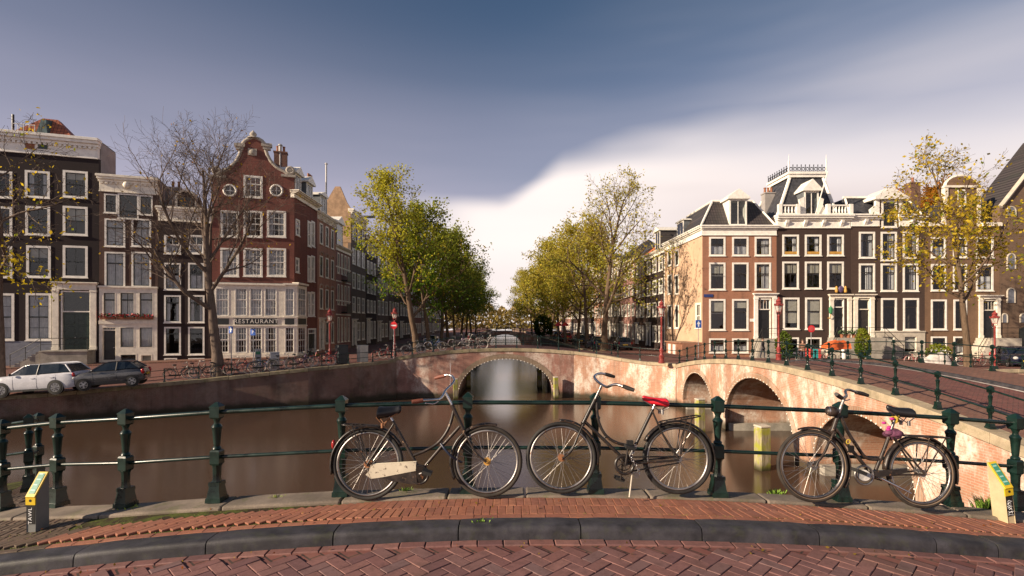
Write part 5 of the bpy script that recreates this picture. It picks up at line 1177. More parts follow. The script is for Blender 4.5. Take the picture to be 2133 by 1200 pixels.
# --- chocolate house with broken cornice
H = House('canal_house', 'chocolate brick house with cornice broken by a tall central loft window', (*rp(1850), ZR)); f = Face(H, rp(1772), rp(1926), ZR)
for y0, y1, cu in ((483, 538, 'drapes'), (549, 607, 'one')):
    for i, (a, b) in enumerate(((1789, 1822.5), (1834.5, 1868), (1880.5, 1913))): window(f, f.rc(a, y0, b, y1 + (5 if i == 1 and y0 < 500 else 0)), fw=0.17, sash=SASHD, nx=2, split=0.3, cur=cu if i != 1 else 'one')
for a, b in ((1835, 1868), (1881, 1914)): window(f, f.rc(a, 621, b, 688), fw=0.17, sash=SASHD, nx=1, split=0.25, cur=None); window(f, f.rc(a, 699, b - 4, 735), fw=0.10, frame=PALE, sash=WHITE, nx=1, split=0.3, cur='blind2', proud=0.09, sill=False)
u0, z0, u1, z1 = f.rc(1836, 418, 1868, 474); window(f, (u0, z0, u1, z1), fw=0.17, sash=SASHD, nx=2, split=0.3)
panel_door(f, f.rc(1785, 623, 1812, 703), SASHD, 0.72, CREAM, 0.08, leaf=1, bars=False); u0, z0, u1, z1 = f.rc(1777, 613, 1820, 703); surround(f, u0, u1, z0, z1, 0.38, CREAM, 0.38)
zc0, zc1 = f.uz(1850, 472)[1], f.uz(1850, 447)[1]; ua, ub = f.uz(1832, 440)[0], f.uz(1872, 440)[0]; zl = f.uz(1852, 416)[1]
f.wall(B_R3, [(0, -0.6), (f.w, -0.6), (f.w, zc0), (ub, zc0), (ub, zl), (ua, zl), (ua, zc0), (0, zc0)])
cornice(f, 0.02, ua - 0.02, zc0, zc1, 0.45, WHITE, dent=False, brackets=1); cornice(f, ub + 0.02, f.w - 0.02, zc0, zc1, 0.45, WHITE, dent=False, brackets=1)
m = MB(); m.poly([(ua - 0.6, zl), (ub + 0.6, zl), (ub + 0.6, zl + 0.25), ((ua + ub) / 2, zl + 1.15), (ua - 0.6, zl + 0.25)], d0=-0.35, d1=2.5); f.put(m, 'pediment', WHITE)
for s, u in ((-1, ua), (1, ub)): m = MB(); m.poly([(u, zc1 + 0.1), (u + s * 0.75, zc1), (u + s * 0.85, zc1 + 0.5), (u + s * 0.35, zc1 + 0.9), (u + s * 0.35, zl), (u, zl)], d0=-0.02, d1=0.25); f.put(m, 'volute', WHITE)
shell(f, 10, zc1 - 0.1, B_R3); zt = zc1 + 1.9
m = MB(); w_ = f.w; m.add([(0.05, 0.2, zc1), (w_ - 0.05, 0.2, zc1), (w_ - 0.05, 9, zc1), (0.05, 9, zc1), (0.5, 1.6, zt), (w_ - 0.5, 1.6, zt), (w_ - 0.5, 8, zt), (0.5, 8, zt)], [(0,1,5,4),(1,2,6,5),(2,3,7,6),(3,0,4,7),(4,5,6,7)]); f.put(m, 'slate_roof', SLATE)
m = MB(); m.box(0.3, w_ - 0.3, 1.45, 1.7, zt, zt + 0.18)
for u, v in ((0.08, 0.5), (w_ - 0.08, w_ - 0.5)): m.tube([(u, 0.2, zc1 + 0.05), (v, 1.6, zt + 0.05)], 0.1, 6)
f.put(m, 'roof_trim', WHITE); chimney(f, ux(f, 1901, 3.2), 3.2, zt - 0.4, 2.2, 0.95, 0.8, None, 1); chimney(f, ux(f, 1877, 4.2), 4.2, zt - 0.4, 1.4, 1.3, 0.5, None, 4)
u0 = f.uz(1822, 720)[0]; zz = f.uz(1850, 692)[1]; m = MB(); lo = [h for h in f.holes if max(p[1] for p in h) < zz]; m.poly(rect_pts(u0, 0, f.w - 0.02, zz), lo, -0.09, -0.003); pf = f.put(m, 'stone_plinth', PALE); m = MB(); m.box(u0 - 0.03, f.w, -0.16, 0, zz, zz + 0.12); f.put(m, 'plinth_moulding', PALE, pf)
m = MB(); zz2 = f.uz(1800, 703)[1]; m.box(0.7, u0 - 0.05, -1.5, -0.005, -0.4, zz2); f.put(m, 'stoop', STONE); handrail(f, [(0.75, -1.45, zz2), (u0 - 0.1, -1.45, zz2), (u0 + 1.6, -1.45, 0.2)]); steps_mesh(f, u0 + 1.5, u0 - 0.05, -0.1, zz2, 6, -1.45, -0.2, name='stoop_steps')
anchors(f, [(f.uz(x, 540)[0], f.uz(x, 615)[1]) for x in ()])

# --- ochre brown house with neck gable
H = House('canal_house', 'ochre brown brick house with raised neck gable behind the yellow tree', (*rp(2004), ZR)); f = Face(H, rp(1926.5), rp(2082), ZR)
for y0, y1 in ((494, 537), (550, 606)):
    for a, b in ((1939, 1970), (1985, 2014), (2033, 2069)): window(f, f.rc(a, y0, b, y1), fw=0.16, sash=SASHD, nx=2, nt=1, nb=2, split=0.35, cur=('half', None))
for a, b in ((1939, 1972), (1986, 2014)): window(f, f.rc(a, 624, b, 687), fw=0.16, sash=SASHD, nx=2, nt=1, nb=1, split=0.3); window(f, f.rc(a, 701, b, 737), fw=0.14, sash=SASHD, nx=2, cur='half')
window(f, f.rc(1994, 395, 2012, 430), fw=0.12, nx=1, sash=SASHD)
panel_door(f, f.rc(2046, 625, 2075, 704), BLACK, 0.72, CREAM, 0.08, leaf=1); u0, z0, u1, z1 = f.rc(2038, 615, 2082, 704); surround(f, u0, u1, z0, z1, 0.36, CREAM, 0.38)
zc = f.uz(2004, 472)[1]; ua, ub = f.uz(1970, 420)[0], f.uz(2038, 420)[0]; zn = f.uz(2004, 388)[1]; zp = f.uz(2004, 366)[1]; um = (ua + ub) / 2
arc = [(um + (ub - ua) / 2 * math.cos(a), zn + (zp - zn) * math.sin(a)) for a in [math.pi * i / 10 for i in range(11)]]
f.wall(B_R4, [(0, -0.6), (f.w, -0.6), (f.w, zc), (ub, zc)] + arc + [(ua, zc), (0, zc)])
m = MB(); m.tube([(u, 0.1, z) for u, z in arc], 0.14, 6); m.box(ua - 0.25, ub + 0.25, -0.15, 0.3, zn - 0.15, zn + 0.05)
for u in (ua, ub): m.box(u - 0.16, u + 0.16, -0.1, 0.3, zc, zn - 0.15)
f.put(m, 'gable_trim', CREAM); m = MB(); m.box(0, ua - 0.17, -0.3, 0.3, zc, zc + 0.35); m.box(ub + 0.17, f.w, -0.3, 0.3, zc, zc + 0.35); f.put(m, 'cornice', CREAM)
shell(f, 5, zc - 0.1, B_R4, roof=False); m = MB(); m.add([(0.4, 0.3, zc - 0.1), (f.w, 0.3, zc - 0.1), (um, 0.3, zn - 1.0), (0.4, 5, zc - 0.1), (f.w, 5, zc - 0.1), (um, 5, zn - 1.0)], [(0,1,2),(5,4,3),(1,4,5,2),(0,2,5,3)]); f.put(m, 'roof', TILE_DARK)
zz = f.uz(2060, 704)[1]; u0 = f.uz(2032, 710)[0]; m = MB(); m.box(u0, f.w + 0.5, -1.6, -0.005, -0.4, zz); f.put(m, 'stoop', PALE); steps_mesh(f, f.uz(2008, 735)[0], u0, -0.2, zz, 8, -1.55, -0.2, mat=PALE, name='stoop_steps'); handrail(f, [(f.uz(2008, 735)[0], -1.5, 0.0), (u0, -1.5, zz), (f.w + 0.4, -1.5, zz)])
# --- old warehouse at the picture's edge
H = House('warehouse', 'weathered brown brick warehouse with shuttered arched hatches and sloping gable', (*rp(2180), ZR), 'building'); f = Face(H, rp(2082.5), rp(2330), ZR)
zl, zr_ = f.uz(2083, 431)[1], f.uz(2133, 366)[1]; us = f.uz(2133, 400)[0]; sl = (zr_ - zl) / us; um = f.w / 2; zp = zl + sl * um
SHUT = paint('grey_blue_shutter', (0.16, 0.17, 0.20), 0.6)
f.wall(B_R5, [(0, -0.6), (f.w, -0.6), (f.w, zl), (um, zp), (0, zl)])
m = MB(); m.tube([(0, -0.08, zl), (um, -0.08, zp), (f.w, -0.08, zl)], 0.2, 6); f.put(m, 'gable_trim', PALE)
for i, (a, b, c_, d) in enumerate(((2099, 602, 2112, 631), (2099, 530, 2113, 560), (2098, 432, 2114, 450), (2140, 602, 2156, 631), (2140, 530, 2156, 560), (2088, 655, 2096, 672), (2126, 655, 2136, 672))):
    u0, z0, u1, z1 = f.rc(a, b, c_, d); m = MB(); rr = (u1 - u0) / 2; uc = (u0 + u1) / 2; m.poly([(u0, z0), (u1, z0), (u1, z1 - rr)] + [(uc + rr * math.cos(t), z1 - rr + rr * math.sin(t)) for t in [math.pi * j / 8 for j in range(1, 8)]] + [(u0, z1 - rr)], d0=-0.05, d1=-0.003); h_ = f.put(m, 'hatch', SHUT)
    m = MB(); m.tube([(u1 + 0.06, -0.03, z0), (u1 + 0.06, -0.03, z1 - rr)] + [(uc + (rr + 0.06) * math.cos(t), -0.03, z1 - rr + (rr + 0.06) * math.sin(t)) for t in [math.pi * j / 8 for j in range(1, 8)]] + [(u0 - 0.06, -0.03, z1 - rr), (u0 - 0.06, -0.03, z0)], 0.07, 5); f.put(m, 'hatch_frame', PALE, h_)
m = MB(); m.poly([(f.w * 0.16, -0.2), (f.w * 0.36, -0.2), (f.w * 0.36, 2.6), (f.w * 0.26, 3.2), (f.w * 0.16, 2.6)], d0=-0.04, d1=-0.003); f.put(m, 'gateway', CASH)
shell(f, 3.4, zl - 0.1, B_R5, roof=False); m = MB(); m.add([(0, 0.3, zl), (f.w, 0.3, zl), (um, 0.3, zp), (0, 3.4, zl), (f.w, 3.4, zl), (um, 3.4, zp)], [(0,1,2),(5,4,3),(1,4,5,2),(0,2,5,3)]); f.put(m, 'roof', TILE_DARK)
# ------------------------------------------------------------------ sunlit side of the far canal
def gr(label, a, b, *r, **k): return G(label, flankR(b), flankR(a), *r, **k)
H, f = gr('almost black brick house with white windows beside the sunlit corner house', 59.05, 67, -1.38, 11.9, 4, 3, B_DBROWN, WHITE, WHITE, gf=3.2, corn=0.6, roof=SLATE, roofh=2.6)
dormer(f, 3.0, 5.0, 11.8, 14.4, 2.4, 0.4, ped=0.6, cheeks=TILE_DARK)
H, f = gr('brown brick house under a bright orange tiled roof', 67.05, 72, -1.38, 12.0, 4, 3, B_BROWN, WHITE, WHITE, gf=3.2, corn=0.6, rear=B_BROWN, roof=paint('orange_tiles', (0.55, 0.15, 0.05), 0.6, var=0.3, scale=5), roofh=4.2, depth=11)
gr('reddish brick canal house behind the bare branched tree', 72.05, 81, -1.35, 12.5, 4, 4, B_PINK, WHITE, WHITE, roof=SLATE, roofh=3)
gr('grey brown canal house under the sunlit trees', 81.05, 91, -1.3, 13.5, 4, 4, B_GREY, WHITE, WHITE, roof=SLATE, roofh=3)
gr('orange brick canal house under the sunlit trees', 91.05, 104, -1.3, 13.0, 4, 5, B_ORANGE, WHITE, WHITE, roof=SLATE, roofh=3, cur=None)
gr('dark canal house far along the sunlit quay', 104.05, 120, -1.2, 14.5, 4, 5, B_DBROWN, WHITE, WHITE, roof=SLATE, roofh=3, cur=None)
gr('brown canal house far along the sunlit quay', 120.05, 140, -1.2, 13.5, 4, 6, B_BROWN, WHITE, WHITE, roof=SLATE, roofh=3, cur=None)
gr('red canal house at the far end of the sunlit quay', 140.05, 170, -1.1, 14, 4, 8, B_PINK, WHITE, WHITE, roof=SLATE, roofh=3, cur=None)
# ------------------------------------------------------------------ trees
def bark_mat(name, col):
    t = NT(name); c = t.coord('Object', (5, 5, 0.9)); n = t.noise(c, 2.5, 6.0, 0.7); g = t.noise(t.coord(), 0.8, 4.0)
    cc = t.mix(t.step(n, 0.3, 0.7), tuple(x * 0.5 for x in col), col); cc = t.mix(t.step(g, 0.55, 0.75, 0, 0.4), cc, (0.09, 0.10, 0.04)); t.set(cc, 0.9, 0, 0.2); t.bump(n, 0.6, 0.03); return t.mat
BARK = bark_mat('bark_brown', (0.17, 0.115, 0.075)); BARK2 = bark_mat('bark_grey', (0.19, 0.14, 0.11))
def leaf_mat():
    t = NT('leaf'); at = t.node('ShaderNodeAttribute', attribute_name='leafcol'); df = t.node('ShaderNodeBsdfDiffuse'); tl = t.node('ShaderNodeBsdfTranslucent')
    t.l.new(at.outputs['Color'], df.inputs[0]); t.l.new(t.mix(1.0, at.outputs['Color'], (1.0, 0.95, 0.5), 'MULTIPLY'), tl.inputs[0])
    mx = t.node('ShaderNodeMixShader'); mx.inputs[0].default_value = 0.55; t.l.new(df.outputs[0], mx.inputs[1]); t.l.new(tl.outputs[0], mx.inputs[2]); t.l.new(mx.outputs[0], t.out.inputs[0]); return t.mat
LEAF = leaf_mat()
def leaf_mesh(name, pts, size, pal, seed, H, aspect=0.6):
    """pts: (x, y, z); pal(zfrac, rng) -> colour; diamond leaves"""
    g = np.random.default_rng(seed); n = len(pts); p = np.array(pts, dtype=np.float32)
    a = g.normal(size=(n, 3)); a /= np.linalg.norm(a, axis=1, keepdims=True); b = np.cross(a, g.normal(size=(n, 3))); b /= np.linalg.norm(b, axis=1, keepdims=True)
    s = size * g.uniform(0.6, 1.3, (n, 1)); nrm = np.cross(a, b)
    v = np.stack([p - a * s, p + b * s * aspect + nrm * s * 0.15, p + a * s, p - b * s * aspect + nrm * s * 0.15], 1).reshape(-1, 3).astype(np.float32)
    me = bpy.data.meshes.new(name); me.vertices.add(4 * n); me.vertices.foreach_set('co', v.ravel()); me.loops.add(4 * n); me.loops.foreach_set('vertex_index', np.arange(4 * n, dtype=np.int32))
    me.polygons.add(n); me.polygons.foreach_set('loop_start', np.arange(0, 4 * n, 4, dtype=np.int32)); me.update(calc_edges=True)
    zf = np.clip(p[:, 2] / H, 0, 1); col = np.ones((n, 4, 4), dtype=np.float32)
    cols = np.array([pal(zf[i], g, p[i]) for i in range(n)], dtype=np.float32); col[:, :, :3] = cols[:, None, :]
    at = me.attributes.new('leafcol', 'FLOAT_COLOR', 'POINT'); at.data.foreach_set('color', col.ravel()); me.materials.append(LEAF); return me
def lerp3(a, b, t): return tuple(x + (y - x) * t for x, y in zip(a, b))
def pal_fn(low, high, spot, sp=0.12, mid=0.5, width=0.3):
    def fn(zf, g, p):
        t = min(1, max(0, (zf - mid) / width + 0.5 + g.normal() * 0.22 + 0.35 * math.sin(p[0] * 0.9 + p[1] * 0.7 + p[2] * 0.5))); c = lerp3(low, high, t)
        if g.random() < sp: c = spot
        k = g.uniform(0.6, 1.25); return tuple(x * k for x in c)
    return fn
def grow(seed, H, r0, fork=0.28, kids=(10, 6, 5, 4), spread=(48, 42, 45, 45), ratio=(0.40, 0.52, 0.5, 0.5), up=(0.0, 0.10, 0.07, 0.02, 0.0), wob=(0.05, 0.12, 0.16, 0.2, 0.25), top=0.16, lean=(0, 0), seglen=0.55, limb_shape=0.75, min_r=0.008):
    """returns (MB of wood, list of twig sample points with level)"""
    g = random.Random(seed); m = MB(); tips = []
    def vec(): return Vector((g.gauss(0, 1), g.gauss(0, 1), g.gauss(0, 1)))
    def br(p, d, L, r, lev):
        n = max(3, min(8 if lev == 0 else 6, int(L / seglen) + 2)) if lev < len(kids) else 3
        pts, rs, dirs = [p.copy()], [r], [d.copy()]; end = 0.18 if lev == 0 else 0.4
        for i in range(n):
            d = (d + vec() * wob[lev] + Vector((0, 0, up[lev]))).normalized(); p = p + d * (L / n); pts.append(p.copy()); rs.append(max(min_r, r * (1 - (1 - end) * (i + 1) / n))); dirs.append(d.copy())
        if lev == 0: rs[0] = r * 1.35
        m.tube(pts, rs, 9 if lev == 0 else (6 if lev == 1 else (4 if lev == 2 else 3)))
        if lev >= len(kids): tips.extend((q, lev) for q in pts[1:]); return
        if lev >= len(kids) - 1: tips.extend((q, lev) for q in pts[2:])
        k = kids[lev]; st = fork if lev == 0 else 0.22; az = g.uniform(0, 6.28)
        for i in range(k):
            t = st + (1 - st) * (i + g.uniform(0.2, 0.9)) / k; t = min(0.99, t); x = t * n; j = min(n - 1, int(x)); q = pts[j].lerp(pts[j + 1], x - j); dd = dirs[j + 1]
            az += 2.4 + g.uniform(-0.4, 0.4); e = dd.orthogonal().normalized(); e.rotate(Matrix.Rotation(az, 3, dd)); a = R(spread[lev] * g.uniform(0.75, 1.2)) * (1.0 if lev else (1.15 - 0.55 * (t - st) / (1 - st)))
            nd = (dd * math.cos(a) + e * math.sin(a)).normalized()
            shp = 1.0 if lev else limb_shape + (1 - limb_shape) * math.sin(math.pi * min(1, max(0, (t - st) / (1 - st) * 0.9 + 0.15))); shp *= (1 if lev else (1.1 - 0.55 * (t - st) / (1 - st)))
            br(q, nd, L * ratio[lev] * shp * g.uniform(0.8, 1.2), max(min_r, rs[j] * (0.52 if lev == 0 else 0.55)), lev + 1)
    br(Vector((0, 0, -0.1)), Vector((lean[0], lean[1], 1)).normalized(), H, r0, 0)
    return m, tips
def make_tree(name, label, loc, seed, H, r0, pal=None, per=3, size=0.13, keep=None, bark=None, jit=0.25, group=None, **kw):
    root = empty(name, loc); lab(root, label, 'tree', group); m, tips = grow(seed, H, r0, **kw); m.build('trunk', bark or BARK, root, 60)
    if pal and per:
        g = random.Random(seed + 1); pts = []
        for q, lev in tips:
            if keep and not keep(q / H, g): continue
            for _ in range(per): pts.append((q.x + g.gauss(0, jit), q.y + g.gauss(0, jit), q.z + g.gauss(0, jit)))
        link('crown', leaf_mesh('crown', pts, size, pal, seed, H), root)
    return root
def copy_to(o, loc, rz, s, label, group=None):
    c = copy_tree(o); c.location = loc; c.rotation_euler = (0, 0, rz); c.scale = (s, s, s); lab(c, label, None, group); return c
YEL, YEL2, GRN, DGR, OLV, GOLD, RUST = (0.42, 0.30, 0.03), (0.36, 0.32, 0.045), (0.10, 0.16, 0.03), (0.045, 0.085, 0.022), (0.20, 0.20, 0.04), (0.44, 0.25, 0.035), (0.40, 0.14, 0.03)
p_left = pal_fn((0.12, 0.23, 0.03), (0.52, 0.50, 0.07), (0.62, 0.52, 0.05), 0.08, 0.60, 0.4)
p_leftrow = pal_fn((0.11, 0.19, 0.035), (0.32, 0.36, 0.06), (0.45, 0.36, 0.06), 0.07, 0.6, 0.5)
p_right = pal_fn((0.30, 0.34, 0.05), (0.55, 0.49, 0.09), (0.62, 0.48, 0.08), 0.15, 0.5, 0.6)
p_gold = pal_fn((0.36, 0.38, 0.05), (0.60, 0.50, 0.08), (0.65, 0.50, 0.08), 0.2, 0.5, 0.6)
p_yel = pal_fn((0.42, 0.33, 0.03), (0.62, 0.46, 0.05), (0.26, 0.30, 0.04), 0.12, 0.5, 0.5)
p_red = pal_fn((0.30, 0.10, 0.02), (0.46, 0.20, 0.03), (0.40, 0.26, 0.03), 0.2)
# bare tree before the small dark house
make_tree('elm_tree', 'tall nearly bare tree with fine branches on the quay before the restaurant', (PX(457, 31.8), 31.8, -1.62), 11, 13.3, 0.33, pal_fn((0.34, 0.24, 0.03), (0.4, 0.26, 0.04), (0.3, 0.12, 0.03)), 1, 0.09,
          keep=lambda q, g: g.random() < (0.14 if q.z < 0.62 else 0.015), bark=BARK2, fork=0.30, kids=(12, 8, 7, 6), lean=(-0.055, 0.0), spread=(50, 42, 44, 42), ratio=(0.42, 0.50, 0.50, 0.55), up=(0, 0.15, 0.12, 0.07, 0.04), wob=(0.035, 0.10, 0.14, 0.16, 0.2), limb_shape=0.85, min_r=0.006)
make_tree('street_tree', 'yellow leaved tree beside the white car', (PX(-4, 28.3), 28.3, -2.05), 23, 13.6, 0.26, p_yel, 2, 0.10, keep=lambda q, g: g.random() < (0.62 if q.z < 0.56 else 0.06), bark=BARK2, fork=0.42, kids=(10, 6, 5, 4), spread=(62, 45, 45, 45), ratio=(0.33, 0.5, 0.5, 0.5), up=(0, 0.02, 0.02, 0, 0))
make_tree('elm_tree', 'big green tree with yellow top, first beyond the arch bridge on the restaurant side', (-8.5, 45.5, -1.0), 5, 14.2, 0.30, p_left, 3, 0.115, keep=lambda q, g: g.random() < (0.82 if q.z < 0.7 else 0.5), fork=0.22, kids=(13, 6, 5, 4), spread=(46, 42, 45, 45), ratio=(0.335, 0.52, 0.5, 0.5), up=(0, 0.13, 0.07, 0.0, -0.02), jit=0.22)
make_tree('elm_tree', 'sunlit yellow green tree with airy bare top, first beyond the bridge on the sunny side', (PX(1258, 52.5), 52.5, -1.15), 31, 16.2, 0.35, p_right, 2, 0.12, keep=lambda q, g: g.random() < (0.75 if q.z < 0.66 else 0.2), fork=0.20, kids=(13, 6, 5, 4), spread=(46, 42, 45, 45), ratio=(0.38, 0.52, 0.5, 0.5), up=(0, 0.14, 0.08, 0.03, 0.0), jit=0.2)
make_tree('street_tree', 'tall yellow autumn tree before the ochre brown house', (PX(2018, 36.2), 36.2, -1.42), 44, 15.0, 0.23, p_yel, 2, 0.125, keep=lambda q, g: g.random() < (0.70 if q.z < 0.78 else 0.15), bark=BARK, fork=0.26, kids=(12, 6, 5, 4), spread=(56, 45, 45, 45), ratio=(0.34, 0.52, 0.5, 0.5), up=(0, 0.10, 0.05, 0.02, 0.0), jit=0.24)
make_tree('garden_tree', 'rust orange tree crown showing above the roofs beside the neck gable', (PX(1944, 55.5), 55.5, -0.5), 51, 15.4, 0.25, p_red, 4, 0.15, fork=0.5, kids=(10, 6, 5, 3), spread=(55, 45, 45, 45), ratio=(0.28, 0.5, 0.5, 0.5))
# rows further along both quays
ORD = ['second', 'third', 'fourth', 'fifth', 'sixth', 'seventh', 'eighth', 'ninth', 'tenth']
gl, grt = 'trees along the shaded quay', 'trees along the sunny quay'
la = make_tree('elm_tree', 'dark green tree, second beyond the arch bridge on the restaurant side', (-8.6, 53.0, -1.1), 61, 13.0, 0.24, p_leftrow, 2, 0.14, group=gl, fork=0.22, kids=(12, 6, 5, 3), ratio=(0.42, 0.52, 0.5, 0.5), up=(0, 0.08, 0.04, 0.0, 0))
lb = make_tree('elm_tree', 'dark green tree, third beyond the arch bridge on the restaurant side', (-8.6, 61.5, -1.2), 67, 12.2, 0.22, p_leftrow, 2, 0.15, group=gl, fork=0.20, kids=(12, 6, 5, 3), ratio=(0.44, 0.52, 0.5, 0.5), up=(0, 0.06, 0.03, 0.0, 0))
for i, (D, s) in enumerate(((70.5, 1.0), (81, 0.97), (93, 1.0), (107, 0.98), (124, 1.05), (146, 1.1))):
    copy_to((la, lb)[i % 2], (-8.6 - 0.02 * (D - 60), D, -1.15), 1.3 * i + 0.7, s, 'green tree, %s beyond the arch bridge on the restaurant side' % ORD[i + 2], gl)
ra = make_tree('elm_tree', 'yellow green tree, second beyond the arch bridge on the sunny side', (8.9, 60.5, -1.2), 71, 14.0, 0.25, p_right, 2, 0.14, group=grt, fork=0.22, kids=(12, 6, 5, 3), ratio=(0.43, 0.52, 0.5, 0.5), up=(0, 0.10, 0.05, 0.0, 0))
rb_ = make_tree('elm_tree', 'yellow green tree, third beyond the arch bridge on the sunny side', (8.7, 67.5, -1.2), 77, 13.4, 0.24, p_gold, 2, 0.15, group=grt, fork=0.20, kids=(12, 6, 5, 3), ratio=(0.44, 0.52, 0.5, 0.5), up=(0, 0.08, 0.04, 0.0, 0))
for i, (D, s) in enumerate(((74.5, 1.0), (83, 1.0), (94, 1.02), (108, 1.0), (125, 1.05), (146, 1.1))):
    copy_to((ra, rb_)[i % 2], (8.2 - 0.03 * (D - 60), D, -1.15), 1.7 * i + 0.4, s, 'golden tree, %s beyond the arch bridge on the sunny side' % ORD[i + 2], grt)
# far trees closing the canal; haze is put into their pale leaf colours
g = random.Random(3); pts = []
for i in range(9000):
    x = g.uniform(-60, 46); D = g.uniform(215, 240); top = 10 + 1.5 * math.sin(x * 0.35) + 1.0 * math.sin(x * 1.1); pts.append((x, D, -0.5 + abs(g.random()) ** 0.8 * top))
o = link('far_trees', leaf_mesh('far_trees', pts, 0.75, pal_fn((0.42, 0.34, 0.14), (0.60, 0.46, 0.22), (0.5, 0.36, 0.2), 0.1), 9, 14)); lab(o, 'golden wood with haze put into its colour, closing the far end of the canal', 'trees', kind='stuff')
# ------------------------------------------------------------------ the three bicycles on the near railing
FRAMEB = paint('bike_enamel_black', (0.022, 0.017, 0.014), 0.32, var=0.3, scale=14, chips=((0.16, 0.075, 0.035), 26.0, 0.60))
FRAMEBR = paint('bike_enamel_worn', (0.030, 0.020, 0.015), 0.42, var=0.4, scale=14, chips=((0.26, 0.17, 0.11), 24.0, 0.60))
TYREM = paint('tyre_rubber', (0.02, 0.018, 0.016), 0.7, var=0.3, scale=12); TYREB = paint('tyre_dusty', (0.032, 0.025, 0.019), 0.8, var=0.3, scale=12)
GRIPR = paint('grip_red_brown', (0.20, 0.06, 0.035), 0.6); GRIPK = paint('grip_dark', (0.03, 0.025, 0.022), 0.6)
CASEW = paint('chain_case_cream', (0.62, 0.55, 0.42), 0.5, chips=((0.10, 0.06, 0.04), 30.0, 0.58)); LEATH = paint('saddle_black', (0.012, 0.012, 0.014), 0.35)
REDSAD = paint('saddle_cover_red', (0.62, 0.02, 0.035), 0.3); SPOKE = paint('spoke_steel', (0.50, 0.46, 0.42), 0.3, metal=0.9); RUST_ = paint('rusty_hub', (0.28, 0.12, 0.05), 0.7)
REFL = paint('red_reflector', (0.35, 0.02, 0.02), 0.2)
class Bike:
    LEAN = 0.10
    def __init__(s, label, D0, gx, gy):
        s.D0 = D0; s.zg = None; p = PG(gx, gy, 0); s.zg = EYE - (gy - HZ) * D0 / F
        s.base = Vector((PX(gx, D0), D0, s.zg)); s.root = empty('bicycle', s.base); lab(s.root, label, 'bicycle', 'bicycles leaning on the near railing')
    def p(s, px, py, lat=0.0):
        D = s.D0 + lat
        for _ in range(4): z = EYE - (py - HZ) * D / F; D = s.D0 + lat + s.LEAN * (z - s.zg)
        return Vector((PX(px, D), D, EYE - (py - HZ) * D / F)) - s.base
    def put(s, m, name, mat, parent=None, smooth=50): return m.build(name, mat, parent or s.root, smooth)
    U = Vector((1, 0, 0)); V = Vector((0, 0.0995, 0.995))
    def ang(s, c, a, r): return c + s.U * (r * math.cos(a)) + s.V * (r * math.sin(a))
    def wheel(s, cx, cy, rr, tyre=None, rim=None, wall=None, hub=None, spokes=36, seed=0, tilt=0.0, U=None):
        c = s.p(cx, cy); g = random.Random(seed); U = U or s.U; Wd = U.cross(s.V)
        m = MB(); m.torus(c, U, s.V, rr - 0.019, 0.019, 72, 10); w = s.put(m, 'wheel', tyre or TYREM)
        if wall:
            m = MB()
            for k in (1, -1): m.torus(c + Wd * 0.013 * k, U, s.V, rr - 0.030, 0.0045, 72, 5)
            s.put(m, 'tyre_wall', wall, w)
        m = MB(); m.torus(c, U, s.V, rr - 0.048, 0.013, 72, 8, squash=1.1); s.put(m, 'rim', rim or STEEL, w)
        m = MB()
        m.tube([c - Wd * 0.05, c + Wd * 0.05], 0.017, 10); m.tube([c - Wd * 0.034, c - Wd * 0.028], 0.034, 12); m.tube([c + Wd * 0.028, c + Wd * 0.034], 0.034, 12); m.tube([c - Wd * 0.07, c + Wd * 0.07], 0.006, 6); s.put(m, 'hub', hub or STEEL, w)
        m = MB()
        for i in range(spokes):
            side = 1 if i % 2 else -1; a = 2 * math.pi * i / spokes + g.uniform(-0.02, 0.02); b = a + (0.9 if (i // 2) % 2 else -0.9)
            h = c + Wd * 0.031 * side + (U * math.cos(b) + s.V * math.sin(b)) * 0.03; t = c + (U * math.cos(a) + s.V * math.sin(a)) * (rr - 0.055); m.tube([h, t], 0.0017, 4)
        lab(s.put(m, 'spokes', SPOKE, w), kind='stuff'); s.Wd = Wd; return w, c
    def guard(s, c, rr, a0, a1, mat, width=0.055, name='mudguard', edge=None, U=None):
        U = U or s.U; Wd = U.cross(s.V); n = 26; m = MB(); vs = []
        sec = [(-0.5, -0.014), (-0.42, -0.003), (-0.2, 0.004), (0, 0.006), (0.2, 0.004), (0.42, -0.003), (0.5, -0.014)]
        for i in range(n + 1):
            a = R(a0 + (a1 - a0) * i / n); d = U * math.cos(a) + s.V * math.sin(a)
            for x, y in sec: vs.append(c + d * (rr + 0.018 + y) + Wd * (x * width))
        k = len(sec); m.add(vs, [(i*k+j, i*k+j+1, (i+1)*k+j+1, (i+1)*k+j) for i in range(n) for j in range(k-1)])
        o = s.put(m, name, mat); sm = o.modifiers.new('thick', 'SOLIDIFY'); sm.thickness = 0.0025; return o
    def tubes(s, name, mat, segs, parent=None):
        m = MB()
        for pts, r in segs: m.tube(pts, [x * 1.12 for x in r] if isinstance(r, list) else r * 1.12, 10)
        return s.put(m, name, mat, parent)
    def saddle(s, pts, w_rear, mat, under=None, th=0.05):
        """pts: nose, middle, tail (points); loft with widening rear"""
        a, b, c = pts; st = curve([a, a.lerp(b, 0.5), b, b.lerp(c, 0.55), c], 4); n = len(st); m = MB(); vs = []; k = 12; Wd = s.U.cross(s.V)
        for i, p in enumerate(st):
            t = i / (n - 1); w = 0.022 + (w_rear / 2 - 0.022) * (max(0, (t - 0.25) / 0.75)) ** 1.4; h = th * (0.55 + 0.45 * t)
            if i == 0 or i == n - 1: w *= 0.45; h *= 0.5
            elif i == n - 2: w *= 0.93
            for j in range(k):
                q = 2 * math.pi * j / k; vs.append(p + Wd * (w * math.cos(q)) + s.V * (h * (math.sin(q) if math.sin(q) > 0 else 0.75 * math.sin(q)) * 0.6))
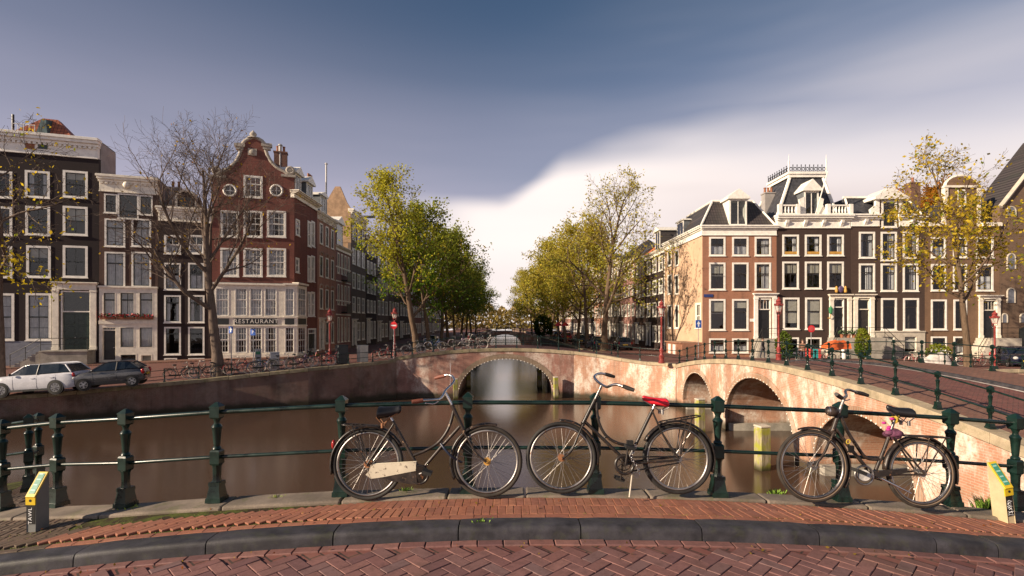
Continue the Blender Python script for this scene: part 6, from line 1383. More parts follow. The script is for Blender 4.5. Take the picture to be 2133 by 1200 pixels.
        m.add(vs, [(i*k+j, i*k+(j+1) % k, (i+1)*k+(j+1) % k, (i+1)*k+j) for i in range(n-1) for j in range(k)] + [tuple(range(k)), tuple((n-1)*k+j for j in range(k))])
        o = s.put(m, 'saddle', mat, None, 70); mid = b.lerp(c, 0.55) - s.V * th * 0.75; m = MB()
        for side in (1, -1):
            m.tube([mid + Wd * 0.05 * side + s.U * 0.0, mid + Wd * 0.05 * side - s.V * 0.045], 0.014, 8); m.tube([c - s.V * 0.03 + Wd * 0.05 * side, mid + Wd * 0.03 * side - s.V * 0.02, b - s.V * 0.04 + Wd * 0.02 * side, a - s.V * 0.02], 0.005, 6)
        s.put(m, 'saddle_springs', under or STEEL, o); return o
def rack(b, pts_front, pts_rear, w, mat, slats=4, legs=(), axle=None):
    """luggage rack: loop with cross slats, legs down to the axle"""
    Wd = b.U.cross(b.V); m = MB(); A, B = pts_front, pts_rear; loop = [A + Wd * w / 2 * 0.5, A.lerp(B, 0.15) + Wd * w / 2, B - (B - A) * 0.08 + Wd * w / 2, B, B - (B - A) * 0.08 - Wd * w / 2, A.lerp(B, 0.15) - Wd * w / 2, A - Wd * w / 2 * 0.5]
    m.tube(curve(loop, 4), 0.0065, 8); m.tube([A + Wd * w / 4, A - Wd * w / 4], 0.0065, 8); r = b.put(m, 'luggage_rack', mat)
    for i in range(slats):
        q = A.lerp(B, 0.2 + 0.62 * i / max(1, slats - 1)); m = MB(); m.tube([q + Wd * w / 2, q - Wd * w / 2], 0.004, 6); b.put(m, 'slat', mat, r)
    if axle is not None:
        for t in legs:
            q = A.lerp(B, t)
            for sd in (1, -1): m = MB(); m.tube([q + Wd * w / 2 * sd, q.lerp(axle, 0.5) + Wd * 0.062 * sd, axle + Wd * 0.06 * sd], 0.0055, 6); b.put(m, 'rack_leg', mat, r)
    return r
def crank_set(b, c, r, a1, mat, arm=0.17, pedmat=None, ring_side=-1, teeth=True):
    Wd = b.U.cross(b.V) * 1.0; m = MB(); y = 0.045 * ring_side
    m.torus(c + Wd * y, b.U, b.V, r, 0.006, 36, 6)
    for i in range(5): a = 2 * math.pi * i / 5; m.tube([c + Wd * y, b.ang(c, a, r) + Wd * y], 0.006, 6)
    m.tube([c - Wd * 0.06, c + Wd * 0.06], 0.02, 12); cs = b.put(m, 'crank', mat)
    for k in (0, 1):
        a = a1 + math.pi * k; sd = ring_side if k == 0 else -ring_side; q = b.ang(c, a, arm) + Wd * 0.075 * sd; m = MB(); m.tube([c + Wd * 0.06 * sd, q], [0.012, 0.009], 8); b.put(m, 'crank_arm', mat, cs)
        m = MB(); P0 = q + Wd * 0.06 * sd; M = Matrix.Translation(P0) @ Matrix.Rotation(0.3, 4, 'Y'); m.box(-0.045, 0.045, -0.045, 0.045, -0.014, 0.014, 0, M); b.put(m, 'pedal', pedmat or RUBBER, cs, None)
    return cs

# --- first bicycle: worn frame, chrome bars, cream chain case
b = Bike('worn black bicycle with chrome handlebar, red brown grips and cream chain case', 4.83, 766, 1039); p = b.p
rw, rc = b.wheel(767, 966, 0.338, TYREM, wall=None, seed=1, hub=RUST_); fwh, fc = b.wheel(1015, 961, 0.335, TYREB, rim=STEEL, hub=MATS['gilt'] if 'gilt' in MATS else RUST_, seed=2)
BB = p(876, 982); ST = p(818, 877); HT, HB = p(941, 843), p(967, 899)
b.tubes('frame', FRAMEBR, [([BB, ST], 0.0145), ([HT, HB], 0.017), (curve([p(945, 856), p(939, 880), p(929, 902), p(912, 923), p(888, 938), p(861, 949)], 5), 0.0135), ([p(958, 888), p(922, 928), p(892, 963), BB], 0.0145),
      ([p(820, 883, 0.035), rc + Vector((0, 0.055, 0))], 0.008), ([p(820, 883, -0.035), rc - Vector((0, 0.055, 0))], 0.008), ([BB + Vector((0, 0.03, 0)), rc + Vector((0, 0.055, 0))], 0.009), ([BB - Vector((0, 0.03, 0)), rc - Vector((0, 0.055, 0))], 0.009), ([p(918, 918), p(925, 925)], 0.010)])
fk = []
for sd in (1, -1): fk.append((curve([HB + Vector((0, 0.03 * sd, 0)), p(979, 922, 0.045 * sd), p(992, 944, 0.052 * sd), p(1003, 955, 0.055 * sd), fc + Vector((0, 0.055 * sd, 0))], 4), 0.009))
fk.append(([HB + Vector((0, 0.035, 0)), HB - Vector((0, 0.035, 0))], 0.016)); b.tubes('fork', FRAMEBR, fk)
st = p(926, 815); b.tubes('handlebar_stem', CHROME, [([HT, st], 0.0125)])
hb = b.tubes('handlebar', CHROME, [(curve([p(880, 834, -0.30), p(900, 833, -0.26), p(914, 832, -0.20), p(921, 827, -0.12), p(928, 814, 0.0), p(939, 803, 0.12), p(946, 793, 0.2), p(942, 784, 0.27), p(931, 781, 0.30), p(922, 783, 0.32)], 5), 0.0115)])
b.tubes('grip', GRIPR, [([p(881, 834, -0.30), p(870, 836, -0.315), p(858, 837, -0.33)], [0.016, 0.019, 0.015])], hb); b.tubes('grip', GRIPR, [([p(927, 783, 0.31), p(916, 785, 0.33), p(906, 788, 0.35)], [0.016, 0.018, 0.014])], hb)
b.tubes('brake_lever', CHROME, [(curve([p(919, 830, -0.16), p(905, 841, -0.2), p(886, 840, -0.27)], 4), 0.005)], hb); b.tubes('aerial', CHROME, [([p(938, 805, 0.1), p(938, 757, 0.1)], 0.0022)], hb)
b.tubes('seat_post', CHROME, [([ST, p(812, 868)], 0.012)]); b.saddle((p(836, 853), p(815, 859), p(787, 862)), 0.25, LEATH, RUST_, 0.12)
b.guard(rc, 0.340, 28, 196, FRAMEB); b.guard(fc, 0.337, 75, 118, FRAMEBR); b.guard(fc, 0.337, 118, 208, FRAMEB)
rack(b, p(800, 888), p(716, 884), 0.13, FRAMEB, 4, (0.75, 0.86), rc)
m = MB(); m.ball(p(695, 926), 0.035, 10, 8, sc=(0.6, 0.8, 1.3)); b.put(m, 'rear_lamp', REFL)
# chain case: cream rear part, dark front disc
up = [p(763, 990, -0.06), p(782, 990, -0.06), p(866, 972, -0.06), p(866, 960, -0.06), p(780, 966, -0.06), p(772, 972, -0.06), p(778, 984, -0.06)]
m = MB(); q = [p(768, 984), p(778, 991), p(800, 988), p(868, 975), p(868, 960), p(778, 965), p(776, 976)]; k = len(q); m.add([v - Vector((0, 0.075, 0)) for v in q] + [v - Vector((0, 0.03, 0)) for v in q], [tuple(range(k)), tuple(range(2*k-1, k-1, -1))] + [(i, (i+1) % k, (i+1) % k + k, i + k) for i in range(k)]); cc = b.put(m, 'chain_case', CASEW, None, None); bevel(cc, 0.006, 1)
m = MB(); q = [p(790, 990), p(868, 976), p(872, 1004), p(850, 1003)]; k = 4; m.add([v - Vector((0, 0.07, 0)) for v in q] + [v - Vector((0, 0.03, 0)) for v in q], [tuple(range(k)), tuple(range(2*k-1, k-1, -1))] + [(i, (i+1) % k, (i+1) % k + k, i + k) for i in range(k)]); b.put(m, 'lower_case', FRAMEBR, cc, None)
m = MB(); c0 = p(876, 985); m.torus(c0 - Vector((0, 0.06, 0)), b.U, b.V, 0.082, 0.012, 32, 8); m.tube([c0 - Vector((0, 0.068, 0)), c0 - Vector((0, 0.055, 0))], 0.078, 28); b.put(m, 'chain_ring_cover', FRAMEB, cc)
crank_set(b, p(876, 985), 0.05, R(200), STEEL, 0.09)
LOCKM = paint('bike_lock_vinyl', (0.02, 0.03, 0.06), 0.4); b.tubes('cable_lock', LOCKM, [(curve([p(918, 924, -0.03), p(927, 936, -0.06), p(940, 950, -0.05), p(952, 958, 0.0), p(962, 963, 0.05)], 4), 0.010)])

# --- second bicycle: red saddle cover
b = Bike('black bicycle with red saddle cover and kickstand in the middle of the railing', 4.86, 1300, 1030); p = b.p
fwh, fc = b.wheel(1169, 953, 0.338, TYREM, seed=3, hub=RUST_); rw, rc = b.wheel(1411, 955, 0.335, TYREM, wall=TYREB, seed=4)
BB = p(1305, 965); ST = p(1360, 852); HT, HB = p(1240, 831), p(1214, 883)
b.tubes('frame', FRAMEB, [([BB, ST], 0.0145), ([HT, HB], 0.017), (curve([p(1243, 838), p(1244, 860), p(1249, 884), p(1262, 907), p(1284, 922), p(1321, 931)], 5), 0.013), ([p(1219, 879), p(1296, 953), BB], 0.0145), ([p(1262, 908), p(1258, 915)], 0.009),
      ([p(1359, 857, 0.035), p(1378, 900, 0.05), rc + Vector((0, 0.055, 0))], 0.008), ([p(1359, 857, -0.035), p(1378, 900, -0.05), rc - Vector((0, 0.055, 0))], 0.008), ([BB + Vector((0, 0.03, 0)), rc + Vector((0, 0.055, 0))], 0.009), ([BB - Vector((0, 0.03, 0)), rc - Vector((0, 0.055, 0))], 0.009)])
fk = [(curve([HB + Vector((0, 0.03 * sd, 0)), p(1204, 908, 0.045 * sd), p(1194, 932, 0.052 * sd), p(1184, 946, 0.055 * sd), fc + Vector((0, 0.055 * sd, 0))], 4), 0.009) for sd in (1, -1)] + [([HB + Vector((0, 0.035, 0)), HB - Vector((0, 0.035, 0))], 0.016)]; b.tubes('fork', FRAMEB, fk)
b.tubes('handlebar_stem', MATS['dull_steel'], [([HT, p(1253, 803)], 0.0125)])
hb = b.tubes('handlebar', CHROME, [(curve([p(1298, 805, -0.30), p(1284, 801, -0.25), p(1273, 803, -0.2), p(1264, 806, -0.12), p(1253, 801, 0.0), p(1243, 793, 0.12), p(1238, 785, 0.2), p(1243, 780, 0.27), p(1252, 778, 0.3), p(1262, 780, 0.32)], 5), 0.0115)])
b.tubes('grip', GRIPK, [([p(1297, 804, -0.30), p(1309, 809, -0.31), p(1321, 813, -0.33)], [0.016, 0.018, 0.015])], hb); b.tubes('grip', GRIPK, [([p(1260, 779, 0.32), p(1270, 782, 0.33), p(1280, 785, 0.35)], [0.016, 0.018, 0.014])], hb)
b.tubes('seat_post', CHROME, [([ST, p(1364, 842)], 0.012)]); b.saddle((p(1338, 829), p(1358, 836), p(1391, 841)), 0.23, REDSAD, STEEL, 0.085)
b.guard(fc, 0.338, -12, 92, FRAMEB, 0.05); b.guard(rc, 0.337, -22, 152, FRAMEB)
rack(b, p(1374, 880), p(1455, 866), 0.14, FRAMEB, 4, (0.62, 0.78), rc)
cs = crank_set(b, BB - Vector((0.02, 0, 0)), 0.075, R(262), FRAMEB, 0.17)
m = MB(); c0 = BB - Vector((0.03, 0, 0)); m.torus(c0 - Vector((0, 0.055, 0)), b.U, b.V, 0.085, 0.014, 32, 8, squash=0.8); b.put(m, 'chain_guard', FRAMEB)
b.tubes('chain', IRON, [([BB + Vector((0, -0.045, 0.07)), rc + Vector((0, -0.045, 0.03))], 0.006), ([BB + Vector((0, -0.045, -0.07)), rc + Vector((0, -0.045, -0.03))], 0.006)])
b.tubes('kickstand', PALE, [([p(1318, 978, -0.03), p(1311, 1036, -0.10)], 0.007)])
m = MB(); q = [p(1321, 921), p(1316, 935), p(1310, 948), p(1318, 960), p(1326, 972), p(1325, 985)]
q = curve([v - Vector((0, 0.08, 0)) for v in q], 3)
for i, (u, v) in enumerate(zip(q, q[1:])):
    d = (v - u).normalized(); e = d.cross(Vector((0, 1, 0) if i % 2 else (0.3, 0.3, 1))).normalized(); m.torus((u + v) / 2, d, e, 0.011, 0.0032, 10, 5)
b.put(m, 'chain_lock', CHROME); m = MB(); M = Matrix.Translation(p(1325, 988, -0.08)); m.box(-0.02, 0.02, -0.012, 0.012, -0.03, 0.02, 0, M); b.put(m, 'padlock', STEEL, None, None)
m = MB(); M = Matrix.Translation(p(1312, 922, -0.06)); m.box(-0.03, 0.03, -0.02, 0.02, -0.02, 0.02, 0, M); b.put(m, 'bell_box', RUBBER, None, None)

# --- third bicycle: dusty brown
b = Bike('dusty brown bicycle with black saddle, headlamp and pink cloth under the seat', 4.80, 1690, 1045); p = b.p
fwh, fc = b.wheel(1692, 970, 0.338, TYREB, wall=paint('tyre_tan', (0.22, 0.15, 0.10), 0.8), seed=5); rw, rc = b.wheel(1917, 985, 0.325, TYREB, wall=MATS['tyre_tan'], seed=6)
BB = p(1806, 988); ST = p(1853, 905); HT, HB = p(1747, 860), p(1733, 900)
b.tubes('frame', FRAMEBR, [([p(1822, 984), p(1840, 940), ST], 0.0145), ([HT, HB], 0.018), (curve([p(1751, 868), p(1766, 900), p(1784, 928), p(1798, 948), p(1812, 956), p(1836, 957)], 5), 0.014), ([p(1740, 893), p(1772, 935), p(1803, 972), BB], 0.0145), ([BB, p(1822, 984)], 0.02),
      ([p(1855, 903, 0.035), rc + Vector((0, 0.055, 0))], 0.008), ([p(1855, 903, -0.035), rc - Vector((0, 0.055, 0))], 0.008), ([BB + Vector((0, 0.03, 0)), rc + Vector((0, 0.055, 0))], 0.009), ([BB - Vector((0, 0.03, 0)), rc - Vector((0, 0.055, 0))], 0.009)])
fk = [(curve([HB + Vector((0, 0.03 * sd, 0)), p(1725, 925, 0.045 * sd), p(1716, 945, 0.052 * sd), p(1705, 960, 0.055 * sd), fc + Vector((0, 0.055 * sd, 0))], 4), 0.0095) for sd in (1, -1)] + [([HB + Vector((0, 0.035, 0)), HB - Vector((0, 0.035, 0))], 0.017)]; b.tubes('fork', FRAMEBR, fk)
b.tubes('handlebar_stem', STEEL, [([HT, p(1758, 830), p(1761, 826)], 0.0125)])
hb = b.tubes('handlebar', STEEL, [(curve([p(1747, 826, -0.33), p(1752, 829, -0.24), p(1760, 828, -0.1), p(1763, 824, 0.05), p(1761, 815, 0.16), p(1768, 812, 0.22), p(1784, 817, 0.26)], 5), 0.0115)])
b.tubes('grip', GRIPK, [([p(1783, 817, 0.26), p(1796, 820, 0.28), p(1808, 824, 0.29)], [0.017, 0.019, 0.015])], hb); b.tubes('grip', GRIPK, [([p(1753, 829, -0.26), p(1747, 825, -0.33), p(1742, 821, -0.39)], [0.017, 0.019, 0.015])], hb)
b.tubes('brake_lever', STEEL, [(curve([p(1756, 834, -0.2), p(1764, 834, -0.1), p(1770, 832, 0.0)], 4), 0.005)], hb)
m = MB(); m.ball(p(1733, 857, -0.02), 0.05, 14, 10, sc=(1.25, 1, 1)); hl = b.put(m, 'headlamp', FRAMEBR); m = MB(); m.torus(p(1725, 856, -0.02), (0, 1, 0), (0, 0, 1), 0.038, 0.007, 18, 6); b.put(m, 'lamp_rim', CHROME, hl)
b.tubes('seat_post', STEEL, [([ST, p(1864, 872)], 0.012)]); b.saddle((p(1847, 849), p(1866, 858), p(1897, 862)), 0.22, LEATH, STEEL, 0.095)
b.guard(rc, 0.327, -18, 175, FRAMEBR); b.guard(fc, 0.338, -35, 108, FRAMEBR, 0.05)
rack(b, p(1878, 907), p(1968, 911), 0.14, FRAMEBR, 4, (0.5, 0.88), rc)
crank_set(b, BB, 0.07, R(-18), STEEL, 0.17); m = MB(); m.torus(p(1800, 990, -0.055), b.U, b.V, 0.085, 0.010, 32, 8); m.tube([p(1800, 990, -0.062), p(1800, 990, -0.05)], 0.05, 22); b.put(m, 'chain_guard', STEEL)
m = MB(); q = [p(1812, 978), p(1880, 972), p(1880, 981), p(1815, 992)]; m.add([v - Vector((0, 0.06, 0)) for v in q] + [v - Vector((0, 0.04, 0)) for v in q], [(0,1,2,3),(7,6,5,4),(0,1,5,4),(1,2,6,5),(2,3,7,6),(3,0,4,7)]); b.put(m, 'chain_case', FRAMEB, None, None)
b.tubes('kickstand', CHROME, [([p(1834, 996, -0.03), p(1868, 1013, -0.05), p(1898, 1028, -0.07)], [0.011, 0.009, 0.007])])
PINK = paint('pink_cloth', (0.55, 0.03, 0.25), 0.7); PURP = paint('purple_cloth', (0.13, 0.04, 0.08), 0.8, var=0.4, scale=30); YELR = paint('yellow_rope', (0.55, 0.38, 0.04), 0.7)
g = random.Random(8)
for nm, c, mat, s_, n in (('pink_cloth', p(1851, 889), PINK, 0.034, 4), ('purple_cloth', p(1857, 903), PURP, 0.058, 9)):
    m = MB()
    for i in range(n): m.ball(c + Vector((g.gauss(0, 0.03), g.gauss(0, 0.03), g.gauss(0, 0.02))), s_ * g.uniform(0.5, 0.9), 9, 7, sc=(1.2, 0.9, 0.7))
    b.put(m, nm, mat, None, 180)
m = MB()
for i in range(6): m.torus(p(1861 + i * 2, 873 + g.uniform(-2, 3)), (g.gauss(0, 1), g.gauss(0, 1), 0.3), (0.1, 0.2, 1), 0.025, 0.006, 16, 6)
b.put(m, 'yellow_rope', YELR); m = MB(); m.torus(p(1767, 920, -0.05), (1, 0, 0.3), (0, 0.3, 1), 0.018, 0.005, 18, 6); b.put(m, 'rope_loop', YELR); m = MB(); M = Matrix.Translation(p(1773, 935, -0.05)); m.box(-0.02, 0.02, -0.015, 0.015, -0.035, 0.03, 0, M); b.put(m, 'padlock', IRON, None, None)

# ------------------------------------------------------------------ simpler bicycles parked further off
def far_bike(name='bicycle'):
    """upright city bicycle, 1.8 m long, facing +x, standing at the origin"""
    root = empty(name); U, V = Vector((1, 0, 0)), Vector((0, 0, 1)); r = 0.34; cr, cf = Vector((-0.55, 0, r)), Vector((0.55, 0, r))
    for c in (cr, cf):
        m = MB(); m.torus(c, U, V, r - 0.02, 0.02, 28, 6); w = m.build('wheel', TYREM, root, 60); m = MB(); m.torus(c, U, V, r - 0.05, 0.012, 24, 5); m.build('rim', STEEL, w, 60)
        m = MB()
        for i in range(14): a = 2 * math.pi * i / 14; m.tube([c, c + (U * math.cos(a) + V * math.sin(a)) * (r - 0.05)], 0.004, 3)
        m.tube([c - Vector((0, 0.05, 0)), c + Vector((0, 0.05, 0))], 0.02, 6); lab(m.build('spokes', SPOKE, w), kind='stuff')
    BB, ST, HT, HB = Vector((-0.08, 0, 0.30)), Vector((-0.26, 0, 0.82)), Vector((0.36, 0, 0.92)), Vector((0.42, 0, 0.66)); m = MB()
    for pts, rr in (([BB, ST], 0.018), ([HT, HB], 0.02), (curve([HT - Vector((0, 0, 0.06)), Vector((0.22, 0, 0.66)), Vector((0.0, 0, 0.50)), Vector((-0.13, 0, 0.46))], 4), 0.017), ([HB, BB], 0.018), ([ST, cr], 0.012), ([BB, cr], 0.013), (curve([HB, Vector((0.47, 0, 0.5)), cf], 3), 0.014)): m.tube(pts, rr, 6)
    m.build('frame', FRAMEB, root, 60)
    m = MB(); m.tube([HT, Vector((0.33, 0, 1.05))], 0.014, 6); m.tube(curve([(0.12, -0.28, 1.02), (0.28, -0.26, 1.04), (0.36, 0, 1.06), (0.28, 0.26, 1.04), (0.12, 0.28, 1.02)], 4), 0.014, 6); m.build('handlebar', STEEL, root, 60)
    m = MB(); m.ball((-0.31, 0, 0.93), 0.1, 10, 6, sc=(1.3, 0.85, 0.45)); m.tube([ST, (-0.29, 0, 0.90)], 0.013, 6); m.build('saddle', LEATH, root, 60)
    for c, a0, a1 in ((cr, 20, 180), (cf, 60, 190)):
        m = MB(); m.tube([c + (U * math.cos(R(a)) + V * math.sin(R(a))) * (r + 0.02) for a in [a0 + (a1 - a0) * i / 10 for i in range(11)]], 0.016, 5); m.build('mudguard', FRAMEB, root, 60)
    m = MB(); m.box(-0.85, -0.32, -0.07, 0.07, 0.735, 0.75); m.tube([(-0.75, 0.06, 0.74), cr], 0.007, 4); m.tube([(-0.75, -0.06, 0.74), cr], 0.007, 4); m.build('luggage_rack', FRAMEB, root, None)
    m = MB(); m.box(-0.6, 0.02, -0.06, -0.03, 0.27, 0.36); m.tube([(-0.08, -0.06, 0.3), (-0.02, -0.08, 0.14)], 0.012, 5); m.build('chain_case', FRAMEB, root, None)
    return root
FB = far_bike(); FB_first = [True]
BCOL = {'black': FRAMEB, 'blue': paint('bike_blue', (0.04, 0.10, 0.26), 0.4), 'red': paint('bike_red', (0.42, 0.03, 0.03), 0.4), 'white': paint('bike_white', (0.6, 0.56, 0.52), 0.4), 'purple': paint('bike_purple', (0.13, 0.06, 0.16), 0.4), 'pink': paint('bike_pink', (0.55, 0.16, 0.16), 0.4), 'brown': FRAMEBR, 'silver': STEEL, 'green': DGREEN}
WALLW = paint('white_tyre', (0.55, 0.5, 0.44), 0.8)
def put_bike(loc, rz, col, label, group, lean=4, whitewall=False, crate=None):
    if FB_first[0]: o = FB; FB_first[0] = False
    else: o = copy_tree(FB)
    o.location = loc; o.rotation_euler = (R(lean), 0, rz); lab(o, label, 'bicycle', group)
    for ch in o.children:
        if ch.name.split('.')[0] == 'frame' or ch.name.split('.')[0] == 'mudguard': ch.material_slots[0].link = 'OBJECT'; ch.material_slots[0].material = BCOL[col]
        if ch.name.split('.')[0] == 'wheel' and whitewall: ch.material_slots[0].link = 'OBJECT'; ch.material_slots[0].material = WALLW
    if crate:
        m = MB(); m.box(0.5, 0.85, -0.2, 0.2, 0.78, 1.02); m.build('basket', crate, o)
    return o
def ledge_at(px, inset=0.8):
    for a, b in zip(LEDGE, LEDGE[1:]):
        xa, xb = CX + a[0] / a[1] * F, CX + b[0] / b[1] * F
        if xa <= px <= xb:
            t = (px - xa) / (xb - xa); A, B = Vector(a), Vector(b); d = (B - A).normalized(); q = A.lerp(B, t); n = Vector((-d.y, d.x, 0)).normalized(); q = q + n * inset; return Vector((q.x, q.y, q.z + 0.03 * inset)), math.atan2(d.y, d.x)
gq = 'bicycles parked along the quay before the restaurant'
for px, ins, col, label, rot, ww in ((366, 0.8, 'black', 'black bicycle with pale tyres, nearest the grey hatchback on the quay', 0, True), (404, 1.1, 'brown', 'dark brown bicycle just before the bare tree trunk', 0.15, False), (424, 0.7, 'black', 'black bicycle leaning beside the bare tree trunk', 3.2, False),
    (492, 0.8, 'red', 'dull red bicycle just past the bare tree trunk', 0.1, False), (516, 1.0, 'black', 'black bicycle under the blue parking sign', 3.0, False), (543, 0.75, 'blue', 'blue bicycle before the parking meter', 0.2, False), (562, 1.2, 'black', 'black bicycle with dark panniers before the grey cabinet', 2.9, False),
    (584, 0.8, 'white', 'pale frame bicycle before the grey cabinet', 0.05, False), (622, 0.7, 'purple', 'purple bicycle with whitish tyres before the shop corner', 0.0, True), (648, 1.3, 'black', 'black bicycle behind the purple one', 0.2, False), (676, 0.8, 'red', 'red bicycle beside the dark green bin', 3.1, False), (697, 1.1, 'pink', 'pinkish red bicycle leaning towards the dark green bin', 0.15, False), (657, 2.2, 'green', 'dark bicycle by the shop door', 1.0, False), (474, 1.9, 'silver', 'silver bicycle half behind the bare tree trunk', 0.4, False)):
    q, a = ledge_at(px, ins); put_bike(q, a + rot, col, label, gq, 5, ww)
gb = 'bicycles parked on the wide arch bridge'
for px, col, label, rot, ww, dd in ((798, 'red', 'red bicycle at the shaded end of the wide arch bridge', 0.5, False, 0.9), (815, 'silver', 'silver bicycle by the no entry sign', 0.1, False, 0.6), (861, 'white', 'pale bicycle with white tyres on the wide arch bridge', 0.05, True, 0.45), (893, 'black', 'black bicycle with a dark box on the wide arch bridge', 3.1, False, 0.5), (938, 'brown', 'brown bicycle on the rise of the wide arch bridge', 0.2, False, 0.5), (970, 'silver', 'silver bicycle near the crown of the wide arch bridge', 0.0, True, 0.45), (992, 'black', 'black bicycle at the crown of the wide arch bridge', 3.0, False, 0.7), (1012, 'white', 'white tyred bicycle leaning on the far rail at the crown', 0.1, True, 6.3), (955, 'purple', 'purple bicycle against the far rail of the wide arch bridge', 0.0, False, 6.4), (985, 'red', 'dull red bicycle against the far rail of the wide arch bridge', 3.1, False, 6.4), (905, 'blue', 'blue bicycle against the far rail of the wide arch bridge', 0.0, False, 6.4)):
    D = CD + dd; X = PX(px, D); put_bike((X, D, cz(X)), rot - 0.0208 * (X + 0.4), col, label, gb, 4, ww)
gs = 'bicycles parked below the sunlit houses'
for px, D, col, label, rot in ((1905, 38.5, 'pink', 'pinkish bicycle before the chocolate house', 0.1), (1932, 38.3, 'white', 'white bicycle half under a pale cover', 3.1), (1965, 38.0, 'white', 'white bicycle between the pale cover and the yellow tree', 0.2), (1985, 37.4, 'brown', 'brown bicycle leaning by the yellow tree trunk', 3.0), (2003, 38.0, 'pink', 'pink bicycle behind the yellow tree trunk', 0.1), (2036, 37.6, 'red', 'small red bicycle between the tree and the red lamp post', 0.3), (1660, 37.2, 'black', 'black bicycle by the leafy palm pot', 1.2), (1720, 37.5, 'red', 'red bicycle beside the orange cover', 0.6)):
    put_bike((PX(px, D), D, -1.38 if px > 1800 else -1.2), rot, col, label, gs, 5)
put_bike((-6.95, 6.55, zN(-7) + 0.0), R(150), 'black', 'dark bicycle leaning on the railing at the mossy quay corner', None, -6)
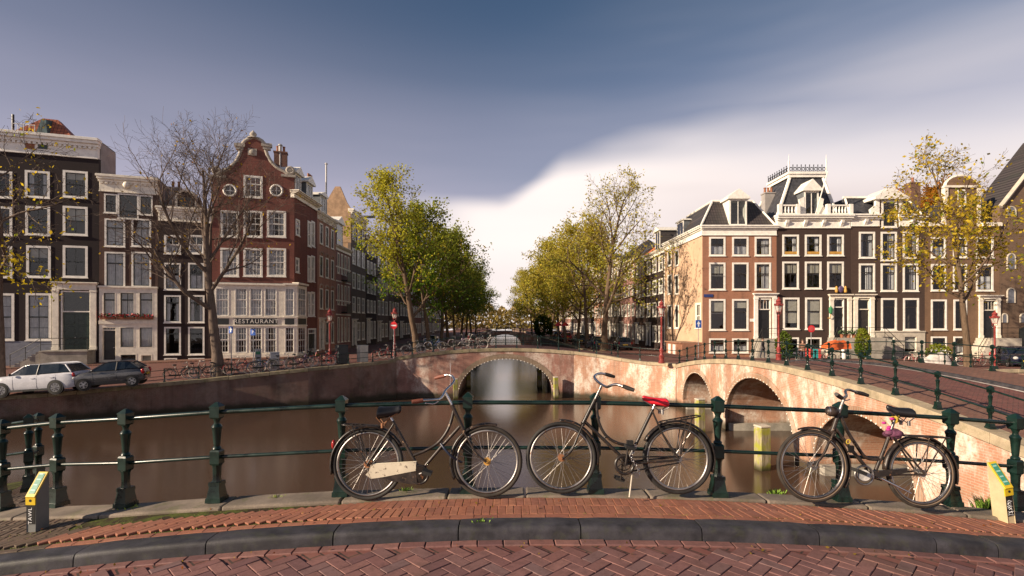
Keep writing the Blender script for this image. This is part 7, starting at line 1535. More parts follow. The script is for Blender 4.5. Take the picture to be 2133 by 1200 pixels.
# ------------------------------------------------------------------ cars
TINT = paint('car_glass', (0.015, 0.02, 0.025), 0.06, spec=0.8, var=0.1); PLATE = paint('plate_yellow', (0.65, 0.42, 0.03), 0.5); HEADL = paint('headlamp_glass', (0.6, 0.58, 0.55), 0.1, var=0.2); TAIL = paint('tail_lamp_red', (0.35, 0.01, 0.01), 0.15); TRIMB = paint('car_trim_black', (0.012, 0.012, 0.013), 0.5)
ALLOY = paint('alloy_wheel', (0.42, 0.42, 0.43), 0.3, metal=0.9)
def car(name, label, loc, head, body, sp, pitch=0.0, group=None, plate=True, sc=1.0):
    """head: plan direction of travel; sp: measures"""
    root = empty(name, loc); lab(root, label, 'car', group); root.rotation_euler = (0, -pitch, math.atan2(head[1], head[0])); root.scale = (sc, sc, sc)
    hw = sp['hw']; st = sp['st']; m = MB(); vs = []
    def sec(x, zl, zt, w):
        cr = 0.05; prof = [(0, zt + cr), (w * 0.55, zt + cr * 0.8), (w * 0.86, zt + 0.01), (w * 0.96, zt - 0.07), (w, zt - 0.2), (w, zl + 0.28), (w * 0.985, zl + 0.1), (w * 0.93, zl), (0, zl)]
        return [(x, y, z) for y, z in prof] + [(x, -y, z) for y, z in prof[-2:0:-1]]
    for s in st: vs += sec(*s)
    k = 16; n = len(st); m.add(vs, [(i*k+j, i*k+(j+1) % k, (i+1)*k+(j+1) % k, (i+1)*k+j) for i in range(n-1) for j in range(k)] + [tuple(range(k)), tuple((n-1)*k+j for j in range(k-1, -1, -1))])
    bo = m.build('body', body, root, 32)
    xwb, zwb, xrf, xrr, zr, xrb, zrb = sp['gh']; a, b = hw * 0.90, hw * 0.70
    base = [(xwb, a * 0.93, zwb), (xrf - 0.1, a, zwb + 0.02), (xrr + 0.2, a, zrb), (xrb, a * 0.93, zrb)]; top = [(xrf + 0.06, b * 0.94, zr - 0.06), (xrf - 0.25, b, zr), (xrr + 0.25, b, zr), (xrr - 0.05, b * 0.92, zr - 0.07)]
    G_ = MB(); pts = base + top + [(x, -y, z) for x, y, z in base + top]
    G_.add(pts, [(0,1,5,4),(1,2,6,5),(2,3,7,6),(8,12,13,9),(9,13,14,10),(10,14,15,11),(0,4,12,8),(3,11,15,7)]); gl = G_.build('window_glass', TINT, root)
    m = MB(); m.add([(x, y, z + dz) for dz in (0.0, 0.035) for x, y, z in ((xrf + 0.06, b * 0.94, zr - 0.06), (xrf - 0.25, b, zr), (xrr + 0.25, b, zr), (xrr - 0.08, b * 0.92, zr - 0.07), (xrr - 0.08, -b * 0.92, zr - 0.07), (xrr + 0.25, -b, zr), (xrf - 0.25, -b, zr), (xrf + 0.06, -b * 0.94, zr - 0.06))], [(0,1,2,3,4,5,6,7), (15,14,13,12,11,10,9,8)] + [(i, (i+1) % 8, (i+1) % 8 + 8, i + 8) for i in range(8)]); bevel(m.build('roof', sp.get('roofmat', body), root), 0.02, 2)
    for sd in (1, -1):
        for pa, pb in ((base[0], top[0]), (base[3], top[3])): m = MB(); m.tube([(pa[0], sd * pa[1], pa[2]), (pb[0], sd * pb[1], pb[2])], 0.045, 6); m.build('pillar', body, root, 50)
        m = MB(); xm = sp.get('bp', (xrf + xrr) / 2 - 0.1); m.tube([(xm + 0.05, sd * (a + 0.004), zwb), (xm, sd * (b + 0.004), zr)], 0.04, 6); m.build('pillar', TRIMB, root, 50)
        m = MB(); m.ball((xwb - 0.25, sd * (hw + 0.08), zwb + 0.08), 0.1, 10, 6, sc=(0.7, 1.0, 0.75)); m.build('mirror', sp.get('mirror', body), root, 60)
        for xs_ in sp['doors']: m = MB(); m.tube([(xs_, sd * (hw + 0.002), 0.38), (xs_, sd * (hw + 0.001), zwb - 0.22), (xs_, sd * hw * 0.95, zwb - 0.05)], 0.007, 4); m.build('door_seam', TRIMB, root)
        for xs_ in sp['handles']: m = MB(); m.box(xs_ - 0.1, xs_ + 0.1, sd * hw - 0.02, sd * hw + 0.03, zwb - 0.22, zwb - 0.18); m.build('door_handle', sp.get('hmat', body), root)
        m = MB(); m.box(st[-1][0] + 0.9, st[0][0] - 0.9, sd * hw - 0.03, sd * hw + 0.012, 0.24, 0.36); m.build('side_sill', TRIMB, root)
        m = MB(); x0 = st[0][0]; m.ball((x0 - 0.16, sd * hw * 0.74, sp['lz']), 0.13, 12, 8, sc=(1.2, 1.15, sp.get('lh', 0.9))); m.build('headlight', HEADL, root, 60)
        m = MB(); x1 = st[-1][0]; m.ball((x1 + 0.08, sd * hw * 0.84, sp['lz'] + 0.1), 0.11, 10, 6, sc=(0.9, 0.7, 1.5)); m.build('tail_light', TAIL, root, 60)
        for wx in sp['wx']:
            wr = sp['wr']; M = Matrix.Translation((wx, sd * (hw - 0.10), wr)) @ Matrix.Rotation(R(90), 4, 'X')
            m = MB(); m.lathe([(wr + 0.055, -0.02), (wr + 0.055, 0.115), (wr - 0.02, 0.118)], 28, M=Matrix.Translation((wx, sd * (hw - 0.10), wr + 0.01)) @ Matrix.Rotation(R(-90 * sd), 4, 'X')); m.build('wheel_arch', TRIMB, root, 40)
            MM = Matrix.Translation((wx, sd * (hw - 0.12), wr)) @ Matrix.Rotation(R(-90 * sd), 4, 'X')
            m = MB(); m.lathe([(wr * 0.6, -0.1), (wr * 0.94, -0.1), (wr, -0.05), (wr, 0.10), (wr * 0.95, 0.15), (wr * 0.70, 0.16), (wr * 0.66, 0.13)], 30, M=MM); w = m.build('wheel', RUBBER, root, 40)
            m = MB(); m.lathe([(wr * 0.68, 0.10), (wr * 0.68, 0.150), (wr * 0.60, 0.150), (wr * 0.58, 0.11)], 26, M=MM)
            for q in range(sp.get('spk', 5)):
                an = 2 * math.pi * q / sp.get('spk', 5) + 0.3; d = Vector((math.cos(an), math.sin(an), 0)); e = Vector((-d.y, d.x, 0)); vs = [d * wr * 0.1 + e * 0.035, d * wr * 0.62 + e * 0.055, d * wr * 0.62 - e * 0.055, d * wr * 0.1 - e * 0.035]
                m.add([(v.x, v.y, 0.148) for v in vs] + [(v.x, v.y, 0.10) for v in vs], [(0,1,2,3),(0,1,5,4),(1,2,6,5),(2,3,7,6),(3,0,4,7)], 0, MM)
            m.lathe([(wr * 0.16, 0.10), (wr * 0.16, 0.155), (0.01, 0.16)], 12, M=MM); m.build('rim', ALLOY, w, 40)
    x0, x1 = st[0][0], st[-1][0]
    m = MB(); m.box(x0 - 0.10, x0 + 0.015, -hw * 0.62, hw * 0.62, 0.26, 0.42); m.build('front_grille', TRIMB, root)
    if plate:
        m = MB(); m.box(x0 - 0.02, x0 + 0.03, -0.26, 0.26, 0.47, 0.58); m.build('number_plate', PLATE, root); m = MB(); m.box(x1 - 0.03, x1 + 0.02, -0.26, 0.26, 0.60, 0.71); m.build('number_plate', PLATE, root)
    return root
SUV = dict(hw=0.97, st=[(2.40, 0.34, 0.80, 0.70), (2.32, 0.30, 0.98, 0.86), (2.05, 0.28, 1.08, 0.94), (1.3, 0.26, 1.13, 0.97), (0.7, 0.26, 1.17, 0.97), (-0.6, 0.26, 1.17, 0.97), (-1.8, 0.28, 1.20, 0.96), (-2.25, 0.32, 1.18, 0.92), (-2.40, 0.36, 1.05, 0.84)],
           gh=(1.15, 1.17, 0.35, -1.75, 1.74, -2.2, 1.24), bp=-0.45, doors=(0.85, -0.42, -1.45), handles=(-0.22, -1.25), lz=0.92, lh=0.7, wx=(1.48, -1.42), wr=0.38, spk=8, mirror=TRIMB)
HAT = dict(hw=0.81, st=[(1.76, 0.36, 0.66, 0.52), (1.68, 0.28, 0.80, 0.68), (1.4, 0.24, 0.90, 0.78), (0.9, 0.22, 0.97, 0.81), (0.0, 0.22, 0.99, 0.81), (-0.9, 0.22, 1.0, 0.81), (-1.45, 0.24, 0.99, 0.77), (-1.68, 0.30, 0.90, 0.68), (-1.76, 0.38, 0.75, 0.56)],
           gh=(0.92, 0.99, 0.18, -1.05, 1.46, -1.55, 1.04), bp=-0.45, doors=(0.72, -0.42), handles=(-0.25,), lz=0.72, wx=(1.14, -1.16), wr=0.30, spk=5)
WCAR = paint('car_white', (0.58, 0.58, 0.62), 0.25, var=0.04, coat=0.6); GCAR = paint('car_grey', (0.10, 0.098, 0.10), 0.22, metal=0.4, var=0.06, coat=0.7); NAVY = paint('car_navy', (0.012, 0.015, 0.035), 0.2, coat=0.8)
car('parked_suv', 'white four door off roader parked at the quay edge before the black house', (-25.3, 27.6, -2.05), (-1.0, -0.10), WCAR, SUV, R(-3.0), sc=0.90)
car('parked_hatchback', 'small grey three door hatchback behind the white car on the quay', (-21.95, 28.2, -1.76), (-0.93, -0.36), GCAR, HAT, R(-3.5), sc=0.93)
car('parked_car', 'dark blue car with yellow number plate under the yellow tree by the railing', (PX(2120, 37.5), 37.8, -1.47), (-0.35, -0.94), NAVY, HAT, 0)
gc = 'cars parked along the sunny quay'
fcar = car('parked_car', 'grey car parked beneath the sunny side trees, behind the arch bridge railing', (9.2, 70, -1.2), (0, 1), GCAR, HAT, 0, gc)
def car_copy(loc, rz, mat, label):
    c = copy_tree(fcar); c.location = loc; c.rotation_euler = (0, 0, rz); lab(c, label)
    for ch in c.children:
        if ch.name.split('.')[0] in ('body', 'roof', 'pillar'): ch.material_slots[0].link = 'OBJECT'; ch.material_slots[0].material = mat
car_copy((9.6, 58, -1.18), R(95), NAVY, 'dark car with red tail lamps nearest the arch bridge on the sunny quay'); car_copy((8.6, 82, -1.15), R(92), paint('car_red', (0.45, 0.015, 0.015), 0.25), 'red car parked far along the sunny quay'); car_copy((12.2, 56.5, -1.2), R(88), GCAR, 'dark grey car beside the big airy tree on the sunny quay'); car_copy((-10.2, 64, -1.2), R(-88), GCAR, 'grey car under the shaded quay trees'); car_copy((8.4, 96, -1.12), R(92), GCAR, 'grey car farthest along the sunny quay')

# ------------------------------------------------------------------ lanterns and signs
LRED = paint('lantern_red', (0.26, 0.045, 0.04), 0.35, var=0.25, scale=8)
LGLASS = NT('lantern_glass').mat; _n = LGLASS.node_tree.nodes; _n['Principled BSDF'].inputs['Base Color'].default_value = (0.75, 0.72, 0.65, 1); _n['Principled BSDF'].inputs['Roughness'].default_value = 0.25; _n['Principled BSDF'].inputs['Alpha'].default_value = 0.45
def lamp_proto():
    r = empty('street_lamp'); m = MB()
    m.lathe([(0.21, 0), (0.21, 0.10), (0.17, 0.14), (0.16, 0.42), (0.19, 0.46), (0.13, 0.52), (0.10, 0.62), (0.13, 0.78), (0.15, 0.86), (0.10, 0.94), (0.072, 1.02), (0.065, 1.6), (0.058, 2.86), (0.085, 2.90), (0.055, 2.95), (0.05, 3.0)], 12); m.build('post', LRED, r, 40)
    m = MB()
    for k in range(6): a = k * math.pi / 3; m.tube(curve([(0.04 * math.cos(a), 0.04 * math.sin(a), 2.98), (0.15 * math.cos(a), 0.15 * math.sin(a), 3.04), (0.135 * math.cos(a), 0.135 * math.sin(a), 3.16)], 3), 0.012, 5); m.tube([(0.135 * math.cos(a), 0.135 * math.sin(a), 3.16), (0.235 * math.cos(a), 0.235 * math.sin(a), 3.56)], 0.012, 5)
    m.lathe([(0.15, 3.14), (0.15, 3.18), (0.12, 3.18)], 6); m.lathe([(0.30, 3.55), (0.31, 3.60), (0.25, 3.62)], 6); fr = m.build('lantern_frame', LRED, r, 40)
    m = MB(); m.lathe([(0.13, 3.18), (0.225, 3.55)], 6); m.build('lantern_glass', LGLASS, fr)
    m = MB(); m.lathe([(0.25, 3.61), (0.17, 3.68), (0.14, 3.76), (0.17, 3.82), (0.13, 3.92), (0.05, 3.98), (0.06, 4.03), (0.01, 4.10)], 12)
    for k in range(6): a = k * math.pi / 3; m.ball((0.27 * math.cos(a), 0.27 * math.sin(a), 3.65), 0.035, 6, 4)
    m.build('crown', LRED, r, 40); m = MB(); m.ball((0, 0, 3.33), 0.055, 8, 6, sc=(1, 1, 1.7)); m.build('bulb', MATS['bulb_glass'], r, 60); return r
LP = lamp_proto(); gl_ = 'red crown lanterns'
for i, (px, D, z, s, label) in enumerate(((1622, 32.0, -0.72, 1.0, 'red crown topped lantern post before the dark house with the tower'), (1378, 33.0, -0.85, 1.0, 'red lantern post at the corner of the two bridges'), (2072, 36.0, -1.38, 0.98, 'red lantern post beside the dark blue car'), (687, 37.0, -1.15, 0.97, 'red lantern post before the orange brick house'), (822, 42.5, -0.95, 0.98, 'dark red lantern post above the no entry sign'))):
    o = LP if i == 0 else copy_tree(LP); o.location = (PX(px, D), D, z); o.scale = (s, s, s); o.rotation_euler = (0, 0, 0.3 * i); lab(o, label, 'street lamp', gl_)
SBLUE = paint('sign_blue', (0.012, 0.085, 0.40), 0.35); SRED = paint('sign_red', (0.62, 0.02, 0.025), 0.35); SWHITE = paint('sign_white', (0.8, 0.8, 0.8), 0.4); POLE = paint('galvanised', (0.42, 0.42, 0.42), 0.45, metal=0.6)
def sign(px, py, D, zg, shape, label, size, face):
    c = P(px, py, D); r = empty('traffic_sign', (c.x, D, zg)); lab(r, label, 'sign'); h = c.z - zg; r.rotation_euler = (0, 0, face)
    m = MB(); m.tube([(0, 0.03, -0.05), (0, 0.03, h + size * 0.5)], 0.03, 8); m.build('pole', POLE, r, 40)
    rot = lambda n: [2 * math.pi * i / n for i in range(n)]
    if shape == 'noentry':
        m = MB(); m.poly([(size / 2 * math.cos(a), h + size / 2 * math.sin(a)) for a in rot(28)], d0=-0.012, d1=0.0); p = m.build('sign_plate', SRED, r); m = MB(); m.box(-size * 0.36, size * 0.36, -0.018, -0.012, h - size * 0.09, h + size * 0.09); m.build('white_bar', SWHITE, p)
    elif shape == 'ring':
        m = MB(); m.poly([(size / 2 * math.cos(a), h + size / 2 * math.sin(a)) for a in rot(28)], d0=-0.012, d1=0.0); p = m.build('sign_plate', SRED, r); m = MB(); m.poly([(size * 0.33 * math.cos(a), h + size * 0.33 * math.sin(a)) for a in rot(28)], d0=-0.018, d1=-0.012); m.build('sign_centre', paint('sign_pink', (0.55, 0.08, 0.08), 0.4), p)
    else:
        hh = size * (1.25 if shape == 'arrow' else 1.0); m = MB(); m.box(-size / 2, size / 2, -0.015, 0.0, h - hh / 2, h + hh / 2); p = m.build('sign_plate', SBLUE, r); bevel(p, 0.01, 1); m = MB()
        if shape == 'arrow': m.poly([(-0.05 * size / 0.5, h - hh * 0.34), (0.05 * size / 0.5, h - hh * 0.34), (0.05 * size / 0.5, h), (size * 0.32, h - 0.02), (0, h + hh * 0.38), (-size * 0.32, h - 0.02), (-0.05 * size / 0.5, h)], d0=-0.021, d1=-0.015); m.build('white_arrow', SWHITE, p)
        else: text_part('P', size * 0.75, SWHITE, p, Matrix.Translation((0, -0.02, h)) @ Matrix.Rotation(R(90), 4, 'X'), 'lettering')
    return r
q, a = ledge_at(481, 1.5); sign(481, 687, q.y, q.z, 'arrow', 'blue one way arrow sign beside the bare tree trunk', 0.36, R(-20))
q, a = ledge_at(527, 2.0); sign(527, 692, q.y, q.z, 'park', 'blue parking sign above the parking meter', 0.42, R(-15))
sign(820, 678, 38.2, -0.95, 'noentry', 'round red no entry sign with white bar by the wide arch bridge', 0.55, R(-5))
sign(1455, 675, 44.5, -1.3, 'arrow', 'blue one way arrow sign at the foot of the sunlit corner house', 0.55, R(5)); sign(1690, 685, 39.5, -1.3, 'ring', 'round red ring sign before the dark house with the tower', 0.55, R(0))
# ------------------------------------------------------------------ street cabinets
def cabinet(name, px, ins, w, d, h, mat, label, top=True, panel=None):
    q, a = ledge_at(px, ins); r = empty(name, q, a); lab(r, label, name.split('_')[-1]); m = MB(); m.box(-w / 2, w / 2, -d / 2, d / 2, 0, h); bevel(m.build('body', mat, r), 0.02, 2)
    m = MB(); m.box(-w / 2 - 0.02, w / 2 + 0.02, -d / 2 - 0.02, d / 2 + 0.02, h, h + 0.05); bevel(m.build('lid', mat, r), 0.015, 1)
    m = MB(); m.box(-w / 2 + 0.05, w / 2 - 0.05, -d / 2 - 0.012, -d / 2, 0.1, h - 0.1); m.build('door', panel or mat, r); m = MB(); m.ball((w * 0.3, -d / 2 - 0.02, h * 0.6), 0.025, 6, 4); m.build('lock', IRON, r); return r
cabinet('litter_bin', 727, 1.2, 0.68, 0.6, 1.22, paint('bin_dark', (0.025, 0.032, 0.035), 0.5), 'dark grey green bin between the red bicycles and the pale cabinet')
cabinet('street_cabinet', 768, 1.0, 0.62, 0.5, 1.12, paint('cabinet_pale', (0.52, 0.49, 0.42), 0.6, chips=((0.3, 0.25, 0.2), 8, 0.66)), 'pale street cabinet at the end of the shaded quay railing')
cabinet('grey_cabinet', 565, 2.2, 0.56, 0.4, 1.05, paint('cabinet_grey', (0.34, 0.34, 0.37), 0.5), 'light grey cabinet before the restaurant windows')
r = cabinet('parking_meter', 528, 2.2, 0.36, 0.3, 1.35, paint('meter_grey', (0.30, 0.30, 0.32), 0.5), 'grey parking meter with green screen before the restaurant'); m = MB(); m.box(-0.13, 0.13, -0.175, -0.163, 1.05, 1.25); m.build('screen', paint('screen_green', (0.02, 0.12, 0.07), 0.2), r)
# ------------------------------------------------------------------ two slanted information posts in front
CREAMP = paint('post_cream', (0.55, 0.45, 0.27), 0.6, chips=((0.25, 0.2, 0.13), 18, 0.68)); GREYP = paint('post_grey', (0.16, 0.165, 0.16), 0.6); YELP = paint('panel_yellow', (0.72, 0.50, 0.02), 0.4); GRNP = paint('panel_green', (0.06, 0.30, 0.20), 0.4); BLKP = paint('panel_black', (0.015, 0.015, 0.015), 0.4)
def info_post(px, ybase, D, rz, lean, mat, label, word, w=0.082, d=0.125, hf=0.34, hb=0.52):
    X = PX(px, D); r = empty('information_post', (X, D, zN(X) - 0.02), rz); r.rotation_euler = (0, lean, rz); lab(r, label, 'post', 'slanted information posts')
    m = MB(); m.poly([(-d / 2, -0.1), (d / 2, -0.1), (d / 2, hb), (-d / 2, hf)], d0=-w / 2, d1=w / 2, axis='x'); bevel(m.build('body', mat, r), 0.006, 1)
    sl = math.atan2(hb - hf, d); L_ = math.hypot(d, hb - hf); M = Matrix.Translation((0, -d / 2, hf)) @ Matrix.Rotation(sl, 4, 'X')
    m = MB(); m.box(-w / 2 - 0.006, w / 2 + 0.006, -0.012, L_ + 0.008, 0.001, 0.014, 0, M); pn = m.build('panel_frame', YELP, r); bevel(pn, 0.004, 1)
    m = MB(); m.box(-w / 2 - 0.004, w / 2 + 0.004, -d / 2 - 0.010, -d / 2 - 0.001, hf - 0.075, hf - 0.002); m.build('front_plate', YELP, r)
    m = MB(); m.box(-w / 2 + 0.012, w / 2 - 0.012, 0.02, L_ - 0.012, 0.0145, 0.017, 0, M); gp = m.build('panel', GRNP, r)
    for k in range(4): m = MB(); m.box(-w * 0.28, w * (0.26 - 0.07 * (k % 2)), 0.045 + 0.05 * k, 0.058 + 0.05 * k, 0.0172, 0.0182, 0, M); m.build('print_line', paint('print_pale', (0.35, 0.62, 0.55), 0.5), gp)
    m = MB(); m.box(-w / 2 + 0.004, w / 2 - 0.004, -d / 2 - 0.004, -d / 2 - 0.001, 0.09, hf - 0.08); st_ = m.build('sticker', BLKP, r)
    if word: text_part(word, 0.05, SWHITE, st_, Matrix.Translation((-0.004, -d / 2 - 0.006, 0.165)) @ Matrix.Rotation(R(90), 4, 'X') @ Matrix.Rotation(R(90), 4, 'Z'), 'lettering', 1.15, 0.001)
    else:
        g = random.Random(4)
        for k in range(9):
            m = MB(); z = 0.105 + 0.016 * k; m.tube([(-0.032 + g.uniform(0, 0.02), -d / 2 - 0.005, z), (g.uniform(-0.015, 0.015), -d / 2 - 0.005, z + g.uniform(-0.012, 0.02)), (0.032 - g.uniform(0, 0.02), -d / 2 - 0.005, z + g.uniform(-0.01, 0.01))], 0.0025, 4); m.build('scribble', SWHITE, st_)
    m = MB(); m.tube([(0, -d / 2 - 0.012, hf - 0.035), (0, -d / 2 - 0.009, hf - 0.035)], 0.012, 10); m.build('keyhole', BLKP, r); return r
info_post(79, 1100, 4.72, R(-2), 0.0, GREYP, 'grey slanted post with green and yellow panel on the mossy paving', 'TAWL')
info_post(2092, 1073, 4.86, R(8), R(-7), CREAMP, 'leaning cream slanted post with green panel and scribbled front', None, hf=0.36, hb=0.56)
# ------------------------------------------------------------------ plants and litter
def tuft(loc, n, h, spread, seed, label, cols=((0.20, 0.34, 0.04), (0.30, 0.38, 0.05))):
    g = random.Random(seed); m = MB()
    for i in range(n):
        a = g.uniform(0, 6.28); rr = abs(g.gauss(0, spread)); b = Vector((rr * math.cos(a), rr * math.sin(a) * 0.6, 0)); hh = h * g.uniform(0.4, 1.1); d = Vector((math.cos(a) * g.uniform(0.1, 0.8), math.sin(a) * g.uniform(0.1, 0.8), 1)).normalized(); w = Vector((-math.sin(a + 1), math.cos(a + 1), 0)) * g.uniform(0.003, 0.007)
        m.add([b - w, b + w, b + d * hh * 0.6 + w * 0.9, b + d * hh * 0.6 - w * 0.9, b + d * hh + Vector((d.x, d.y, -0.6)) * hh * 0.18], [(0, 1, 2, 3), (3, 2, 4)])
    o = m.build('weed_tuft', paint('weed_%d' % (seed % 2), cols[seed % 2], 0.7, var=0.4, scale=30), loc=loc); lab(o, label, 'weeds'); return o
def onN(px, py): 
    z = 0.0
    for _ in range(4): q = PG(px, py, z); z = zN(q.x)
    return (q.x, q.y, z)
tuft(onN(845, 1026), 60, 0.07, 0.03, 10, 'small weed under the first bicycle on the stone edge'); tuft(onN(1618, 1030), 70, 0.07, 0.045, 12, 'weed growing from the stone edge by the third bicycle'); tuft(onN(2056, 1062), 240, 0.17, 0.055, 14, 'tall grass tuft at the foot of the cream slanted post'); tuft(onN(1290, 1022), 30, 0.04, 0.03, 13, 'tiny weed near the red saddle bicycle'); tuft(onN(577, 1040), 50, 0.05, 0.04, 15, 'weed in the stone joint beside the empty stretch of railing'); tuft(onN(1000, 1086), 30, 0.03, 0.05, 16, 'moss sprig at the kerb joint'); tuft(onN(280, 1062), 70, 0.05, 0.06, 17, 'weeds on the mossy quay corner stones')
g = random.Random(12); m = MB()
for i in range(1500):
    X = g.uniform(-4.6, 4.8); f_ = 1 if g.random() < (0.75 if X > 0.8 else 0.25) else 0; Y = kb(X) + (0.085 if f_ else g.uniform(0.08, 0.5)); b = Vector((X + g.gauss(0, 0.01), Y + g.gauss(0, 0.008), zN(X) - 0.01)); h = g.uniform(0.006, 0.022); w = g.uniform(0.002, 0.006)
    m.add([b + Vector((-w, 0, 0)), b + Vector((w, 0, 0)), b + Vector((g.gauss(0, 0.008), g.gauss(0, 0.008), h))], [(0, 1, 2)])
lab(m.build('joint_moss', paint('joint_moss', (0.13, 0.15, 0.03), 0.9, var=0.5, scale=9)), 'moss sprouting in the joints of the brick pavement', 'moss', kind='stuff')
pts = []
for i in range(90): X = g.uniform(-4.6, 4.8); Y = g.choice((kb(X) - 0.24 - abs(g.gauss(0, 0.12)), g.uniform(kb(X), 5.1))); pts.append((X, Y, zN(X) + (0.012 if Y > kb(X) - 0.2 else -0.095)))
o = link('fallen_leaves', leaf_mesh('fallen_leaves', pts, 0.014, pal_fn((0.35, 0.24, 0.05), (0.5, 0.4, 0.2), (0.3, 0.1, 0.03), 0.3), 4, 1)); lab(o, 'small yellow leaves scattered on the pavement and road', 'leaves', kind='stuff')
def bush(name, px, y0, y1, D, wpx, n, size, label, pal, seed, shape='ball', cat='shrub'):
    zb, zt = P(px, y1, D).z, P(px, y0, D).z; r = empty(name, (PX(px, D), D, zb)); lab(r, label, cat); g = random.Random(seed); h = zt - zb; w = wpx * D / F / 2; pts = []
    for i in range(n):
        while True:
            x, y, z = g.uniform(-1, 1), g.uniform(-1, 1), g.uniform(-1, 1); d = x*x + y*y + abs(z) ** 3
            if 0.35 < d < 1.0 + 0.25 * math.sin(5 * x + 3 * z): break
        pts.append((x * w, y * w * 0.8, h * (0.5 + z * 0.5)))
    link('foliage', leaf_mesh('foliage', pts, size, pal, seed, h), r); m = MB(); m.tube([(0, 0, -0.1), (0.05, 0, h * 0.5)], 0.05, 6); m.build('stem', BARK, r); return r
pg = pal_fn((0.10, 0.17, 0.02), (0.26, 0.30, 0.04), (0.4, 0.36, 0.06), 0.1)
bush('climbing_shrub', 1798, 684, 748, 44.5, 30, 1600, 0.10, 'bright green clipped climber between the two doorsteps', pg, 5)
bush('potted_shrub', 1634, 690, 748, 43.0, 34, 800, 0.13, 'green bush behind the red lantern before the dark house', pal_fn((0.05, 0.10, 0.02), (0.14, 0.2, 0.04), (0.3, 0.3, 0.05), 0.1), 6)
bush('garden_shrub', 1955, 716, 745, 45.5, 46, 400, 0.12, 'low green shrub behind the pale bicycle covers', pg, 7); bush('quay_shrub', 1132, 655, 700, 80, 40, 900, 0.22, 'dark round bush beside the far canal on the sunny side', pal_fn((0.03, 0.07, 0.015), (0.07, 0.12, 0.03), (0.1, 0.15, 0.03), 0.1), 8)
bush('doorstep_shrub', 660, 738, 760, 44, 26, 300, 0.1, 'small green bush by the restaurant side door', pal_fn((0.04, 0.08, 0.02), (0.1, 0.14, 0.03), (0.2, 0.2, 0.05), 0.1), 9)
# ------------------------------------------------------------------ things before the sunlit houses
ORG = paint('orange_tarpaulin', (0.65, 0.13, 0.03), 0.5, var=0.2); TEAL = paint('teal_cloth', (0.03, 0.33, 0.33), 0.7); RSTR = paint('red_stripe', (0.6, 0.06, 0.05), 0.7)
c = P(1741, 735, 41.5); r = empty('covered_cart', (c.x, c.y, -1.28)); lab(r, 'orange tarpaulin covered cart before the tower house doorstep', 'cart')
m = MB(); m.poly([(-0.9, 0.9), (0.9, 1.0), (0.85, 1.35), (0.3, 1.62), (-0.35, 1.5), (-0.85, 1.2)], d0=-0.5, d1=0.5); bevel(m.build('tarpaulin', ORG, r), 0.05, 2); m = MB(); m.box(-0.85, 0.85, -0.45, 0.45, 0.45, 0.89); m.build('cart_box', PALE, r)
for x in (-0.6, 0.6): m = MB(); m.torus((x, -0.5, 0.3), (1, 0, 0), (0, 0, 1), 0.28, 0.03, 20, 6); m.build('wheel', RUBBER, r, 60)
c = P(1694, 735, 39.0); r = empty('striped_box', (c.x, c.y, -1.27)); lab(r, 'red and teal striped box on legs below the round red sign', 'box')
for i, mm in enumerate((RSTR, TEAL, TEAL, RSTR)): m = MB(); m.box(-0.42 + 0.21 * i, -0.42 + 0.21 * (i + 1) - 0.002, -0.3, 0.3, 0.35, 1.05); m.build('panel', mm, r)
for x in (-0.36, 0.36): m = MB(); m.box(x - 0.03, x + 0.03, -0.2, 0.2, 0, 0.35); m.build('leg', WHITE, r)
c = P(1756, 748, 41.0); m = MB(); m.lathe([(0.20, 0), (0.22, 0.1), (0.20, 0.62), (0.11, 0.78), (0.13, 0.92), (0.12, 0.95)], 16); o = m.build('milk_churn', WHITE, None, 40, loc=(c.x, c.y, -1.3)); lab(o, 'white milk churn shaped pot below the tower house doorstep', 'pot')
TARP = paint('pale_tarpaulin', (0.6, 0.55, 0.50), 0.6, var=0.2)
for i, (px, w) in enumerate(((1938, 0.9), (1956, 0.8))):
    m = MB(); n = 12; g = random.Random(i); vs = []
    for a in range(n + 1):
        for b_ in range(7): x, y = -w + 2 * w * a / n, -0.45 + 0.9 * b_ / 6; e = max(0, 1 - (x / w) ** 4) * max(0, 1 - (y / 0.45) ** 4); vs.append((x, y, 0.05 + e * (0.75 + 0.18 * math.sin(3 * x + i) + g.gauss(0, 0.05))))
    m.add(vs, [(a*7+b_, a*7+b_+1, (a+1)*7+b_+1, (a+1)*7+b_) for a in range(n) for b_ in range(6)]); o = m.build('bicycle_cover', TARP, None, 60, loc=(PX(px, 37.6), 37.6, -1.42)); lab(o, ('pale tarpaulin cover heaped over bicycles, chocolate house side', 'pale tarpaulin cover heaped over bicycles, yellow tree side')[i], 'tarpaulin', 'pale bicycle covers')
for i, px in enumerate((1163, 1177)):
    c = P(px, 676, 72); r = empty('parasol', (c.x, 72, -1.15)); lab(r, ('red parasol on the sunny quay, nearer the water', 'red parasol on the sunny quay, nearer the houses')[i], 'parasol', 'red parasols'); m = MB(); m.lathe([(0.55, 2.55), (0.45, 2.8), (0.05, 3.1)], 8); m.build('canopy', SRED, r); m = MB(); m.tube([(0, 0, 0), (0, 0, 3.05)], 0.03, 6); m.build('pole', POLE, r)
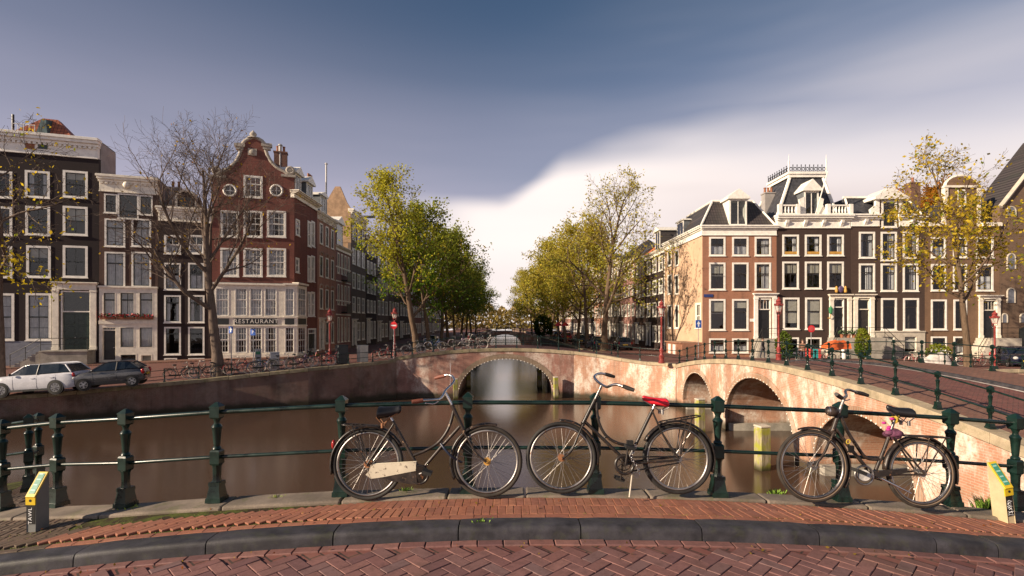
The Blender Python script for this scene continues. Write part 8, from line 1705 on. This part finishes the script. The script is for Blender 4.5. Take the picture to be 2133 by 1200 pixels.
# ------------------------------------------------------------------ boats and the far bridge
def boat(loc, rz, L_, label, mat):
    r = empty('moored_boat', loc, rz); lab(r, label, 'boat'); m = MB(); vs = []; n = 12
    for i in range(n + 1):
        t = -1 + 2 * i / n; w = 1.05 * (1 - abs(t) ** 3.5) + 0.05; sh = 0.75 + 0.25 * t * t
        vs += [(t * L_ / 2, -w, sh), (t * L_ / 2, -w * 0.75, 0.1), (t * L_ / 2, 0, -0.25), (t * L_ / 2, w * 0.75, 0.1), (t * L_ / 2, w, sh)]
    m.add(vs, [(i*5+j, i*5+j+1, (i+1)*5+j+1, (i+1)*5+j) for i in range(n) for j in range(4)] + [tuple(i*5 for i in range(n+1)) + tuple(i*5+4 for i in range(n, -1, -1))]); m.build('hull', mat, r, 40)
    m = MB(); m.box(-L_ * 0.28, L_ * 0.12, -0.75, 0.75, 0.7, 1.45); bevel(m.build('cabin', IRON, r), 0.08, 2); m = MB(); m.box(-L_ * 0.29, L_ * 0.13, -0.82, 0.82, 1.45, 1.53); m.build('cabin_roof', IRON, r)
    for sd in (1, -1): m = MB(); m.box(-L_ * 0.24, L_ * 0.08, sd * 0.752, sd * 0.762, 0.98, 1.3); m.build('window', TINT, r)
boat((4.9, 66, WATER + 0.15), R(91), 8, 'dark moored canal boat on the sunny side beyond the arch bridge', BLACK); boat((4.6, 80, WATER + 0.15), R(92), 9, 'brown hulled canal boat behind the dark one', paint('hull_brown', (0.12, 0.07, 0.05), 0.5)); boat((-5.6, 74, WATER + 0.15), R(88), 8, 'dark moored boat on the shaded side of the far canal', BLACK)
r = empty('far_bridge', (-1.5, 112, -1)); lab(r, 'low dark bridge crossing the canal far behind the arch bridge', 'bridge')
ol = [(-8, -0.3), (-4, 0.75), (0, 1.1), (4, 0.75), (8, -0.3), (8, -3), (3.6, -3)] + ellipse(-3.6, 3.6, 0.45, -2.0, 14) + [(-3.6, -3), (-8, -3)]
m = MB(); m.poly(ol, d0=0, d1=6); m.build('masonry', CBB, r)
for y in (0.1, 5.9):
    m = MB()
    for z in (0.5, 0.95): m.tube([(x, y, zz + z) for x, zz in ((-8, -0.3), (-4, 0.75), (0, 1.1), (4, 0.75), (8, -0.3))], 0.04, 5)
    m.build('rail', RAILG, r)
    for i in range(9): x = -8 + 2 * i; zz = 1.1 - 1.4 * (x / 8) ** 2; m = MB(); m.box(x - 0.06, x + 0.06, y - 0.06, y + 0.06, zz - 0.1, zz + 1.05); m.build('post', RAILG, r)
# ------------------------------------------------------------------ people
def person_mat(name, skin, top_, legs, hair):
    t = NT(name); sp = t.node('ShaderNodeSeparateXYZ'); t.l.new(t.coord(), sp.inputs[0]); z, y, x = sp.outputs[2], sp.outputs[1], sp.outputs[0]
    c = t.mix(t.step(z, 0.84, 0.86), legs, top_); c = t.mix(t.step(z, 1.455, 1.47), c, skin); n = t.noise(t.coord(), 6, 4); c = t.mix(t.step(n, 0.4, 0.7, 0, 0.3), c, (0.02, 0.02, 0.02)); t.set(c, 0.8); return t.mat
def person(label, loc, rz, mat, hairmat, stride=0.16, lean=0.0):
    r = empty('person', loc, rz); lab(r, label, 'person')
    V_ = [(0,0,0.95,.15,.11), (0,0,1.12,.14,.10), (0,0,1.32,.17,.11), (0,0,1.44,.09,.07), (0,0,1.52,.055,.055), (0,0.01,1.60,.085,.095), (0,0.015,1.70,.075,.09),
          (0.10,0,0.90,.095,.10), (0.11,-stride*0.6,0.52,.065,.065), (0.11,-stride*0.4,0.10,.042,.045), (0.11,-stride*0.4-0.13,0.04,.04,.03), (-0.10,0,0.90,.095,.10), (-0.11,stride*0.5,0.52,.065,.065), (-0.11,stride*1.1,0.11,.042,.045), (-0.11,stride*1.1-0.12,0.05,.04,.03),
          (0.19,0,1.38,.062,.062), (0.24,0.04,1.12,.048,.048), (0.23,-0.06,0.88,.036,.036), (0.23,-0.09,0.78,.032,.02), (-0.19,0,1.38,.062,.062), (-0.24,0.0,1.12,.048,.048), (-0.22,-0.13,0.92,.036,.036), (-0.21,-0.18,0.83,.032,.02)]
    E_ = [(0,1),(1,2),(2,3),(3,4),(4,5),(5,6),(0,7),(7,8),(8,9),(9,10),(0,11),(11,12),(12,13),(13,14),(2,15),(15,16),(16,17),(17,18),(2,19),(19,20),(20,21),(21,22)]
    me = bpy.data.meshes.new('body'); me.from_pydata([v[:3] for v in V_], E_, []); me.materials.append(mat); o = link('body', me, r)
    sk = o.modifiers.new('skin', 'SKIN'); me = o.data
    if not me.skin_vertices: 
        me.attributes  # layer is made with the modifier below
        bpy.context.view_layer.objects.active = o; bpy.ops.mesh.customdata_skin_add()
    for i, v in enumerate(V_): me.skin_vertices[0].data[i].radius = (v[3], v[4])
    me.skin_vertices[0].data[0].use_root = True; sk.use_smooth_shade = True; ss = o.modifiers.new('sub', 'SUBSURF'); ss.levels = 2; ss.render_levels = 2
    m = MB(); m.ball((0, 0.03, 1.70), 0.105, 12, 8, sc=(0.95, 1.0, 0.95)); m.build('hair', hairmat, r, 180); m = MB(); m.ball((0, -0.088, 1.635), 0.018, 6, 4, sc=(0.8, 1, 1.3)); m.build('nose', mat, r, 180); return r
HAIRB = paint('hair_brown', (0.06, 0.035, 0.02), 0.7)
person('pedestrian in a dark coat by the steps of the sunlit corner house', (PX(1589, 44.2), 44.2, -1.3), R(40), person_mat('clothes_dark', (0.45, 0.27, 0.19), (0.05, 0.045, 0.05), (0.03, 0.03, 0.045), (0, 0, 0)), HAIRB)
person('pedestrian in a brown jacket between the green bush and the round red sign', (PX(1672, 39.6), 39.6, -1.27), R(-30), person_mat('clothes_brown', (0.45, 0.27, 0.19), (0.20, 0.10, 0.06), (0.04, 0.04, 0.06), (0, 0, 0)), HAIRB)
